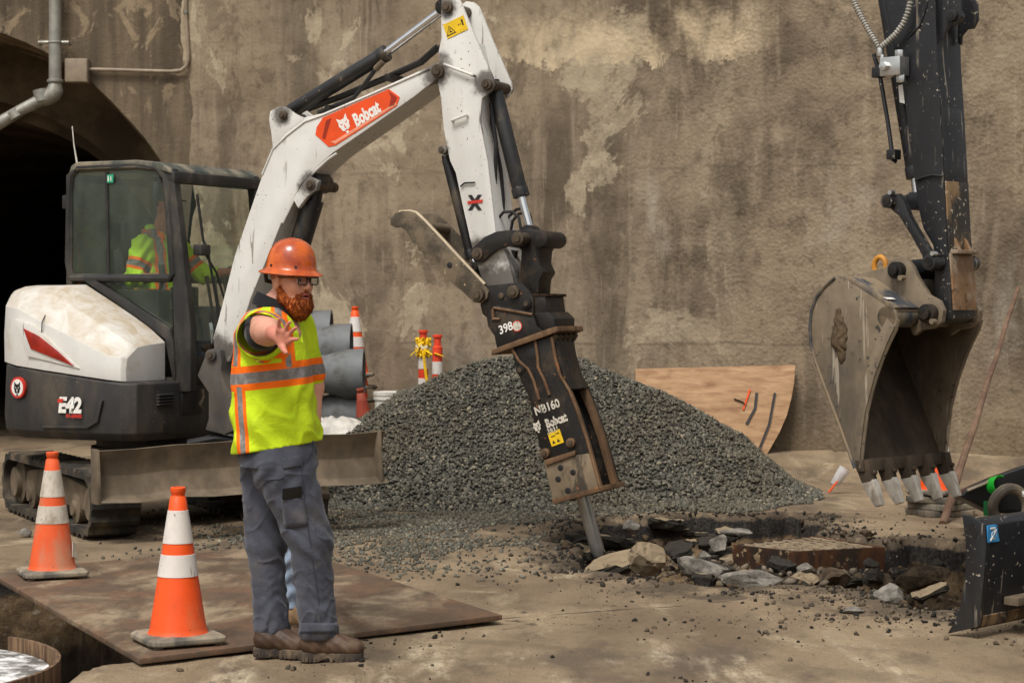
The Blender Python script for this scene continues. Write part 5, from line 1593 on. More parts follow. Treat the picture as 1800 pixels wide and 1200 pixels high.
# lip and teeth
la, lz = sp[10]; lb = sp[11]
MB().prism(GF, [(la + .01, lz + .05), (lb[0] - .02, lz + .05), (lb[0] - .03, lz - .02), (la - .01, lz - .02)], BW, 0).build('cutting_lip', M_BKIN, bk, .006)
for k in range(5):
    l = -.045 - k * (0.81 / 4)
    def q(px, py): return GF.at(px, py, 0)
    ad = [q(1500, 820), q(1512, 812), q(1522, 806), q(1530, 846), q(1512, 850)]
    A_ = MB().prism(GF, ad, l - .031, l + .031).build('tooth_adapter', M_BKIN, bk, .010)
    a0, z0 = q(1520, 830)
    MB().cyl(GF.w(a0 - .034, l, z0), GF.w(a0 - .05, l, z0), .013, 10).build('retainer', M_BKIN, A_)
    t0, t1, t2, t3 = q(1508, 846), q(1532, 842), q(1545, 888), q(1533, 892)
    w0, w1 = .029, .020
    mb = MB(); mb.hull2([GF.w(t0[0], l - w0, t0[1]), GF.w(t1[0], l - w0, t1[1]), GF.w(t1[0], l + w0, t1[1]), GF.w(t0[0], l + w0, t0[1])],
                        [GF.w(t3[0], l - w1, t3[1]), GF.w(t2[0], l - w1, t2[1]), GF.w(t2[0], l + w1, t2[1]), GF.w(t3[0], l + w1, t3[1])])
    mb.build('tooth', M_TOOTH, bk, .008)
q0 = GF.at(1560, 532, 0)
flat_poly('white_sticker', [[(-.04, -.012), (.04, -.012), (.04, .018), (-.04, .018)]], M_PRINTW, bk, GF.w(q0[0] + .02, -.05, q0[1] + .014), -GF.l, (GF.a * .8 + up * .3).normalized(), .012)
# mud scab on the near plate
rng = np.random.default_rng(31)
S_ = SDF((-.14, -.05, -.20), (.14, .05, .22), .008)
S_.ell((0, 0, .0), (.055, .016, .10), k=.02).ell((.012, 0, .09), (.03, .014, .08), k=.02).ell((-.01, 0, -.10), (.03, .012, .07), k=.02).ell((.02, .004, -.03), (.045, .022, .05), k=.02)
S_.wrinkle(lambda X, Y, Z: .003 * np.sin(X * 130 + 5 * np.sin(Z * 37)) + .003 * np.sin(Z * 83 + 4 * np.sin(X * 60)) )
Vm, Fm = S_.mesh()
aq, zq = GF.at(1477, 590, 0)
Wm = np.array([list(GF.w(aq + v[0], v[1], zq + v[2]) - BX.location) for v in Vm])
np_mesh('mud_scab', Wm, Fm, M_MUDLUMP, bk)

# dozer blade
bl2 = bpy.data.objects.new('dozer_blade', None); col.objects.link(bl2); bl2.parent = BX
BLL = 1.40
ep = [(1691, 905), (1704, 906), (1731, 922), (1734, 960), (1727, 1040), (1721, 1097), (1716, 1102), (1665, 1113), (1676, 1094), (1686, 1072), (1694, 1030), (1697, 998), (1697, 950)]
endp = MB().prism(GF, GF.pts(ep, BLL), BLL - .03, BLL).build('end_plate', M_BLK, bl2, .004)
sl_ = GF.pts(arc(1708, 925, 5, 180, 360, 5) + arc(1714, 940, 5, 0, 180, 5), BLL)
MB().prism(GF, sl_, BLL - .001, BLL + .002).build('slot', M_PRINTK, endp)
pn = [(1706, 910), (1722, 913), (1731, 924), (1733, 960), (1727, 1036), (1720, 1094), (1700, 1100), (1708, 1030), (1714, 960)]
MB().prism(GF, GF.pts(pn, BLL), BLL - 2.2, BLL - .031).build('blade_panel', M_BLK, bl2, .006)
ce = [(1721, 1082), (1723, 1084), (1718, 1102), (1700, 1108), (1702, 1096)]
MB().prism(GF, GF.pts(ce, BLL), BLL - 2.19, BLL - .032).build('cutting_edge', M_BLKLOW, bl2, .003)
af = GF.at(1731, 930, BLL)[0] - .004
l_, z_ = GF.front(1745, 937, af)
flat_poly('blue_decal', [[(-.05, -.04), (.05, -.04), (.028, .04), (-.05, .04)]], plain('blue_decal', srgb(58, 140, 196), .5), bl2, GF.w(af, l_, z_), -GF.l, up, .006, .012)
ring_ = [circ(.022, 16)]
flat_poly('decal_emblem', ring_, M_PRINTW, bl2, GF.w(af, l_, z_ - .006), -GF.l, up, .0075, .012)
flat_poly('decal_emblem_field', [circ(.016, 16)], plain('blue_decal_b', srgb(58, 140, 196), .5), bl2, GF.w(af, l_, z_ - .006), -GF.l, up, .009, .012)
flat_poly('decal_marks', [[(-.03, .022), (.01, .022), (.01, .03), (-.03, .03)], [(-.028, -.034), (.022, .016), (.016, .02), (-.034, -.03)]], M_PRINTW, bl2, GF.w(af, l_, z_), -GF.l, up, .010, .012)
l_, z_ = GF.front(1790, 1055, af - .03)
MB().fbox(GF, af - .06, af + .02, l_ - .25, l_ + .05, z_ - .02, z_ + .02).build('step_bar', M_MUDST, bl2, .006)

# the rest of the machine stands outside the picture: undercarriage, house, boom
for l in (-.5, 1.1):
    mb = MB().prism(GF, [(-4.3, .12), (-4.2, .0), (-2.2, .0), (-2.05, .12), (-2.0, .3), (-2.15, .48), (-4.2, .48), (-4.35, .3)], l - .2, l + .2)
    mb.build('track', M_RUBBER, BX, .03)
MB().fbox(GF, -3.9, -2.5, -.35, .95, .3, .6).build('lower_frame', M_STEEL, BX, .03)
for l in (-.1, .7):
    MB().tube([GF.w(-2.6, l, .35), GF.w(-1.75, l, .32)], .07, 8).build('blade_arm', M_BLK, BX)
mb = MB().prism(GF, [(-4.4, .65), (-2.5, .65), (-2.45, 1.1), (-2.9, 1.5), (-4.3, 1.5), (-4.5, 1.2)], -.5, 1.1); mb.build('house', M_BLACKP, BX, .06, 3)
mb = MB().prism(GF, [(-3.7, 1.5), (-2.5, 1.3), (-2.6, 2.0), (-2.75, 2.65), (-3.7, 2.65)], .1, 1.05); mb.build('cab', M_CAB, BX, .05, 3)
MB().tube([GF.w(-2.5, -.45, 1.2), GF.w(-2.6, -.45, 2.4), GF.w(-2.3, -.45, 3.9), GF.w(-1.4, -.45, 4.5), GF.w(-.1, -.45, 4.05)], [.17, .2, .22, .18, .13], 10).build('boom', M_BLK, BX)
MB().cyl(GF.w(-.1, -.25, 4.02), GF.w(-.1, -.65, 4.02), .11, 20).build('boom_tip_pin', M_BLK, BX)
MB().fbox(GF, -.22, .08, AL1, AL0, 3.7, 4.1).build('arm_head', M_BLK, BX, .02)

# ================================================================== PEOPLE
def cloth(name, c, vary=0.2, scale=14, weave=420, dirt=None, damt=0.4, rough=.85):
    t = NT(name)
    colr = t.mix(t.rng(t.noise(scale, 6, .6), .3, .7), tuple(x * (1 - vary) for x in c), tuple(min(1, x * (1 + vary * .5)) for x in c))
    if dirt: colr = t.mix(t.rng(t.noise(5, 6, .65), .5, .72, 0, damt), colr, dirt)
    nb = t.bump(t.noise(weave, 2), .25, .002)
    nb = t.bump(t.noise(16, 5, .55, dist=.6), .45, .012, nb)
    return t.done(colr, rough, 0, nb, .15, **{'Sheen Weight': .15})


M_PANTS = cloth('grey_blue_work_cloth', srgb(72, 74, 83), .28, 9, 420, srgb(112, 104, 94), .4)
M_JEANS = cloth('pale_splattered_denim', srgb(150, 166, 186), .2, 20, 300, srgb(206, 206, 204), .7)
M_SHIRT = cloth('black_shirt', srgb(26, 26, 28), .2)
M_JACKET = cloth('brown_canvas', srgb(96, 76, 54), .2)
M_BOOT = worn('scuffed_brown_leather', srgb(70, 50, 36), .55, 0, srgb(116, 94, 70), .55, 9, .46, .74, srgb(40, 30, 24), 40, .18, .25, 60, .4, .25)
M_TANBOOT = worn('dusty_tan_leather', srgb(150, 120, 86), .7, 0, srgb(106, 84, 62), .6, 12, .42, .7)
M_SOLE = worn('dusty_boot_sole', srgb(54, 46, 40), .8, 0, srgb(140, 120, 94), .6, 14, .4, .7)
_t = NT('skin')
_n = _t.n.new('ShaderNodeAttribute'); _n.attribute_name = 'Col'
_c = _t.mix(_t.rng(_t.noise(60, 4), .35, .7, 0, .18), _n.outputs['Color'], srgb(176, 96, 76))
M_SKIN = _t.done(_c, .5, 0, _t.bump(_t.noise(160, 4), .2, .002), .35, **{'Subsurface Weight': .12, 'Subsurface Scale': .01})
_t = NT('red_beard')
_c = _t.mix(_t.rng(_t.noise(90, 6, .7, vec=_t.map((1, 1, .4))), .35, .68), srgb(118, 48, 18), srgb(216, 120, 58))
M_BEARD = _t.done(_c, .75, 0, _t.bump(_t.noise(150, 5, .7, vec=_t.map((1, 1, .35))), .9, .012), .25)
_t = NT('amber_fibreglass_shell')
_c = _t.mix(_t.rng(_t.noise(9, 6, .6), .35, .7), srgb(146, 50, 4), srgb(204, 94, 14))
_c = _t.mix(_t.math('MULTIPLY', _t.rng(_t.noise(70, 4), .68, .72), _t.rng(_t.noise(6, 3), .5, .6)), _c, srgb(214, 186, 160))
M_HAT = _t.done(_c, .24, 0, _t.bump(_t.noise(120, 3), .04, .002), .5, **{'Coat Weight': .25, 'Coat Roughness': .10})


def hivis(name, base):
    t = NT(name)
    c = t.mix(t.rng(t.noise(8, 6, .6), .32, .7), tuple(x * .80 for x in base), base)
    c = t.mix(t.rng(t.noise(4, 6, .6, vec=t.map(loc=(2, 4, 1))), .56, .74, 0, .35), c, srgb(140, 140, 70))
    c = t.mix(t.rng(t.attr('os'), -.0012, .0012), c, srgb(250, 112, 20))
    grey = t.mix(t.rng(t.noise(30, 4), .3, .7), srgb(112, 108, 104), srgb(142, 138, 134))
    c = t.mix(t.rng(t.attr('gs'), -.0012, .0012), c, grey)
    nb = t.bump(t.noise(380, 2), .3, .002)
    nb = t.bump(t.noise(11, 6, .6, dist=.8), .7, .016, nb)
    return t.done(c, .8, 0, nb, .2)


M_VEST = hivis('lime_mesh_vest', srgb(206, 232, 38))
M_HOODIE = hivis('lime_hoodie', srgb(186, 222, 52))


def lerp(p, q, t_):
    return tuple(a + (b - a) * t_ for a, b in zip(p, q))


def head_frame(c, yaw, pitch=0.0):
    """columns: forward, left, up"""
    f = Vector((math.cos(yaw) * math.cos(pitch), math.sin(yaw) * math.cos(pitch), math.sin(pitch)))
    l = Vector((-math.sin(yaw), math.cos(yaw), 0)); u = f.cross(l)
    M = np.array([[f.x, l.x, u.x], [f.y, l.y, u.y], [f.z, l.z, u.z]])
    P = lambda x, y, z: tuple(np.array(c) + M @ np.array((x, y, z)))
    return M, P


def add_head(S, M, P, neck_to):
    S.ell(P(-.012, 0, .040), (.100, .078, .100), M, .02)
    S.ell(P(.028, 0, -.035), (.068, .064, .085), M, .03)
    S.ell(P(.040, 0, -.088), (.052, .050, .038), M, .03)
    for s in (-1, 1):
        S.ell(P(.055, s * .040, -.025), (.034, .026, .030), M, .02)      # cheeks
        S.ell(P(.078, s * .030, .026), (.020, .026, .010), M, .012)      # brows
        S.ell(P(-.012, s * .078, -.012), (.020, .009, .031), M, .008)    # ears
        S.ell(P(.0, s * .083, .002), (.012, .006, .018), M, .006)
    for s in (-1, 1):
        S.ell(P(.096, s * .032, .006), (.016, .016, .011), M, .006, 'sub')
        S.ell(P(.079, s * .032, .004), (.013, .013, .013), M, .003)
    S.cone(P(.090, 0, .010), P(.108, 0, -.026), .009, .013, .012)
    for s in (-1, 1): S.ell(P(.098, s * .012, -.030), (.012, .009, .009), M, .006)
    S.ell(P(.090, 0, -.060), (.014, .026, .007), M, .006)
    S.ell(P(.088, 0, -.075), (.014, .023, .008), M, .006)
    S.ell(P(.102, 0, -.0675), (.014, .017, .0042), M, .002, 'sub')
    S.cone(P(-.025, 0, -.05), neck_to, .060, .066, .03)


def colours(V, M, c, skin, lips, hair=None):
    q = (V - np.array(c)) @ M        # head coordinates
    Cc = np.tile(np.array(skin, np.float32), (len(V), 1))
    m = (np.abs(q[:, 2] + .068) < .017) & (np.abs(q[:, 1]) < .027) & (q[:, 0] > .082)
    Cc[m] = lips
    m = ((q[:, 2] + .0675) ** 2 / .005 ** 2 + q[:, 1] ** 2 / .018 ** 2 < 1) & (q[:, 0] > .08)
    Cc[m] = srgb(70, 26, 24)
    for s in (-1, 1):
        d = np.sqrt((q[:, 0] - .079) ** 2 + (q[:, 1] - s * .032) ** 2 + (q[:, 2] - .004) ** 2)
        e = (d < .0145) & (q[:, 0] > .080) & (np.abs(q[:, 2] - .004) < .008)
        Cc[e] = srgb(196, 186, 178)
        Cc[e & (np.abs(q[:, 1] - s * .032 ) < .006)] = srgb(52, 50, 48)
        b = (np.abs(q[:, 2] - .029 + .3 * np.maximum(0, np.abs(q[:, 1]) - .035)) < .006) & (np.abs(q[:, 1] - s * .033) < .024) & (q[:, 0] > .06)
        Cc[b] = srgb(122, 62, 36)
    if hair is not None:
        h = (q[:, 2] > .0) & (q[:, 0] < -.02) & (np.linalg.norm(q - np.array((-.012, 0, .04)), axis=1) > .07) & (np.abs(q[:, 1]) < .076)
        Cc[h] = hair
    return Cc


def hand(S, wrist, palm, tips, knk, thumb, r=.0086, k=.007):
    """palm with four tapering bent fingers and a thumb"""
    S.cone(wrist, palm, .028, .030, .02)
    for i, (kn, tp) in enumerate(zip(knk, tips)):
        S.cone(palm, kn, .022, .0135, .014)
        mid = tuple((np.array(kn) * .48 + np.array(tp) * .52) + np.array((0, 0, .004)))
        S.cone(kn, mid, r * 1.12, r, k); S.cone(mid, tp, r, r * .82, k * .6)
    t0, t1, t2 = thumb
    S.cone(palm, t0, .022, .017, .014); S.cone(t0, t1, .015, .012, k); S.cone(t1, t2, .012, .0095, k * .6)


# ------------------------------------------------------------------ worker in the foreground
WX, WY = -1.004, 8.90
def lw(px, py, Y=0.0):
    d = WY + Y
    return ((px - 900) / F * d - WX, Y, 1.55 + (545 - py) / F * d)

wk = thing('person', (WX, WY, 0), 'bearded worker in amber hard hat and lime vest holding out one hand', 'person')
yaw = R(-40)
Hc = (.020, -.02, 1.683)
HM, HP = head_frame(Hc, yaw, R(-3))
S = SDF((-.30, -.92, .95), (.26, .36, 1.86), .0038)
neck = lw(484, 545, 0.0)
add_head(S, HM, HP, neck)
S.column([.95, 1.1, 1.3, 1.45, 1.52], [-.03, -.05, -.07, -.05, -.04], [0] * 5, [.13, .14, .14, .12, .07], [.15, .17, .19, .18, .10], 0, .03)
S.cone((-.05, 0, 1.50), neck, .08, .06, .05)
# right arm, held out to the viewer
sh, el, wr = (-.10, -.17, 1.475), (-.050, -.42, 1.462), (.022, -.655, 1.452)
S.cone(sh, el, .062, .056, .03); S.cone(el, lerp(el, wr, .35), .054, .055, .03); S.cone(lerp(el, wr, .35), wr, .055, .030, .03)
pm_ = (.058, -.705, 1.432)
d3 = lambda x, y, z: (pm_[0] + x, pm_[1] + y, pm_[2] + z)
knk = [d3(-.012, -.028, .036), d3(.012, -.034, .030), d3(.027, -.034, .012), d3(.030, -.030, -.010)]
tips = [d3(-.006, -.058, .082), d3(.040, -.068, .070), d3(.064, -.068, .046), d3(.070, -.060, .000)]
hand(S, wr, pm_, tips, knk, (d3(.004, -.022, -.030), d3(.012, -.044, -.044), d3(.024, -.062, -.056)))
# left arm hangs on the far side
s2, e2_, w2 = (.02, .20, 1.46), (.092, .215, 1.20), (.105, .14, 1.0)
S.cone(s2, e2_, .058, .048, .03); S.cone(e2_, w2, .046, .030, .03)
V_, F_ = S.mesh()
skin = srgb(206, 150, 126)
Cw = colours(V_, HM, Hc, skin, srgb(176, 98, 88), srgb(150, 84, 48))
far_hand = (V_[:, 1] < -.63)
Cw[far_hand] = srgb(196, 128, 108)
body = np_mesh('body', V_, F_, M_SKIN, wk, attrs={'Col': Cw})

# beard
S = SDF((-.14, -.22, 1.48), (.22, .20, 1.74), .0034)
Mb = HM
S.ell(HP(.062, 0, -.112), (.050, .050, .052), Mb, .02)
S.ell(HP(.058, 0, -.140), (.036, .038, .036), Mb, .02)
for s in (-1, 1):
    S.cone(HP(.000, s * .069, -.030), HP(.018, s * .064, -.080), .012, .022, .015)
    S.cone(HP(.018, s * .062, -.080), HP(.058, s * .038, -.110), .022, .032, .02)
    S.cone(HP(.092, s * .004, -.047), HP(.083, s * .034, -.066), .007, .009, .006)
    S.cone(HP(.083, s * .034, -.066), HP(.070, s * .040, -.100), .010, .02, .01)
S.ell(HP(.106, 0, -.069), (.026, .025, .012), Mb, .004, 'sub')
S.wrinkle(lambda X, Y, Z: .0028 * np.sin(X * 420 + 3 * np.sin(Z * 160)) * np.sin(Z * 210 + Y * 300) + .002 * np.sin(Y * 500 + Z * 90))
V_, F_ = S.mesh()
brd = np_mesh('beard', V_, F_, M_BEARD, wk)
# loose hairs standing off the beard
rg_h = np.random.default_rng(12)
bi = rg_h.integers(0, len(V_), 5200)
cen_ = V_.mean(0); nn_ = V_[bi] - cen_; nn_ /= np.linalg.norm(nn_, axis=1)[:, None]
dr = nn_ * .55 + np.array((0, 0, -.75)) + rg_h.normal(0, .28, (len(bi), 3)); dr /= np.linalg.norm(dr, axis=1)[:, None]
ln = rg_h.uniform(.006, .017, len(bi))[:, None]
sd1 = np.cross(dr, rg_h.normal(size=dr.shape)); sd1 /= np.linalg.norm(sd1, axis=1)[:, None]; sd2 = np.cross(dr, sd1)
b0_ = V_[bi] - nn_ * .002; rr_ = .0011
Vh = np.stack([b0_ + sd1 * rr_, b0_ - sd1 * rr_ * .5 + sd2 * rr_ * .87, b0_ - sd1 * rr_ * .5 - sd2 * rr_ * .87, b0_ + dr * ln], 1).reshape(-1, 3)
Fh = (np.array([(0, 1, 3), (1, 2, 3), (2, 0, 3)])[None] + (np.arange(len(bi)) * 4)[:, None, None]).reshape(-1, 3)
bh = np_mesh('beard_hair', Vh, Fh, M_BEARD, brd, smooth=False); bh['kind'] = 'stuff'

# hard hat with a full brim
hat = bpy.data.objects.new('hard_hat', None); col.objects.link(hat); hat.parent = wk
RH = Matrix(HM.tolist()) @ Matrix.Rotation(R(2), 3, 'Y')
hc = Vector(HP(-.004, 0, .038))
prof = [(.100, -.006), (.1425, -.012), (.1455, -.0085), (.142, -.004), (.120, .008), (.113, .018), (.111, .040), (.107, .066), (.098, .094), (.082, .120), (.058, .138), (.030, .147), (.0, .149)]
MB().lathe(prof, hc, RH, 48, 1.03, .965).build('hat_shell', M_HAT, hat, base=wk.location - wk.location, angle=60)
# parent sits at the person's base: shift shell into the person's own coordinates
for l_ in (-.030, 0, .030):
    pts = []
    for k in range(13):
        th = R(25 + 130 * k / 12)
        x_, z_ = .113 * math.cos(th), .150 * math.sin(th)
        kx = math.sqrt(max(0, 1 - (l_ / .115) ** 2))
        pts.append(hc + RH @ Vector((x_ * kx, l_, z_ * (kx ** .7) - .001)))
    MB().tube(pts, .0042, 6).build('crown_ridge', M_HAT, hat, base=(0, 0, 0))
for th in (-98, -35, 98, 200):
    d_ = Vector((.112 * math.cos(R(th)), .108 * math.sin(R(th)), .026))
    MB().cyl(hc + RH @ (d_ * .96), hc + RH @ (d_ * 1.04), .006, 10).build('rivet', M_PRINTK, hat, base=(0, 0, 0))
mb = MB().tube([hc + RH @ Vector((-.10, -.062, -.01)), hc + RH @ Vector((-.108, -.045, -.05)), hc + RH @ Vector((-.112, 0, -.055)), hc + RH @ Vector((-.108, .045, -.05)), hc + RH @ Vector((-.10, .062, -.01))], .010, 8)
mb.build('suspension_band', M_PRINTK, hat, base=(0, 0, 0))

# glasses
gl = bpy.data.objects.new('glasses', None); col.objects.link(gl); gl.parent = wk
for s in (-1, 1):
    rect = [(-.026, -.015), (-.020, -.019), (.020, -.019), (.026, -.013), (.027, .011), (.022, .016), (-.022, .016), (-.027, .011)]
    pts = [Vector(HP(.109 - .05 * abs(s * .034 + y_) ** 1.2, s * .034 + y_, .004 + z_)) for y_, z_ in rect]
    MB().tube(pts + [pts[0], pts[1]], .0030, 6).build('rim', M_PRINTK, gl, base=(0, 0, 0))
    mb = MB(); mb.hull2([p - Vector(HM[:, 0]) * .001 for p in pts], pts); mb.build('lens', M_CLEAR, gl, base=(0, 0, 0))
    MB().tube([Vector(HP(.104, s * .060, .015)), Vector(HP(.09, s * .074, .016)), Vector(HP(.0, s * .083, .012)), Vector(HP(-.02, s * .082, .0))], .0030, 6).build('temple', M_PRINTK, gl, base=(0, 0, 0))
MB().tube([Vector(HP(.108, -.009, .010)), Vector(HP(.112, 0, .013)), Vector(HP(.108, .009, .010))], .0028, 6).build('bridge', M_PRINTK, gl, base=(0, 0, 0))

# black shirt: collar and sleeve lining
S = SDF((-.30, -.45, .90), (.26, .36, 1.66), .006)
S.column([.90, 1.0, 1.2, 1.40, 1.50], [-.03, -.045, -.06, -.05, -.04], [0] * 5, [.155, .155, .155, .13, .08], [.17, .18, .20, .19, .11], 0, .03)
S.cone((-.10, -.17, 1.47), (-.066, -.365, 1.448), .080, .074, .03)
nk = Vector(neck)
S.cone(tuple(nk + Vector((-.02, 0, -.05))), tuple(nk + Vector((-.006, 0, .030))), .080, .072, .03)
S.cut((.25, -.35, 1.0), 1.0 * (nk.z + .038) + .25 * nk.x - .35 * nk.y)
V_, F_ = S.mesh(); np_mesh('shirt', V_, F_, M_SHIRT, wk)
# collar flap
cp = []
for k in range(15):
    th = R(-150 + 240 * k / 14)
    cp.append((nk + Vector((.082 * math.cos(th), .082 * math.sin(th), .036 - .036 * math.cos(th))), th))
mb = MB(); rings = []
for p, th in cp:
    o_ = Vector((math.cos(th), math.sin(th), 0))
    rings.append([p + o_ * .000 + Vector((0, 0, .018)), p + o_ * .008 + Vector((0, 0, .018)), p + o_ * .034 + Vector((0, 0, -.038)), p + o_ * .026 + Vector((0, 0, -.040))])
mb.loft(rings); mb.build('collar', M_SHIRT, wk, .002, base=(0, 0, 0))

# vest
S = SDF((-.34, -.46, .90), (.30, .40, 1.64), .0055)
zs_ = [.90, .99, 1.05, 1.18, 1.31, 1.45, 1.505, 1.54, 1.555]
bk_ = [409, 409, 408, 407, 408, 416, 432, 452, 466]; ft_ = [566, 563, 559, 552, 546, 534, 522, 508, 500]
cxs = [((b + f) / 2 - 505) / 393.3 for b, f in zip(bk_, ft_)]; rxs = [(f - b) / 2 / 393.3 for b, f in zip(bk_, ft_)]
S.column(zs_, cxs, [0] * 9, rxs, [.215, .215, .218, .220, .225, .222, .19, .14, .10], 0, .03)
S.cone((-.092, -.11, 1.448), (-.076, -.42, 1.430), .116, .094, .04)       # near sleeve
S.cone((.02, .15, 1.48), (.070, .215, 1.26), .085, .080, .04)             # far sleeve
def fold(X, Y, Z):
    d = .0045 * np.sin(Z * 38 + 5 * np.sin(X * 11 + 1) + Y * 9) * np.clip((1.3 - Z) * 4, .25, 1)
    d += .0025 * np.sin(X * 46 + 4 * np.sin(Z * 13) + Y * 30)
    q = np.sin(Z * 13 + 3 * np.sin(X * 9 + 2) + Y * 5) + .6 * np.sin(X * 27 + Z * 17 + Y * 13)
    d -= .008 * np.exp(-(q / .25) ** 2) * np.clip((1.22 - Z) * 6, .15, 1)
    d += .006 * np.sin(Y * 26 + X * 18 + 2 * np.sin(Z * 9)) * np.clip((1.16 - Z) * 5, 0, 1)
    return d
S.wrinkle(fold)
S.cut((0.16, -0.02, -1.0), -.945 - .16 * .0)         # hem, higher in front
axv = np.array((.52, -.82, -.16)); axv /= np.linalg.norm(axv)
# sleeve mouth: cut across the sleeve axis, only near the sleeve
X_, Y_, Z_ = S.axes()
e_ = axv[0] * (X_ + .080) + axv[1] * (Y_ + .325) + axv[2] * (Z_ - 1.436)
e_ = np.where((Y_ < -.16) & (Z_ > 1.335), e_, -1)
S.f = np.maximum(S.f, e_.astype(np.float32))
# hollow the sleeve so that the mouth reads as an opening
sub = SDF(S.lo, S.lo + S.h * (S.n - 1), S.h)
sub.cone((-.088, -.26, 1.447), (-.078, -.46, 1.428), .094, .088, .01)
mm = sub.f[:S.n[0], :S.n[1], :S.n[2]]
S.f = np.maximum(S.f, -mm)
# neck opening
sub = SDF(S.lo, S.lo + S.h * (S.n - 1), S.h)
sub.cone(tuple(nk + Vector((0, 0, -.02))), tuple(nk + Vector((.015, -.0, .12))), .098, .12, .01)
sub.cone(tuple(nk + Vector((.05, -.02, .0))), tuple(nk + Vector((.130, -.085, -.12))), .055, .020, .01)
S.f = np.maximum(S.f, -sub.f[:S.n[0], :S.n[1], :S.n[2]])
V_, F_ = S.mesh()
x, y, z = V_.T
zc = 1.2685 + .107 * x
band = np.abs(z - zc)
gs = .024 - band; os_ = .054 - band
def vstripe(xc, g, o, ok):
    global gs, os_
    d = np.abs(x - xc)
    gs = np.maximum(gs, np.where(ok, g - d, -1)); os_ = np.maximum(os_, np.where(ok, o - d, -1))
_s0, _s1 = np.array((-.092, -.11, 1.448)), np.array((-.076, -.42, 1.430)); _ax = (_s1 - _s0) / np.linalg.norm(_s1 - _s0)
_t = (V_ - _s0) @ _ax; _rd = np.linalg.norm((V_ - _s0) - _t[:, None] * _ax, axis=1)
onsl = (_t > .085) & (_rd < .145) & (y < -.17) & ((z > 1.34) | (y < -.24))        # on the sleeve
xc = np.interp(z, [.90, 1.2], [-.170, -.192]); vstripe(xc, .0125, .029, (z < 1.216) & (y < .02))
xc = np.interp(z, [1.3, 1.40, 1.48, 1.56], [-.213, -.212, -.190, -.125]); vstripe(xc, .0125, .028, (z > 1.30) & ~onsl & (y < .0))
xc = np.interp(z, [1.25, 1.45, 1.56], [.035, .015, -.03]); vstripe(xc, .0125, .028, (z > 1.30) & ~onsl & (y < .0))
t_ = (x + .080) * axv[0] + (y + .325) * axv[1] + (z - 1.436) * axv[2]
ds = np.abs(t_ + .060)
gs = np.where(onsl, np.maximum(.014 - ds, -1), gs); os_ = np.where(onsl, .032 - ds, os_)
np_mesh('safety_vest', V_, F_, M_VEST, wk, attrs={'gs': gs, 'os': os_})

# trousers
S = SDF((-.30, -.32, .06), (.30, .32, 1.04), .0055)
S.column([.86, .95, 1.04], [-.045, -.04, -.035], [0, 0, 0], [.172, .170, .166], [.19, .19, .185], 0, .05)
rh, rk, ra = lw(497, 820, -.095), lw(545, 948, -.10), lw(560, 1103, -.085)
lh, lk_, la_ = lw(472, 820, .095), lw(467, 955, .06), lw(478, 1100, .05)
S.cone(rh, rk, .138, .093, .05); S.cone(rk, lerp(rk, ra, .8), .093, .078, .04); S.cone(lerp(rk, ra, .8), ra, .078, .088, .03)
S.cone(lh, lk_, .128, .084, .05); S.cone(lk_, lerp(lk_, la_, .8), .084, .073, .04); S.cone(lerp(lk_, la_, .8), la_, .073, .080, .03)
def pf(X, Y, Z):
    low = np.clip((.42 - Z) * 3.2, 0, 1)
    d = .0055 * low * np.sin(Z * 96 + 4.2 * np.sin(X * 31 + Y * 23) + 3 * np.sin(Z * 19)) * (.4 + .6 * np.sin(X * 26 + Y * 34 + Z * 11) ** 2)
    kn = np.exp(-((Z - .52) / .09) ** 2); d += .004 * kn * np.sin(Z * 74 + X * 70 + 2 * np.sin(Y * 40))
    d += .0035 * np.sin(X * 44 + Z * 31 + 3 * np.sin(Z * 14 + Y * 12)) * (1 - low)
    # sharp creases: ridges where a folded field crosses zero
    q = np.sin(Z * 23 + 2.4 * np.sin(X * 13 + Y * 9) + 1.8 * np.sin(Z * 8 + X * 21)) + .5 * np.sin(Z * 47 - X * 31 + Y * 27)
    d -= .0075 * np.exp(-(q / .22) ** 2) * (.35 + .65 * np.sin(X * 17 + Z * 7 + Y * 11) ** 2)
    hp_ = np.exp(-((Z - .82) / .10) ** 2); d += .005 * hp_ * np.sin(Z * 44 - X * 62)
    return d
S.wrinkle(pf)
S.cut((0, 0, -1), -.098)
V_, F_ = S.mesh(); tro = np_mesh('work_trousers', V_, F_, M_PANTS, wk)
# thigh pocket with seams, hammer loop strap
def on_leg(px, py, lift=.006):
    """nearest point of the trousers along the line of sight of a measured spot"""
    o_ = Vector((0 - WX, 0 - WY, 1.55)); d_ = ray(px, py).normalized()
    hit, loc_, nrm_, _ = tro.ray_cast(o_, d_)
    return (loc_ + nrm_ * lift) if hit else Vector(lw(px, py, -.2))
def patch(name, grid, mat, parent, th=.004, lift=.004):
    rows = [[on_leg(px, py, lift) for px, py in r_] for r_ in grid]
    V2 = [p for r_ in rows for p in r_]; n1, n2 = len(rows), len(rows[0])
    me = bpy.data.meshes.new(name)
    me.from_pydata(V2, [], [[i * n2 + j, i * n2 + j + 1, (i + 1) * n2 + j + 1, (i + 1) * n2 + j] for i in range(n1 - 1) for j in range(n2 - 1)])
    me.materials.append(mat)
    for p in me.polygons: p.use_smooth = True
    o_ = link(name, me, parent)
    sm = o_.modifiers.new('thickness', 'SOLIDIFY'); sm.thickness = th; sm.offset = 0
    return o_
def grid4(a, b, c, d, n=6, m=7):
    return [[(lerp(lerp(a, b, i / n), lerp(d, c, i / n), j / m)) for i in range(n + 1)] for j in range(m + 1)]
bpy.context.view_layer.update()
pk = patch('thigh_pocket', grid4((494, 874), (533, 869), (541, 922), (502, 927)), M_PANTS, tro, .005, .005)
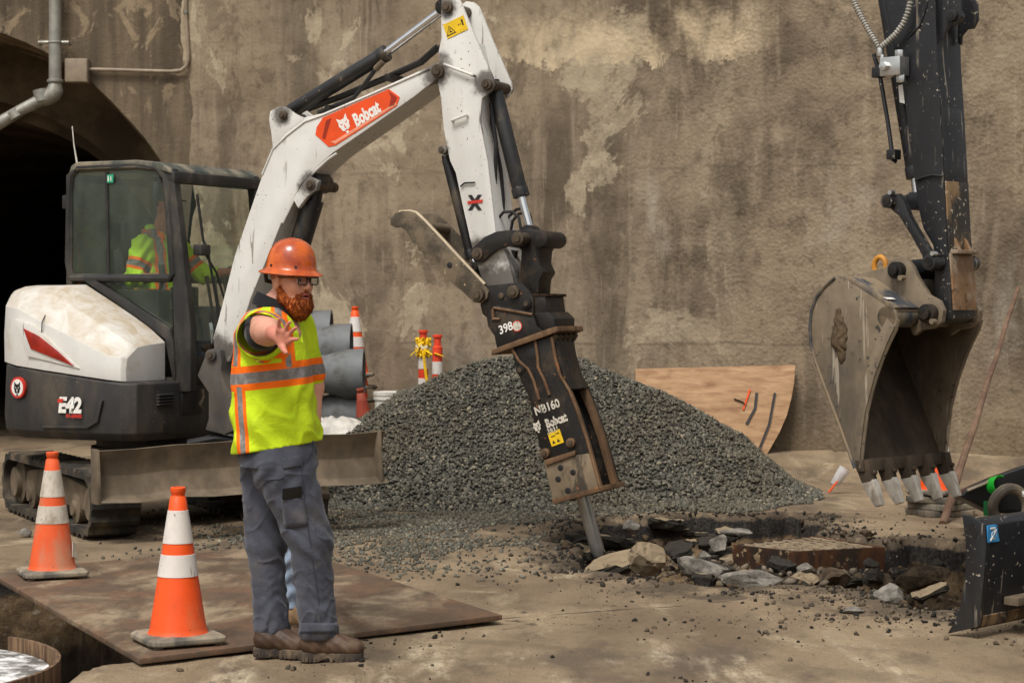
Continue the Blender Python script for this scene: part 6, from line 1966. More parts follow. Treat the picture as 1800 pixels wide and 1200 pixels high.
patch('strap', grid4((495, 806), (529, 800), (530, 818), (498, 824)), M_PANTS, tro, .004, .004)
M_SEAM = cloth('seam_thread', srgb(58, 60, 70), .1)
def seam(name, pts, r_=.0022):
    MB().tube([on_leg(px, py, .003) for px, py in pts], r_, 5).build(name, M_SEAM, tro, base=(0, 0, 0))
seam('pocket_edge', [(493, 873), (505, 872), (520, 870), (534, 868)], .003)
seam('side_seam', [(540, 922), (545, 950), (549, 985), (555, 1020), (560, 1060), (564, 1090)])
seam('side_seam', [(528, 818), (531, 845), (533, 868)])
seam('pocket_seam', [(453, 842), (470, 843), (490, 842), (500, 838)])
seam('hip_pocket', [(551, 778), (549, 792), (540, 806), (530, 815)], .003)
patch('cuff', [[(px, py) for px in range(528, 592, 7)] for py in (1094, 1100, 1106, 1111)], M_PANTS, tro, .006, .003)
ph_g = grid4((496, 857), (528, 853), (529, 872), (498, 876), 3, 3)
rows = [[on_leg(px, py, .016) for px, py in r_] for r_ in ph_g]
c0, c1, c2, c3 = rows[0][0], rows[0][-1], rows[-1][-1], rows[-1][0]
nrm = (c1 - c0).cross(c3 - c0).normalized()
if nrm.y > 0: nrm = -nrm
dnv = (c3 - c0).normalized()
fl_ = [c0, c1, c1 + dnv * .050, c0 + dnv * .050]
WL = Vector((WX, WY, 0))
phb = (fl_[2] + fl_[3]) / 2 + WL
ph = thing('mobile_phone', phb, 'black phone sticking out of the worker thigh pocket', 'phone')
MB().hull2([p + WL - nrm * .004 for p in fl_], [p + WL + nrm * .004 for p in fl_]).build('phone_body', plain('phone_black', srgb(16, 16, 18), .25), ph, .003)

# boots
def boot(heel, toe, top, matU, matS, parent, name='boot', lace=True):
    heel, toe = np.array(heel), np.array(toe); d = toe - heel; L = np.linalg.norm(d); d = d / L; sd_ = np.array((-d[1], d[0], 0))
    P = lambda u, v, w: tuple(heel + d * u * L + sd_ * v + np.array((0, 0, w)))
    lo = np.minimum(np.minimum(heel, toe), top) - .10; hi = np.maximum(np.maximum(heel, toe), top) + .10; lo[2] = -.02; hi[2] = .24
    S = SDF(lo, hi, .0045)
    S.cone(P(.16, 0, .075), P(.55, 0, .070), .046, .046, .02)
    S.ell(P(.80, -.004, .064), (L * .22, .049, .042), np.stack([d, sd_, (0, 0, 1)], 1), .03)
    S.cone(P(.55, 0, .07), P(.86, 0, .056), .044, .036, .02)
    S.cone(P(.20, 0, .08), tuple(np.array((top[0], top[1], .20))), .048, .056, .03)
    S.cone(P(.36, 0, .10), P(.58, 0, .085), .040, .036, .02)
    S.wrinkle(lambda X, Y, Z: .0022 * np.sin(X * 130 + Z * 60) * np.sin(Y * 80 + Z * 90))
    S.cut((0, 0, -1), -.030)
    V2, F2 = S.mesh()
    b = np_mesh(name, V2, F2, matU, parent)
    # lugged sole with a raised heel
    out_ = []
    for u, w_ in ((-.02, .026), (.0, .038), (.08, .044), (.3, .038), (.45, .036), (.62, .046), (.8, .050), (.93, .042), (1.0, .026), (1.02, .0)):
        out_.append((u, w_))
    loop = [(u, w_) for u, w_ in out_] + [(u, -w_) for u, w_ in out_[::-1][1:]]
    mb = MB(); mb.loft([[Vector(P(u, v * .97, z_ + (.018 if .30 < u < .50 else 0))) for u, v in loop] for z_ in (.003, .02)] + [[Vector(P(u, v, .036)) for u, v in loop], [Vector(P(u, v * .96, .042)) for u, v in loop]])
    mb.build('sole', matS, b, .002, base=(0, 0, 0))
    for k in range(9):
        u = .06 + .06 * k if k < 4 else .52 + .09 * (k - 4)
        for v in (-1, 1):
            wv = float(np.interp(u, [p[0] for p in out_], [p[1] for p in out_]))
            MB().box(P(u, v * wv * .94, .012), (.014, .014, .022)).build('lug', matS, b, .002, base=(0, 0, 0))
    if lace:
        for k in range(4):
            u = .40 + .06 * k
            MB().tube([Vector(P(u, -.030, .112 - .010 * k)), Vector(P(u, 0, .137 - .014 * k)), Vector(P(u, .030, .112 - .010 * k))], .003, 5).build('lace', M_SEAM, b, base=(0, 0, 0))
    return b
boot((.072, -.085, 0), (.345, -.115, 0), (ra[0] - .012, ra[1], .2), M_BOOT, M_SOLE, wk)
boot((-.145, .035, 0), (.100, -.02, 0), (la_[0] - .012, la_[1], .2), M_BOOT, M_SOLE, wk)

# ------------------------------------------------------------------ person standing behind the worker: only the legs show
QX, QY = (512 - 900) / F * 9.66, 9.66
p2 = thing('person', (QX, QY, 0), 'person in pale splattered jeans and tan boots standing hidden behind the worker', 'person')
def lq(px, py, Y=0.0):
    d = QY + Y
    return ((px - 900) / F * d - QX, Y, 1.55 + (545 - py) / F * d)
HM2, HP2 = head_frame((-.01, .0, 1.52), R(10))
S = SDF((-.24, -.25, .85), (.24, .25, 1.70), .007)
add_head(S, HM2, HP2, (-.03, 0, 1.38))
S.column([.85, 1.0, 1.2, 1.33, 1.38], [-.03] * 5, [0] * 5, [.10, .11, .115, .10, .06], [.14, .15, .17, .15, .08], 0, .03)
for s in (-1, 1):
    S.cone((-.03, s * .16, 1.33), (-.05, s * .20, 1.10), .05, .045, .03); S.cone((-.05, s * .20, 1.10), (.02, s * .17, .92), .042, .032, .03); S.ell((.03, s * .165, .885), (.03, .02, .045), None, .02)
V_, F_ = S.mesh()
np_mesh('body', V_, F_, M_SKIN, p2, attrs={'Col': colours(V_, HM2, (-.01, 0, 1.52), srgb(186, 134, 110), srgb(160, 90, 80), srgb(70, 50, 38))})
S = SDF((-.26, -.28, .80), (.26, .28, 1.46), .009)
S.column([.80, 1.0, 1.2, 1.33, 1.40], [-.03] * 5, [0] * 5, [.125, .13, .135, .12, .07], [.17, .18, .20, .18, .09], 0, .03)
for s in (-1, 1): S.cone((-.03, s * .16, 1.33), (-.05, s * .20, 1.08), .066, .060, .03)
V_, F_ = S.mesh(); np_mesh('jacket', V_, F_, M_JACKET, p2)
S = SDF((-.26, -.28, .08), (.26, .28, .92), .0065)
S.column([.76, .92], [-.03, -.03], [0, 0], [.12, .12], [.16, .16], 0, .04)
S.cone((-.03, .08, .80), lq(522, 962, .09), .105, .074, .04); S.cone(lq(522, 962, .09), lq(523, 1092, .10), .074, .062, .03)
S.cone((-.03, -.08, .80), lq(508, 980, -.06), .105, .070, .04); S.cone(lq(508, 980, -.06), lq(506, 1086, -.05), .068, .056, .03)
S.wrinkle(lambda X, Y, Z: .006 * np.sin(Z * 70 + 3 * np.sin(X * 30 + Y * 20)) + .004 * np.sin(X * 50 + Z * 30))
S.cut((0, 0, -1), -.115)
V_, F_ = S.mesh(); np_mesh('jeans', V_, F_, M_JEANS, p2)
boot((-.06, .10, 0), (.20, .08, 0), (.02, .10, .2), M_TANBOOT, M_SOLE, p2)
boot((-.07, -.05, 0), (.19, -.10, 0), (-.012, -.05, .2), M_TANBOOT, M_SOLE, p2)

# ------------------------------------------------------------------ operator sitting in the cab
op = thing('person', HF.w(0, .22, 1.42), 'excavator operator in lime hoodie sitting inside the cab at the levers', 'person')
op.rotation_euler = (0, 0, R(-30))
# own coordinates: x forward, y left, z up from the seat
HM3, HP3 = head_frame((.03, .0, .90), R(-6), R(-8))
S = SDF((-.26, -.46, .0), (.62, .48, 1.06), .006)
add_head(S, HM3, HP3, (-.05, 0, .70))
S.column([.05, .25, .45, .62, .70], [-.06, -.07, -.08, -.07, -.06], [0] * 5, [.12, .12, .12, .10, .06], [.15, .16, .18, .17, .08], 0, .03)
rS, rE, rW = (-.06, -.19, .62), (-.06, -.30, .36), (.22, -.36, .37)
lS, lE, lW = (-.04, .19, .62), (.12, .30, .40), (.37, .34, .42)
for s_, e_, w_ in ((rS, rE, rW), (lS, lE, lW)):
    S.cone(s_, e_, .055, .048, .03); S.cone(e_, w_, .048, .030, .03)
    pmx = tuple(np.array(w_) + np.array((.05, 0, .0)))
    kn = [tuple(np.array(pmx) + np.array((.035, -.03 + .02 * i, .005))) for i in range(4)]
    tp_ = [tuple(np.array(k_) + np.array((.030, 0, -.028 - .004 * (i == 1)))) for i, k_ in enumerate(kn)]
    hand(S, w_, pmx, tp_, kn, (tuple(np.array(pmx) + np.array((.01, .03, 0))), tuple(np.array(pmx) + np.array((.035, .04, -.01))), tuple(np.array(pmx) + np.array((.055, .035, -.02)))))
V_, F_ = S.mesh()
np_mesh('body', V_, F_, M_SKIN, op, attrs={'Col': colours(V_, HM3, (.03, 0, .90), srgb(176, 112, 90), srgb(150, 84, 74), srgb(60, 44, 34))})
S = SDF((-.30, -.46, .02), (.40, .46, .84), .007)
S.column([.02, .10, .25, .45, .60, .70], [-.05, -.05, -.06, -.07, -.065, -.06], [0] * 6, [.15, .16, .155, .15, .125, .075], [.19, .20, .20, .215, .20, .10], 0, .03)
S.cone(rS, rE, .080, .068, .04); S.cone(rE, lerp(rE, rW, .35), .066, .056, .03)
S.cone(lS, lE, .080, .068, .04); S.cone(lE, lerp(lE, lW, .35), .066, .056, .03)
for k in range(9):       # hood bunched round the neck
    th = R(40 + 280 * k / 8)
    S.ell((-.055 + .085 * math.cos(th), .092 * math.sin(th), .70 + .02 * math.sin(k * 2) - .03 * math.cos(th)), (.045, .045, .034), None, .02)
S.wrinkle(lambda X, Y, Z: .006 * np.sin(Z * 52 + 4 * np.sin(X * 20 + Y * 14)) + .004 * np.sin(X * 60 + Y * 50))
V_, F_ = S.mesh()
x, y, z = V_.T
gs = np.full(len(V_), -1.0); os_ = gs.copy()
d = np.abs(z - .24); tor = np.abs(y) < .215
gs = np.where(tor, .025 - d, gs); os_ = np.where(tor, .050 - d, os_)
for yc in (-.115, .115):
    d = np.abs(y - yc); ok = (z > .2) & (z < .74)
    gs = np.maximum(gs, np.where(ok, .022 - d, -1)); os_ = np.maximum(os_, np.where(ok, .046 - d, -1))
for s_, e_ in ((rS, rE), (lS, lE)):
    ax_ = np.array(e_) - np.array(s_); L_ = np.linalg.norm(ax_); ax_ /= L_
    t_ = (V_ - np.array(s_)) @ ax_; rad_ = np.linalg.norm((V_ - np.array(s_)) - t_[:, None] * ax_, axis=1)
    ok = (rad_ < .11) & (np.abs(y) > .16)
    d = np.abs(t_ - .62 * L_)
    gs = np.where(ok, np.maximum(.022 - d, -1), gs); os_ = np.where(ok, .046 - d, os_)
np_mesh('hoodie', V_, F_, M_HOODIE, op, attrs={'gs': gs, 'os': os_})
S = SDF((-.24, -.30, -.36), (.66, .30, .16), .010)
S.column([.0, .12], [-.04, -.05], [0, 0], [.15, .15], [.18, .17], 0, .04)
for s in (-1, 1):
    S.cone((-.02, s * .10, .09), (.42, s * .13, .12), .095, .072, .04); S.cone((.42, s * .13, .12), (.50, s * .13, -.28), .068, .055, .03)
V_, F_ = S.mesh(); np_mesh('work_trousers', V_, F_, M_PANTS, op)
for s in (-1, 1): boot((.44, s * .13, -.0), (.70, s * .13, -.0), (.49, s * .13, .2), M_BOOT, M_SOLE, op, 'boot', False).location.z = -.35
capm = plain('dark_cap', srgb(60, 58, 52), .7)
MB().lathe([(.088, .0), (.092, .02), (.088, .06), (.070, .092), (.035, .108), (.0, .112)], Vector(HP3(-.008, 0, .045)), Matrix(HM3.tolist()), 28, 1.08, .92).build('cap', capm, op, base=(0, 0, 0))
MB().prism(Frame((0, 0, 0), 0), [(.07, .955), (.155, .945), (.155, .951), (.07, .965)], -.06, .06).build('cap_brim', capm, op, .002, base=(0, 0, 0))
MB().lathe([(.086, -.01), (.090, .02), (.086, .06), (.070, .092), (.035, .108), (.0, .112)], Vector(HP2(-.010, 0, .045)), Matrix(HM2.tolist()), 28, 1.10, .92).build('knit_cap', capm, p2, base=(0, 0, 0))

# ================================================================== CONES, POSTS, PLATES AND OTHER SITE THINGS
M_CONE = worn('orange_cone_plastic', srgb(236, 84, 26), 0.5, 0, srgb(172, 116, 82), 0.55, 5, 0.50, 0.74, srgb(110, 64, 38), 60, .165, .12, 24, .35, .10, (1, 1, .5), 0, srgb(140, 76, 44))
M_CONEOLD = worn('dusty_orange_plastic', srgb(222, 88, 40), 0.65, 0, srgb(168, 136, 108), 0.75, 5, 0.42, 0.68, srgb(110, 80, 60), 50, .18, .05, 40, .35, .1)
M_SLEEVE = worn('scuffed_white_sleeve', srgb(214, 206, 198), 0.45, 0, srgb(160, 148, 130), 0.5, 7, 0.48, 0.74, srgb(80, 70, 60), 60, .155, .12, 24, .35, .07, (1, 1, .5), 0, srgb(120, 108, 94))
M_SLEEVEOLD = worn('dirty_white_sleeve', srgb(196, 186, 170), 0.55, 0, srgb(128, 112, 90), 0.7, 14, 0.46, 0.70, srgb(86, 74, 60), 50, .14, .03, 40, .35, .1)
M_BASE = worn('dusty_rubber_base', srgb(96, 92, 84), 0.85, 0, srgb(158, 144, 122), 0.85, 7, 0.36, 0.62, None, 30, .2, .35, 40, .25, .2)
M_DULLRED = worn('faded_red_plastic', srgb(150, 62, 42), 0.65, 0, srgb(120, 90, 70), .6, 6, .44, .7)


def cone(loc, label, rotz=0.0, old=False, tilt=(0, 0), group=None, mats=None, base_mat=None):
    t = thing('traffic_cone', (0, 0, 0), label, 'traffic cone', group)
    mo, ms = (M_CONEOLD, M_SLEEVEOLD) if old else (M_CONE, M_SLEEVE)
    if mats: mo, ms = mats
    H = 0.71
    # base: rounded square slab with chamfered corners and feet
    s, c = 0.182, 0.045
    oct_ = [(-s + c, -s), (s - c, -s), (s - c * .3, -s + c * .3), (s, -s + c), (s, s - c), (s - c * .3, s - c * .3), (s - c, s), (-s + c, s), (-s + c * .3, s - c * .3), (-s, s - c), (-s, -s + c), (-s + c * .3, -s + c * .3)]
    mb = MB(); mb.loft([[Vector((x * .97, y * .97, .010)) for x, y in oct_], [Vector((x, y, .016)) for x, y in oct_], [Vector((x, y, .034)) for x, y in oct_], [Vector((x * .9, y * .9, .046)) for x, y in oct_]])
    b = mb.build('base', base_mat or M_BASE, t, .003)
    for x in (-1, 1):
        for y in (-1, 1):
            MB().box((x * .14, y * .14, .006), (.035, .035, .012)).build('foot', M_BASE, b)
    rad = lambda z: 0.132 - (0.132 - 0.034) * (z - .045) / (H - .045 - .04)
    MB().lathe([(rad(.045) + .008, .044), (rad(.045) + .002, .052), (rad(.07), .07), (rad(.30), .30), (rad(.56), .56), (.036, H - .045), (.030, H - .040), (.031, H - .030), (.035, H - .026), (.035, H - .004), (.030, H), (.022, H), (.020, H - .03)], (0, 0, 0), None, 40).build('body', mo, t, angle=50)
    for z0, z1 in ((.305, .405), (.455, .605)):
        MB().lathe([(rad(z0) + .0005, z0), (rad(z0) + .0028, z0 + .001), (rad((z0 + z1) / 2) + .0028, (z0 + z1) / 2), (rad(z1) + .0028, z1 - .001), (rad(z1) + .0005, z1)], (0, 0, 0), None, 40).build('reflective_sleeve', ms, t)
    t.location = loc
    t.rotation_euler = (tilt[0], tilt[1], rotz)
    return t


# steel road plate over the trench
A_, B_ = on_z(245, 1157, .03), on_z(883, 1080, .03)
D_ = on_z(-24, 1003, .03); C_ = B_ + (D_ - A_)
_t = NT('rusty_road_plate')
_c = _t.mix(_t.rng(_t.noise(3.0, 8, .65, dist=.5), .38, .66), srgb(110, 84, 64), srgb(90, 76, 62))
_c = _t.mix(_t.rng(_t.noise(2.1, 8, .62, vec=_t.map((1, .45, 1), rot=(0, 0, .4), loc=(3, 0, 0)), dist=.6), .48, .64, 0, .85), _c, srgb(156, 138, 112))
_c = _t.mix(_t.rng(_t.noise(1.2, 6, .6, vec=_t.map(loc=(6, 1, 0))), .52, .62, 0, .75), _c, srgb(86, 72, 56))
_c = _t.mix(_t.rng(_t.noise(26, 5, .7), .58, .68, 0, .5), _c, srgb(136, 90, 56))
_c = _t.mix(_t.rng(_t.noise(14, 9, .75, vec=_t.map((1, .4, 1), rot=(0, 0, .4))), .46, .64, 0, .5), _c, srgb(72, 60, 49))
M_PLATE = _t.done(_c, .8, .15, _t.bump(_t.noise(30, 6, .7), .4, .006), .3)
mb = MB(); zz = Vector((0, 0, .026))
N_ = 14
pl = thing('road_plate', (A_ + C_) / 2, 'rusty dusty steel road plate laid over the trench under the two front cones', 'steel plate')
mb.hull2([A_ - zz, B_ - zz, C_ - zz, D_ - zz], [A_, B_, C_, D_])
mb.build('plate', M_PLATE, pl, .004)
cone(on_z(313, 1128, .032), 'clean orange cone with two white bands nearest the worker', R(28))
old = cone(on_z(92, 1012, .032), 'faded dusty orange cone with dirty white bands and a torn flap at far left', R(22), True)
fl_o = old.location
MB().hull2([Vector((.098, -.075, .115)), Vector((.118, -.055, .10)), Vector((.112, -.050, .19)), Vector((.100, -.066, .20))], [Vector((.104, -.085, .115)), Vector((.132, -.062, .10)), Vector((.118, -.058, .19)), Vector((.104, -.074, .20))]).build('torn_flap', M_SLEEVEOLD, old, base=(0, 0, 0))

# trench: shoring wall under the plate edge, round precast shaft with timber-coloured hoop
_t = NT('damp_trench_soil')
M_SOIL = _t.done(_t.mix(_t.noise(6, 8, .7), srgb(48, 40, 32), srgb(94, 82, 66)), .95, 0, _t.bump(_t.noise(20, 7), .8, .03), .2)
_t = NT('white_crusted_concrete')
M_CRUST = _t.done(_t.mix(_t.rng(_t.noise(7, 9, .7, dist=.4), .40, .60), srgb(98, 94, 88), srgb(226, 224, 220)), .8, 0, _t.bump(_t.noise(30, 7), .5, .01), .3)
_t = NT('weathered_bentwood')
M_WOOD = _t.done(_t.mix(_t.rng(_t.noise(5, 7, .6, vec=_t.map((8, 8, 1))), .35, .7), srgb(78, 58, 42), srgb(130, 104, 78)), .75, 0, _t.bump(_t.noise(9, 5, vec=_t.map((12, 12, 1))), .4, .006), .3)
sc_ = Vector((-2.95, 8.75, 0))
shaft = thing('concrete_shaft', (sc_.x, sc_.y, -1.45), 'white crusted round concrete shaft top down in the trench corner', 'manhole')
MB().lathe([(.915, -1.45), (.915, -.09), (.90, -.065), (.5, -.035), (.2, -.03), (.02, -.03)], (sc_.x, sc_.y, 0), None, 64).build('shaft_cover', M_CRUST, shaft, angle=50)
mb = MB(); rings = []
for k in range(21):
    th = R(-34 + 88 * k / 20)
    rings.append([Vector((sc_.x + r_ * math.cos(th), sc_.y + r_ * math.sin(th), z_)) for r_, z_ in ((.925, -.42), (.925, -.005), (.945, -.005), (.945, -.42))])
mb.loft(rings)
hp = mb.build('bent_board', M_WOOD, None, .004, base=(sc_.x + .9, sc_.y, -.42))
tag(hp, 'thin brown bent board curving round the white shaft in the trench', 'board')

# catch basin frame and grate in the pit
g1, g2, g3, g4 = on_z(1287, 957, .0), on_z(1399, 969, .0), on_z(1556, 961, .0), on_z(1436, 941, .0)
gc = (g1 + g2 + g3 + g4) / 4
gb = thing('catch_basin', (gc.x, gc.y, -.45), 'rusty square catch basin frame with dusty grating, laid bare in the pit', 'drain')
cor = [g1, g2, g3, g4]
mb = MB()
inn_ = [gc + (p - gc) * .90 for p in cor]
dn_ = Vector((0, 0, -.42))
mb._add([p for p in cor] + [p for p in inn_] + [p + dn_ for p in cor] + [p + dn_ for p in inn_],
        [[0, 1, 5, 4], [1, 2, 6, 5], [2, 3, 7, 6], [3, 0, 4, 7], [0, 8, 9, 1], [1, 9, 10, 2], [2, 10, 11, 3], [3, 11, 8, 0], [4, 5, 13, 12], [5, 6, 14, 13], [6, 7, 15, 14], [7, 4, 12, 15], [8, 12, 13, 9], [9, 13, 14, 10], [10, 14, 15, 11], [11, 15, 12, 8]])
mb.build('frame', M_RUST, gb, .006)
M_BASIN = M_RUST
mb = MB(); mb.hull2([p + Vector((0, 0, -.09)) for p in inn_], [p + Vector((0, 0, -.055)) for p in inn_]); mb.build('dirt_bed', M_SOIL, gb)
gd = srgb(150, 134, 108)
M_GRATE = worn('dusty_grating_iron', srgb(140, 124, 100), .75, .1, srgb(96, 76, 54), .7, 8, .42, .66)
e1 = inn_[1] - inn_[0]; e2 = inn_[3] - inn_[0]
NB = 8
for k in range(NB):
    s0 = inn_[0] + e2 * ((k + .5) / NB)
    pts = []
    for j in range(25):
        u = j / 24
        pts.append(s0 + (inn_[1] + (inn_[2] - inn_[1]) * ((k + .5) / NB) - s0) * u + Vector((0, 0, -.006)) + e2.normalized() * .012 * math.sin(u * math.pi * 10 + (k % 2) * math.pi))
    MB().tube(pts, .011, 6, flat=.9).build('grate_bar', M_GRATE, gb)
for u in (0.0, .25, .5, .75, 1.0):
    p = inn_[0] + e1 * u; q_ = inn_[3] + (inn_[2] - inn_[3]) * u
    MB().tube([p + Vector((0, 0, -.012)), q_ + Vector((0, 0, -.012))], .009, 6).build('cross_bar', M_GRATE, gb)

# broken slabs and boulders
_t = NT('broken_road_slab')
_n = _t.n.new('ShaderNodeNewGeometry')
_s = _t.n.new('ShaderNodeSeparateXYZ'); _t.link(_n.outputs['Normal'], _s.inputs[0])
_blk = _t.mix(_t.noise(40, 5), srgb(30, 28, 25), srgb(66, 60, 52))
M_SLABBLK = _t.done(_blk, .92, 0, _t.bump(_t.noise(45, 6, .7), .7, .012), .25)
_t = NT('dusty_road_top')
M_SLABTOP = _t.done(_t.mix(_t.noise(12, 7, .65), srgb(112, 98, 78), srgb(150, 132, 106)), .92, 0, _t.bump(_t.noise(45, 6, .7), .5, .01), .25)
_t = NT('broken_grey_concrete')
M_CHUNK = _t.done(_t.mix(_t.rng(_t.noise(9, 8, .68), .35, .65), srgb(86, 81, 73), srgb(146, 139, 128)), .9, 0, _t.bump(_t.noise(26, 7, .7), .6, .02), .25)
_t = NT('brown_clod')
M_CLOD = _t.done(_t.mix(_t.rng(_t.noise(9, 8, .68), .35, .65), srgb(50, 41, 32), srgb(98, 82, 63)), .95, 0, _t.bump(_t.noise(26, 7, .7), .7, .02), .2)


def slab(name, px, py, size, seed, label, yaw=0, tilt=(0, 0), z=0.0, thick=.08, mats=None, n=9, cat='rubble', group='broken pieces in and around the pit'):
    """irregular broken piece of road: dusty top, dark broken sides"""
    rg = random.Random(seed)
    p = on_z(px, py, z)
    lo, hi, mid = [], [], []
    for k in range(n):
        th = 2 * math.pi * k / n + rg.uniform(-.2, .2); r_ = size * rg.uniform(.62, 1.1)
        x, y = r_ * math.cos(th), r_ * math.sin(th) * .72
        lo.append(Vector((x * rg.uniform(.72, .98), y * rg.uniform(.72, .98), -thick * rg.uniform(.8, 1.1))))
        mid.append(Vector((x * rg.uniform(.96, 1.08), y * rg.uniform(.96, 1.08), -thick * rg.uniform(.3, .6))))
        hi.append(Vector((x, y, rg.uniform(-.012, .008))))
    M = Matrix.Rotation(yaw, 3, 'Z') @ Matrix.Rotation(tilt[0], 3, 'X') @ Matrix.Rotation(tilt[1], 3, 'Y')
    ins_ = [v * .55 + Vector((0, 0, rg.uniform(-.006, .006))) for v in hi]
    mb = MB(); mb.loft([[M @ v + p + Vector((0, 0, thick)) for v in r_] for r_ in (lo, mid, hi, ins_)])
    mb.mi = [0] * (2 * n) + [1] * n + [0, 1]
    me_mats = mats or [M_SLABBLK, M_SLABTOP]
    o = mb.build(name, me_mats, None, 0, 1, base=p, angle=20, flatshade=True)
    bm = bmesh.new(); bm.from_mesh(o.data)
    bmesh.ops.triangulate(bm, faces=bm.faces)
    bmesh.ops.subdivide_edges(bm, edges=[e for e in bm.edges if e.calc_length() > .028], cuts=1, use_grid_fill=True)
    for v in bm.verts:
        v.co += Vector((rg.uniform(-1, 1), rg.uniform(-1, 1), rg.uniform(-1, 1))) * size * .055
    bmesh.ops.triangulate(bm, faces=bm.faces)
    bm.to_mesh(o.data); bm.free()
    return tag(o, label, cat, group)


def boulder(name, px, py, size, seed, label, mat, sq=(1, .8, .7), z=0.0, group='broken pieces in and around the pit'):
    rg = np.random.default_rng(seed)
    p = on_z(px, py, z)
    bm = bmesh.new(); bmesh.ops.create_icosphere(bm, subdivisions=3, radius=1)
    dirs = rg.normal(size=(13, 3)); dirs /= np.linalg.norm(dirs, axis=1)[:, None]; offs = rg.uniform(.45, .82, 13)
    for v in bm.verts:
        c = np.array(v.co); 
        for d_, o_ in zip(dirs, offs):      # flat broken faces
            e_ = c @ d_ - o_
            if e_ > 0: c = c - d_ * e_ * .97
        c = c * (1 + rg.normal(0, .022))
        v.co = Vector(c)
    yaw = rg.uniform(0, 6.3)
    for v in bm.verts:
        v.co = Matrix.Rotation(yaw, 3, 'Z') @ Vector((v.co.x * sq[0] * size, v.co.y * sq[1] * size, v.co.z * sq[2] * size))
    zmin = min(v.co.z for v in bm.verts)
    for v in bm.verts: v.co.z -= zmin + .12 * size
    me = bpy.data.meshes.new(name); bm.to_mesh(me); bm.free()
    me.materials.append(mat)
    o = link(name, me, None, p)
    return tag(o, label, 'rubble', group)


slab('road_slab', 1143, 1008, .13, 3, 'upright tan chunk of broken road on the near lip of the pit', .4, (.75, .2), -.02, .12, [M_SLABTOP, M_SLABTOP])
slab('road_slab', 1075, 1006, .20, 4, 'tilted black asphalt slab just below the breaker point', .2, (.18, -.25), -.10)
slab('road_slab', 1060, 962, .22, 5, 'dark asphalt slab lying directly behind the breaker point', .5, (-.1, .2), -.10)
slab('road_slab', 1035, 985, .16, 15, 'small dusty topped slab cracked off beside the breaker point', .1, (.1, .12), -.08)
slab('road_slab', 1170, 930, .24, 6, 'flat dusty slab propped along the rear edge of the pit', 1.0, (.12, .1), -.10)
slab('road_slab', 1285, 922, .20, 7, 'black asphalt slab leaning on the rear edge of the pit', 2.0, (-.2, .1), -.12)
slab('road_slab', 1240, 1032, .10, 8, 'small dark slab on the near edge of the pit', 2.0, (.2, .1), -.05)
boulder('concrete_chunk', 1232, 1022, .17, 11, 'large pale grey concrete chunk on the near edge of the pit', M_CHUNK, (1.25, .7, .6), -.10)
boulder('concrete_chunk', 1330, 1030, .19, 12, 'long grey concrete chunk half buried at the pit front', M_CHUNK, (1.5, .6, .34), -.12)
boulder('concrete_chunk', 1565, 1062, .09, 13, 'round white speckled stone left of the black blade', M_CHUNK, (1.1, .9, .8), -.02)
boulder('concrete_chunk', 1110, 936, .085, 14, 'pale concrete chunk near the left end of the pit', M_CHUNK, (1, .8, .8), -.08)
boulder('concrete_chunk', 1295, 938, .10, 16, 'flat light grey piece by the rear pit edge', M_CHUNK, (1.4, .8, .35), -.06)
boulder('concrete_chunk', 1264, 965, .085, 17, 'pale chip just left of the rusty basin frame', M_CHUNK, (1, .8, .9), -.08)
boulder('concrete_chunk', 1345, 1000, .11, 18, 'grey broken lump against the rusty basin frame', M_CHUNK, (1.3, .8, .5), -.18)
boulder('concrete_chunk', 1470, 1025, .16, 19, 'dark clod heaped on the near lip of the pit', M_CLOD, (1.5, .8, .5), -.08)
boulder('concrete_chunk', 1545, 1032, .10, 20, 'brown clod right of the rusty basin frame', M_CLOD, (1.4, .8, .6), -.14)
boulder('concrete_chunk', 1630, 1034, .15, 21, 'big dark clod at the right end of the pit', M_CLOD, (1.4, .9, .6), -.20)
boulder('concrete_chunk', 1500, 1078, .05, 22, 'small grey stone on the dust before the pit', M_CHUNK, (1.3, .8, .5), 0)
boulder('concrete_chunk', 1525, 944, .05, 23, 'small tan stone behind the grating', M_CLOD, (1.2, .8, .7), .01)
boulder('concrete_chunk', 45, 942, .05, 24, 'small stone lying left of the faded cone', M_CHUNK, (1.3, .9, .7), 0, 'single stones')
rg = random.Random(15)
_k = 0
while _k < 40:
    px, py = rg.uniform(1000, 1300) if _k < 24 else rg.uniform(1240, 1680), rg.uniform(915, 1015) if _k < 24 else rg.uniform(985, 1062)
    q_ = on_z(px, py, 0)
    if poly_sd(np.array([q_.x]), np.array([q_.y]), PIT)[0] > -.02: continue
    slab('asphalt_piece', px, py, rg.uniform(.06, .17), 300 + _k, 'jagged dark asphalt piece lying in the left half of the pit' if _k < 24 else 'jagged dark asphalt piece in the rubble before the rusty basin', rg.uniform(0, 6), (rg.uniform(-.35, .35), rg.uniform(-.35, .35)), rg.uniform(-.20, -.10), rg.uniform(.04, .07), [M_SLABBLK, rg.choice([M_SLABBLK, M_SLABBLK, M_SLABTOP])], 8, 'rubble', 'asphalt pieces in the pit' if _k < 24 else 'asphalt pieces before the basin')
    _k += 1
rg = random.Random(5)
for k in range(26):
    px, py = rg.uniform(1010, 1660), 0
    py = rg.uniform(925, 1040)
    boulder('loose_rock', px, py, rg.uniform(.03, .075), 100 + k, 'loose fist-sized rock in the rubble of the pit', rg.choice([M_CHUNK, M_CLOD, M_SLABBLK, M_CLOD]), (1.2, .9, .7), rg.uniform(-.22, -.10), 'fist-sized rocks in the pit')

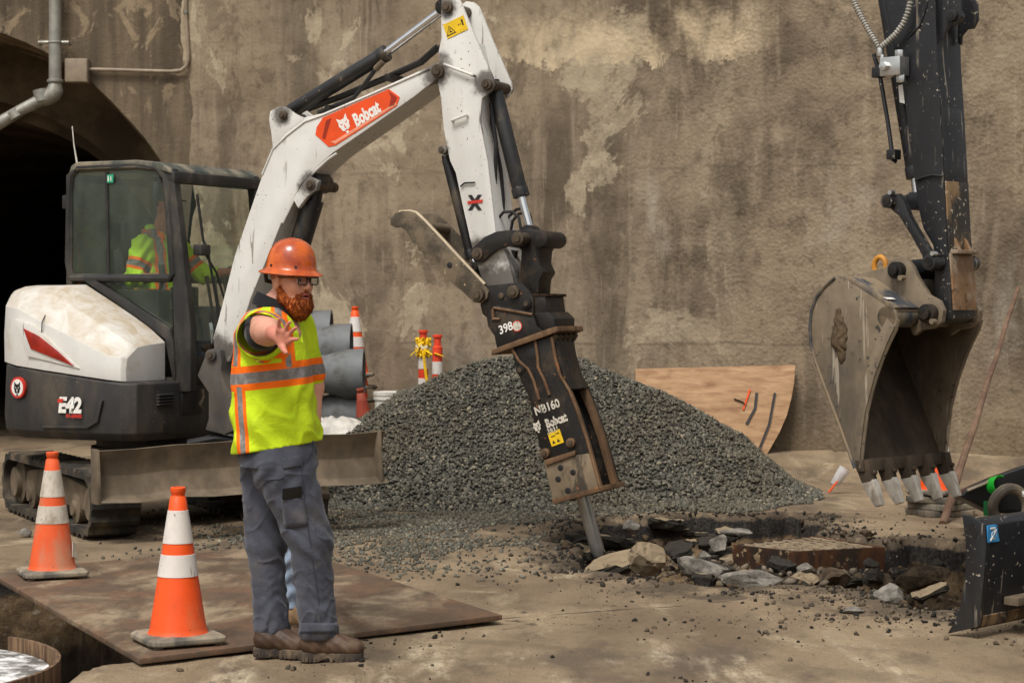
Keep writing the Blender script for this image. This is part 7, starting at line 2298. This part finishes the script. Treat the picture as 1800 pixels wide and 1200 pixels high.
# ---------------- things along the wall
M_PIPE = worn('grey_clay_pipe', srgb(104, 106, 106), .6, 0, srgb(72, 66, 58), .8, 4, .44, .68, srgb(170, 168, 162), 30, .18, .2, 30, .35, .12, (1, 1, 1))
def bell_pipe(x_end, y, z, label, L=1.9, yaw=0.0):
    o = thing('bell_pipe', (x_end, y, z - .19), label, 'pipe', 'grey bell pipes stacked by the wall')
    Rm = Matrix.Rotation(yaw, 3, 'Z') @ Matrix.Rotation(R(90), 3, 'Y')
    mb = MB(); mb.lathe([(.15, -L), (.178, -L), (.178, -.36), (.185, -.34), (.215, -.22), (.232, -.18), (.236, -.05), (.240, -.03), (.240, 0), (.205, .0), (.200, -.16), (.15, -.22), (.15, -L + .01)], (x_end, y, z), Rm, 36)
    mb.build('pipe_wall', M_PIPE, o, angle=40)
    return o
pipe_rows = [(640, 657, 18.7, 'big grey bell pipe in front of the stack, right behind the worker'), (638, 728, 18.85, 'lowest grey bell pipe showing under the big one'),
             (618, 612, 19.25, 'grey bell pipe behind the big one, second from the top'), (583, 587, 19.75, 'topmost grey bell pipe at the back of the stack')]
for px, py, y, lb in pipe_rows:
    p = on_y(px, py, y)
    bell_pipe(p.x, y, p.z, lb)
bell_pipe(-1.5, 18.8, .20, 'grey bell pipe on the ground under the stack', 2.0)
for x_ in (-2.3, -3.0):
    MB().box((x_, 19.2, .55), (.1, 1.3, 1.02)).build('x', M_WOOD) if False else None
_w = thing('timber_crib', (-2.9, 19.2, 0), 'timber cribbing that props the upper grey pipes', 'timber')
for zc in (.05, .32, .59, .86):
    MB().box((-2.9, 19.45, zc), (.12, 1.0, .10)).build('timber', M_WOOD, _w, .004)
    MB().box((-2.9, 19.0, zc + .135), (.9, .12, .165)).build('timber', M_WOOD, _w, .004)

# nested cone stack, its top above the pipes
tp_ = on_y(624, 538, 20.0)
for k in range(5, 8):
    c_ = cone((tp_.x, 20.0, .002 + k * .125), ['lowest of the nested orange cones behind the pipes', 'middle one of the nested orange cones behind the pipes', 'orange and white cone topping the nested stack behind the pipes'][k - 5], .3 + k * .4, False, (0, 0), 'cones nested behind the pipes')
    c_['group'] = 'cones nested behind the pipes'
cr_ = thing('timber_crate', (tp_.x, 20.0, 0), 'wooden crate under the nested cones behind the pipes', 'crate')
MB().box((tp_.x, 20.0, .3135), (.5, .42, .625)).build('crate_box', M_WOOD, cr_, .01)
cone((on_y(652, 700, 18.25).x, 18.25, .14), 'faded red cone leaning beside the big grey pipe', .2, True, (R(6), R(-9)), None, (M_DULLRED, M_DULLRED))

# striped delineator posts
M_POST = worn('red_orange_post', srgb(222, 66, 34), .5, 0, srgb(160, 100, 70), .35, 7, .5, .8)
def post(px, py_top, y, label, top_z=None):
    p = on_y(px, py_top, y)
    zb = ground_z(np.array([p.x]), np.array([y]))[0]; zb = max(zb, float(pile_z(np.array([p.x]), np.array([y]))[0])) - .03
    t = thing('delineator_post', (p.x, y, zb), label, 'delineator post', 'striped posts behind the gravel heap')
    H = p.z - zb
    r_ = .048
    MB().lathe([(.16, zb), (.17, zb + .03), (.10, zb + .06), (r_, zb + .09), (r_, zb + H - .12), (.034, zb + H - .11), (.034, zb + H - .03), (.046, zb + H - .025), (.046, zb + H - .003), (.040, zb + H)], (p.x, y, 0), None, 28).build('tube', M_POST, t, angle=40)
    for k in range(3):
        z1 = zb + H - .26 - k * .21
        if z1 - .12 > zb + .1:
            MB().lathe([(r_ + .0005, z1 - .12), (r_ + .003, z1 - .119), (r_ + .003, z1 - .001), (r_ + .0005, z1)], (p.x, y, 0), None, 28).build('reflective_band', M_SLEEVE, t)
    return p
q1 = post(744, 580, 19.5, 'striped post wrapped with yellow tape behind the gravel heap')
q2 = post(769, 588, 19.2, 'plain striped post right of the taped one')
M_TAPE = plain('yellow_caution_tape', srgb(236, 190, 20), .45)
M_TAPEW = plain('pale_tape', srgb(226, 210, 170), .45)
tp = thing('caution_tape', (q1.x, 19.45, q1.z - .2), 'bunched yellow caution tape tied round the left striped post', 'tape')
rg = random.Random(2)
for k in range(5):
    zc = q1.z - .10 - .035 * k
    mb = MB(); n_ = 20
    pts = [Vector((q1.x + (.062 + .012 * math.sin(3 * j + k)) * math.cos(2 * math.pi * j / n_), 19.5 + (.062 + .012 * math.sin(3 * j + k)) * math.sin(2 * math.pi * j / n_), zc + .02 * math.sin(2 * j * .9 + k))) for j in range(n_ + 1)]
    mb.tube(pts, .018, 5, flat=.5); mb.build('tape_wrap', M_TAPEW if k == 2 else M_TAPE, tp)
MB().tube([Vector((q1.x + .03, 19.43, q1.z - .2)), Vector((q1.x + .10, 19.35, q1.z - .24)), Vector((q2.x - .02, 19.14, q1.z - .22)), Vector((q2.x + .06, 19.14, q1.z - .25))], .014, 5, flat=.4).build('tape_strand', M_TAPE, tp)
MB().tube([Vector((q1.x + .0, 19.43, q1.z - .2)), Vector((q1.x + .03, 19.42, q1.z - .45)), Vector((q1.x + .08, 19.42, q1.z - .75))], .014, 5, flat=.4).build('tape_strand', M_TAPE, tp)
MB().tube([Vector((q1.x - .03, 19.43, q1.z - .16)), Vector((q1.x - .12, 19.42, q1.z - .25))], .014, 5, flat=.4).build('tape_strand', M_TAPE, tp)

# white buckets and crumpled plastic left of the heap
M_WPLAST = worn('dirty_white_plastic', srgb(206, 200, 190), .5, 0, srgb(150, 134, 110), .5, 6, .48, .74)
p = on_y(682, 680, 18.6)
for k, z0 in enumerate((p.z - .80, p.z - .42)):
    b_ = thing('plastic_bucket', (p.x + .02 * k, 18.6, z0), ('lower' if k == 0 else 'upper') + ' of two stacked white plastic buckets left of the gravel heap', 'bucket', 'stacked white buckets')
    MB().lathe([(.125, 0), (.13, .005), (.146, .30), (.158, .305), (.158, .335), (.150, .335), (.160, .345), (.160, .375), (.150, .38), (.140, .375), (.02, .37)], (p.x + .02 * k, 18.6, z0), None, 36).build('pail', M_WPLAST, b_, angle=40)
if p.z - .80 > 0.02:
    st_ = thing('cable_drum', (p.x, 18.6, 0), 'low wooden block under the white buckets', 'timber')
    MB().box((p.x, 18.6, (p.z - .8) / 2), (.4, .4, p.z - .8)).build('block', M_WOOD, st_, .01)
rgn = np.random.default_rng(4)
pc = on_y(592, 752, 16.9)
u_, v_ = np.meshgrid(np.linspace(-1, 1, 46), np.linspace(-1, 1, 30), indexing='ij')
zz_ = .16 * np.clip(1 - u_ ** 2 - v_ ** 2 * .8, 0, 1) + .10 * (fbm(u_ * 3 + 5, v_ * 3, 3, 5) - .45) + .03 * np.abs(np.sin(u_ * 9 + 4 * fbm(u_ * 2, v_ * 2, 6, 3) * 3))
Vp = np.stack([u_ * .42, v_ * .28, zz_], -1).reshape(-1, 3)
ip = np.arange(u_.size).reshape(u_.shape)
Fp = np.stack([ip[:-1, :-1], ip[1:, :-1], ip[1:, 1:], ip[:-1, 1:]], -1).reshape(-1, 4)
sh = np_mesh('plastic_sheet', Vp, Fp, M_WPLAST, loc=(pc.x, pc.y, max(.0, float(pile_z(np.array([pc.x]), np.array([pc.y]))[0]) - .02)))
tag(sh, 'crumpled white plastic sheet on the left edge of the gravel heap', 'plastic sheet')

# plywood with a curved edge leaning on the wall
def ply_pt(px, py):
    r_ = ray(px, py); yw = 20.06 / (1 + .2857 * r_.x) - .06
    z = 1.55 + r_.z * yw
    y = yw - .34 * max(0, 1 - z / 1.02)
    return CAM + r_ * y
_t = NT('knotty_plywood')
_c = _t.mix(_t.rng(_t.noise(3.0, 8, .65, vec=_t.map((1.2, 1, 7)), dist=.5), .30, .72), srgb(172, 138, 102), srgb(134, 100, 70))
_c = _t.mix(_t.rng(_t.noise(3, 5, vec=_t.map((1, 1, 2.5), loc=(3, 3, 3))), .55, .7, 0, .6), _c, srgb(112, 76, 48))
M_PLY = _t.done(_c, .7, 0, _t.bump(_t.noise(8, 6, vec=_t.map((1, 1, 8))), .25, .006), .3)
pp = [(1117, 648), (1398, 641), (1396, 672), (1391, 700), (1383, 730), (1370, 760), (1350, 795), (1326, 826), (1230, 832), (1118, 834)]
fr_ = [ply_pt(*p) for p in pp]
ply = thing('plywood_sheet', ((fr_[0] + fr_[7]) / 2).to_2d().to_3d(), 'plywood sheet with a curved right edge leaning on the wall behind the gravel', 'plywood')
mb = MB(); mb.hull2([p + Vector((.005, .022, 0)) for p in fr_], fr_); mb.build('sheet', M_PLY, ply, .002)
for k, (a_, b_) in enumerate((((1330, 690), (1312, 745)), ((1362, 690), (1330, 800)), ((1290, 700), (1310, 712)))):
    MB().tube([ply_pt(*a_) - Vector((0, .012, 0)), ply_pt((a_[0] + b_[0]) / 2 + 6, (a_[1] + b_[1]) / 2) - Vector((0, .012, 0)), ply_pt(*b_) - Vector((0, .012, 0))], .014, 6, flat=.3).build('paint_stroke', M_PRINTK, ply)
MB().tube([ply_pt(1318, 684) - Vector((0, .012, 0)), ply_pt(1306, 720) - Vector((0, .012, 0))], .012, 6, flat=.3).build('paint_stroke', M_ORANGE, ply)

# pole leaning on the wall at the right
b0 = on_z(1657, 922, .0); t0 = on_y(1789, 507, 18.62)
pth = [b0 + (t0 - b0) * u for u in np.linspace(0, 1, 12)]
pth = [p + Vector((.005 * math.sin(i * 1.9), 0, .004 * math.cos(i * 2.3))) for i, p in enumerate(pth)]
M_POLE = worn('dry_brown_pole', srgb(118, 94, 76), .7, .1, srgb(84, 62, 50), .8, 4, .4, .65, None, 30, .2, .3, 40, .3, .25, (1, 1, 1))
po = MB().tube(pth, [.030, .032, .030, .029, .027, .026, .024, .023, .022, .021, .021, .021], 10).build('wooden_pole', M_POLE, None, 0, base=b0)
tag(po, 'long thin brown pole leaning against the wall at far right', 'pole')

# spilled clear cup with an orange straw
cu = on_z(1478, 862, .02)
cup = thing('plastic_cup', cu, 'clear plastic cup with an orange straw lying near the wall', 'cup')
Rm = Matrix.Rotation(R(35), 3, 'Y')
M_CUP = glass_material('clear_plastic_cup', (.9, .9, .9), (.75, .72, .7), .9)
MB().lathe([(.035, 0), (.037, .002), (.052, .16), (.055, .162), (.055, .168), (.048, .165), (.034, .004)], cu + Vector((-.06, 0, .05)), Rm, 24).build('cup_wall', M_CUP, cup, angle=50)
MB().tube([cu + Vector((-.11, -.05, -.01)), cu + Vector((-.02, -.03, .10)), cu + Vector((.05, -.01, .17))], .009, 8).build('straw', M_ORANGE, cup)
MB().tube([cu + Vector((-.04, -.02, .10)), cu + Vector((.02, -.02, .17))], .014, 8, flat=.4).build('printed_band', M_ORANGE, cup)

# stack of rubber bases with a cone on top, behind the bucket
sb_ = on_z(1652, 904, 0)
M_BASE2 = worn('muddy_dark_rubber', srgb(84, 78, 70), .85, 0, srgb(140, 124, 100), .8, 6, .38, .64)
for k in range(3):
    s = .21; c = .05
    oc = [(-s + c, -s), (s - c, -s), (s, -s + c), (s, s - c), (s - c, s), (-s + c, s), (-s, s - c), (-s, -s + c)]
    Rz = Matrix.Rotation(.3 + .35 * k, 3, 'Z'); z0 = .002 + k * .05
    off = sb_ + Vector((.02 * (k % 2), 0, 0))
    mb = MB(); mb.loft([[Rz @ Vector((x, y, z_)) * 1 + Vector((off.x, off.y, 0)) for x, y in oc] for z_ in (z0, z0 + .046)])
    o = mb.build('rubber_base', M_BASE2 if k % 2 == 0 else M_BASE, None, .008, base=(off.x, off.y, z0))
    tag(o, ['bottom', 'middle', 'top'][k] + ' rubber base of the stack below the bucket teeth', 'rubber base', 'rubber bases stacked below the bucket')
cone((sb_.x - .02, sb_.y, .150), 'orange cone on the stack of rubber bases behind the bucket', .5)

# black plastic chute, green ribbon and grey ring behind the blade
M_BLKPL = plain('black_plastic_sheet', srgb(24, 24, 25), .45, 0, .3)
yq = 13.6
bp_ = [(1686, 872), (1700, 858), (1745, 838), (1800, 818), (1860, 800), (1860, 900), (1800, 902), (1745, 900), (1712, 884)]
bpw = [on_y(x, y, yq) for x, y in bp_]
bs = thing('plastic_chute', (on_y(1780, 900, yq).x, yq, 0), 'black plastic sheet chute heaped behind the black dozer blade', 'plastic sheet')
mb = MB(); mb.hull2([p + Vector((.05, .45, -.05)) for p in bpw], bpw); mb.build('folded_sheet', M_BLKPL, bs, .03, 3)
mb = MB(); mb.tube([on_y(1700, 862, yq - .02), on_y(1730, 850, yq - .02), on_y(1752, 838, yq - .02)], .022, 6, flat=.5); mb.build('pale_edge', M_BASE, bs)
ctr = on_y(1775, 888, yq - .25)
n_ = 30
rg_ = MB().tube([ctr + Vector((.115 * math.cos(2 * math.pi * k / n_), .03 * math.sin(4 * math.pi * k / n_), .115 * math.sin(2 * math.pi * k / n_))) for k in range(n_ + 1)], .036, 10).build('grey_ring', M_BASE2, None, 0, base=ctr - Vector((0, 0, .15)))
tag(rg_, 'dusty grey rubber ring behind the black dozer blade', 'ring')
MB().cyl(on_y(1797, 868, yq - .3), on_y(1812, 866, yq - .3), .02, 10).build('white_tube_end', M_PRINTW, bs)
M_GREEN = plain('bright_green_ribbon', srgb(36, 205, 60), .5)
rb = on_y(1751, 851, yq - .05)
rib_pts = []
mb = MB(); rings = []
for k in range(15):
    th = R(60 + 300 * k / 14)
    c_ = rb + Vector((.045 * math.cos(th), -.02, .055 * math.sin(th)))
    w_ = Vector((.012, -.05, .01))
    rings.append([c_ - w_, c_ + w_, c_ + w_ + Vector((.004 * math.cos(th), 0, .004 * math.sin(th))), c_ - w_ + Vector((.004 * math.cos(th), 0, .004 * math.sin(th)))])
mb.loft(rings); o = mb.build('green_ribbon', M_GREEN, None, 0, base=rb)
tag(o, 'bright green ribbon loop on the black plastic sheet', 'ribbon')
rb2 = on_y(1738, 893, yq - .02)
o = MB().box(rb2, (.07, .02, .10)).build('green_ribbon', plain('dark_green_ribbon', srgb(10, 92, 40), .5), None, .004, base=rb2)
tag(o, 'dark green ribbon tail hanging below the black plastic sheet', 'ribbon')

# ---------------- pipe, box and conduit on the portal wall
M_GALV = worn('galvanised_pipe', srgb(150, 148, 138), .45, .4, srgb(110, 98, 80), .6, 6, .46, .72)
yp = PY - .16
dp_ = thing('drain_pipe', on_y(97, 160, yp), 'galvanised drain pipe with elbow beside the tunnel arch', 'pipe')
P_ = lambda x, y, d=0: on_y(x, y, yp - d)
MB().tube([P_(97, -60), P_(97, 148)], .066, 20).build('down_pipe', M_GALV, dp_)
MB().lathe([(.066, 0), (.085, .005), (.085, .035), (.066, .04)], P_(97, 146), None, 20).build('lower_collar', M_GALV, dp_, .003)
MB().lathe([(.066, 0), (.075, .003), (.075, .02), (.066, .025)], P_(97, 77), None, 20).build('upper_collar', M_GALV, dp_, .003)
MB().tube([P_(68, 76) + Vector((0, .1, 0)), P_(68, 75), P_(120, 75), P_(120, 76) + Vector((0, .1, 0))], .02, 8).build('pipe_bracket', M_GALV, dp_)
MB().tube([P_(97, 146), P_(97, 158), P_(93, 166), P_(84, 172), P_(74, 176)], [.066, .088, .092, .085, .075], 16).build('elbow', M_GALV, dp_)
MB().tube([P_(80, 172), P_(40, 192), P_(0, 216), P_(-40, 240)], [.07, .062, .068, .066], 16).build('branch_pipe', M_GALV, dp_)
MB().tube([P_(72, 158), P_(76, 178)], .088, 16).build('branch_collar', M_GALV, dp_)
MB().tube([P_(22, 196), P_(30, 208)], .078, 16).build('branch_collar', M_GALV, dp_)
M_BOX = worn('beige_junction_box', srgb(142, 126, 106), .5, 0, srgb(112, 98, 80), .4, 5, .5, .75)
b0, b1 = on_y(114, 103, PY - .12), on_y(154, 145, PY - .12)
jb = thing('junction_box', (b0 + b1) / 2, 'square beige junction box beside the drain pipe', 'junction box')
MB().box(((b0.x + b1.x) / 2, PY - .065, (b0.z + b1.z) / 2), (b1.x - b0.x, .13, b0.z - b1.z)).build('enclosure', M_BOX, jb, .006)
MB().box(((b0.x + b1.x) / 2, PY - .135, (b0.z + b1.z) / 2), ((b1.x - b0.x) * .94, .008, (b0.z - b1.z) * .94)).build('cover', M_BOX, jb, .003)
yc = PY - .05
cd = thing('conduit', on_y(240, 125, yc), 'thin conduit bent up from the junction box along the corner', 'conduit')
MB().tube([on_y(150, 122, yc), on_y(200, 123, yc), on_y(300, 126, yc), on_y(318, 124, yc), on_y(328, 116, yc), on_y(331, 104, yc), on_y(331, 90, yc), on_y(327, 30, yc), on_y(325, -60, yc)], .020, 10).build('conduit_run', M_BOX, cd)
MB().cyl(on_y(327, 24, yc), on_y(326, 18, yc), .027, 10).build('coupling', M_GALV, cd)

# parked vehicle in the dark of the tunnel mouth is not legible; only a strip of lettering on a dark panel
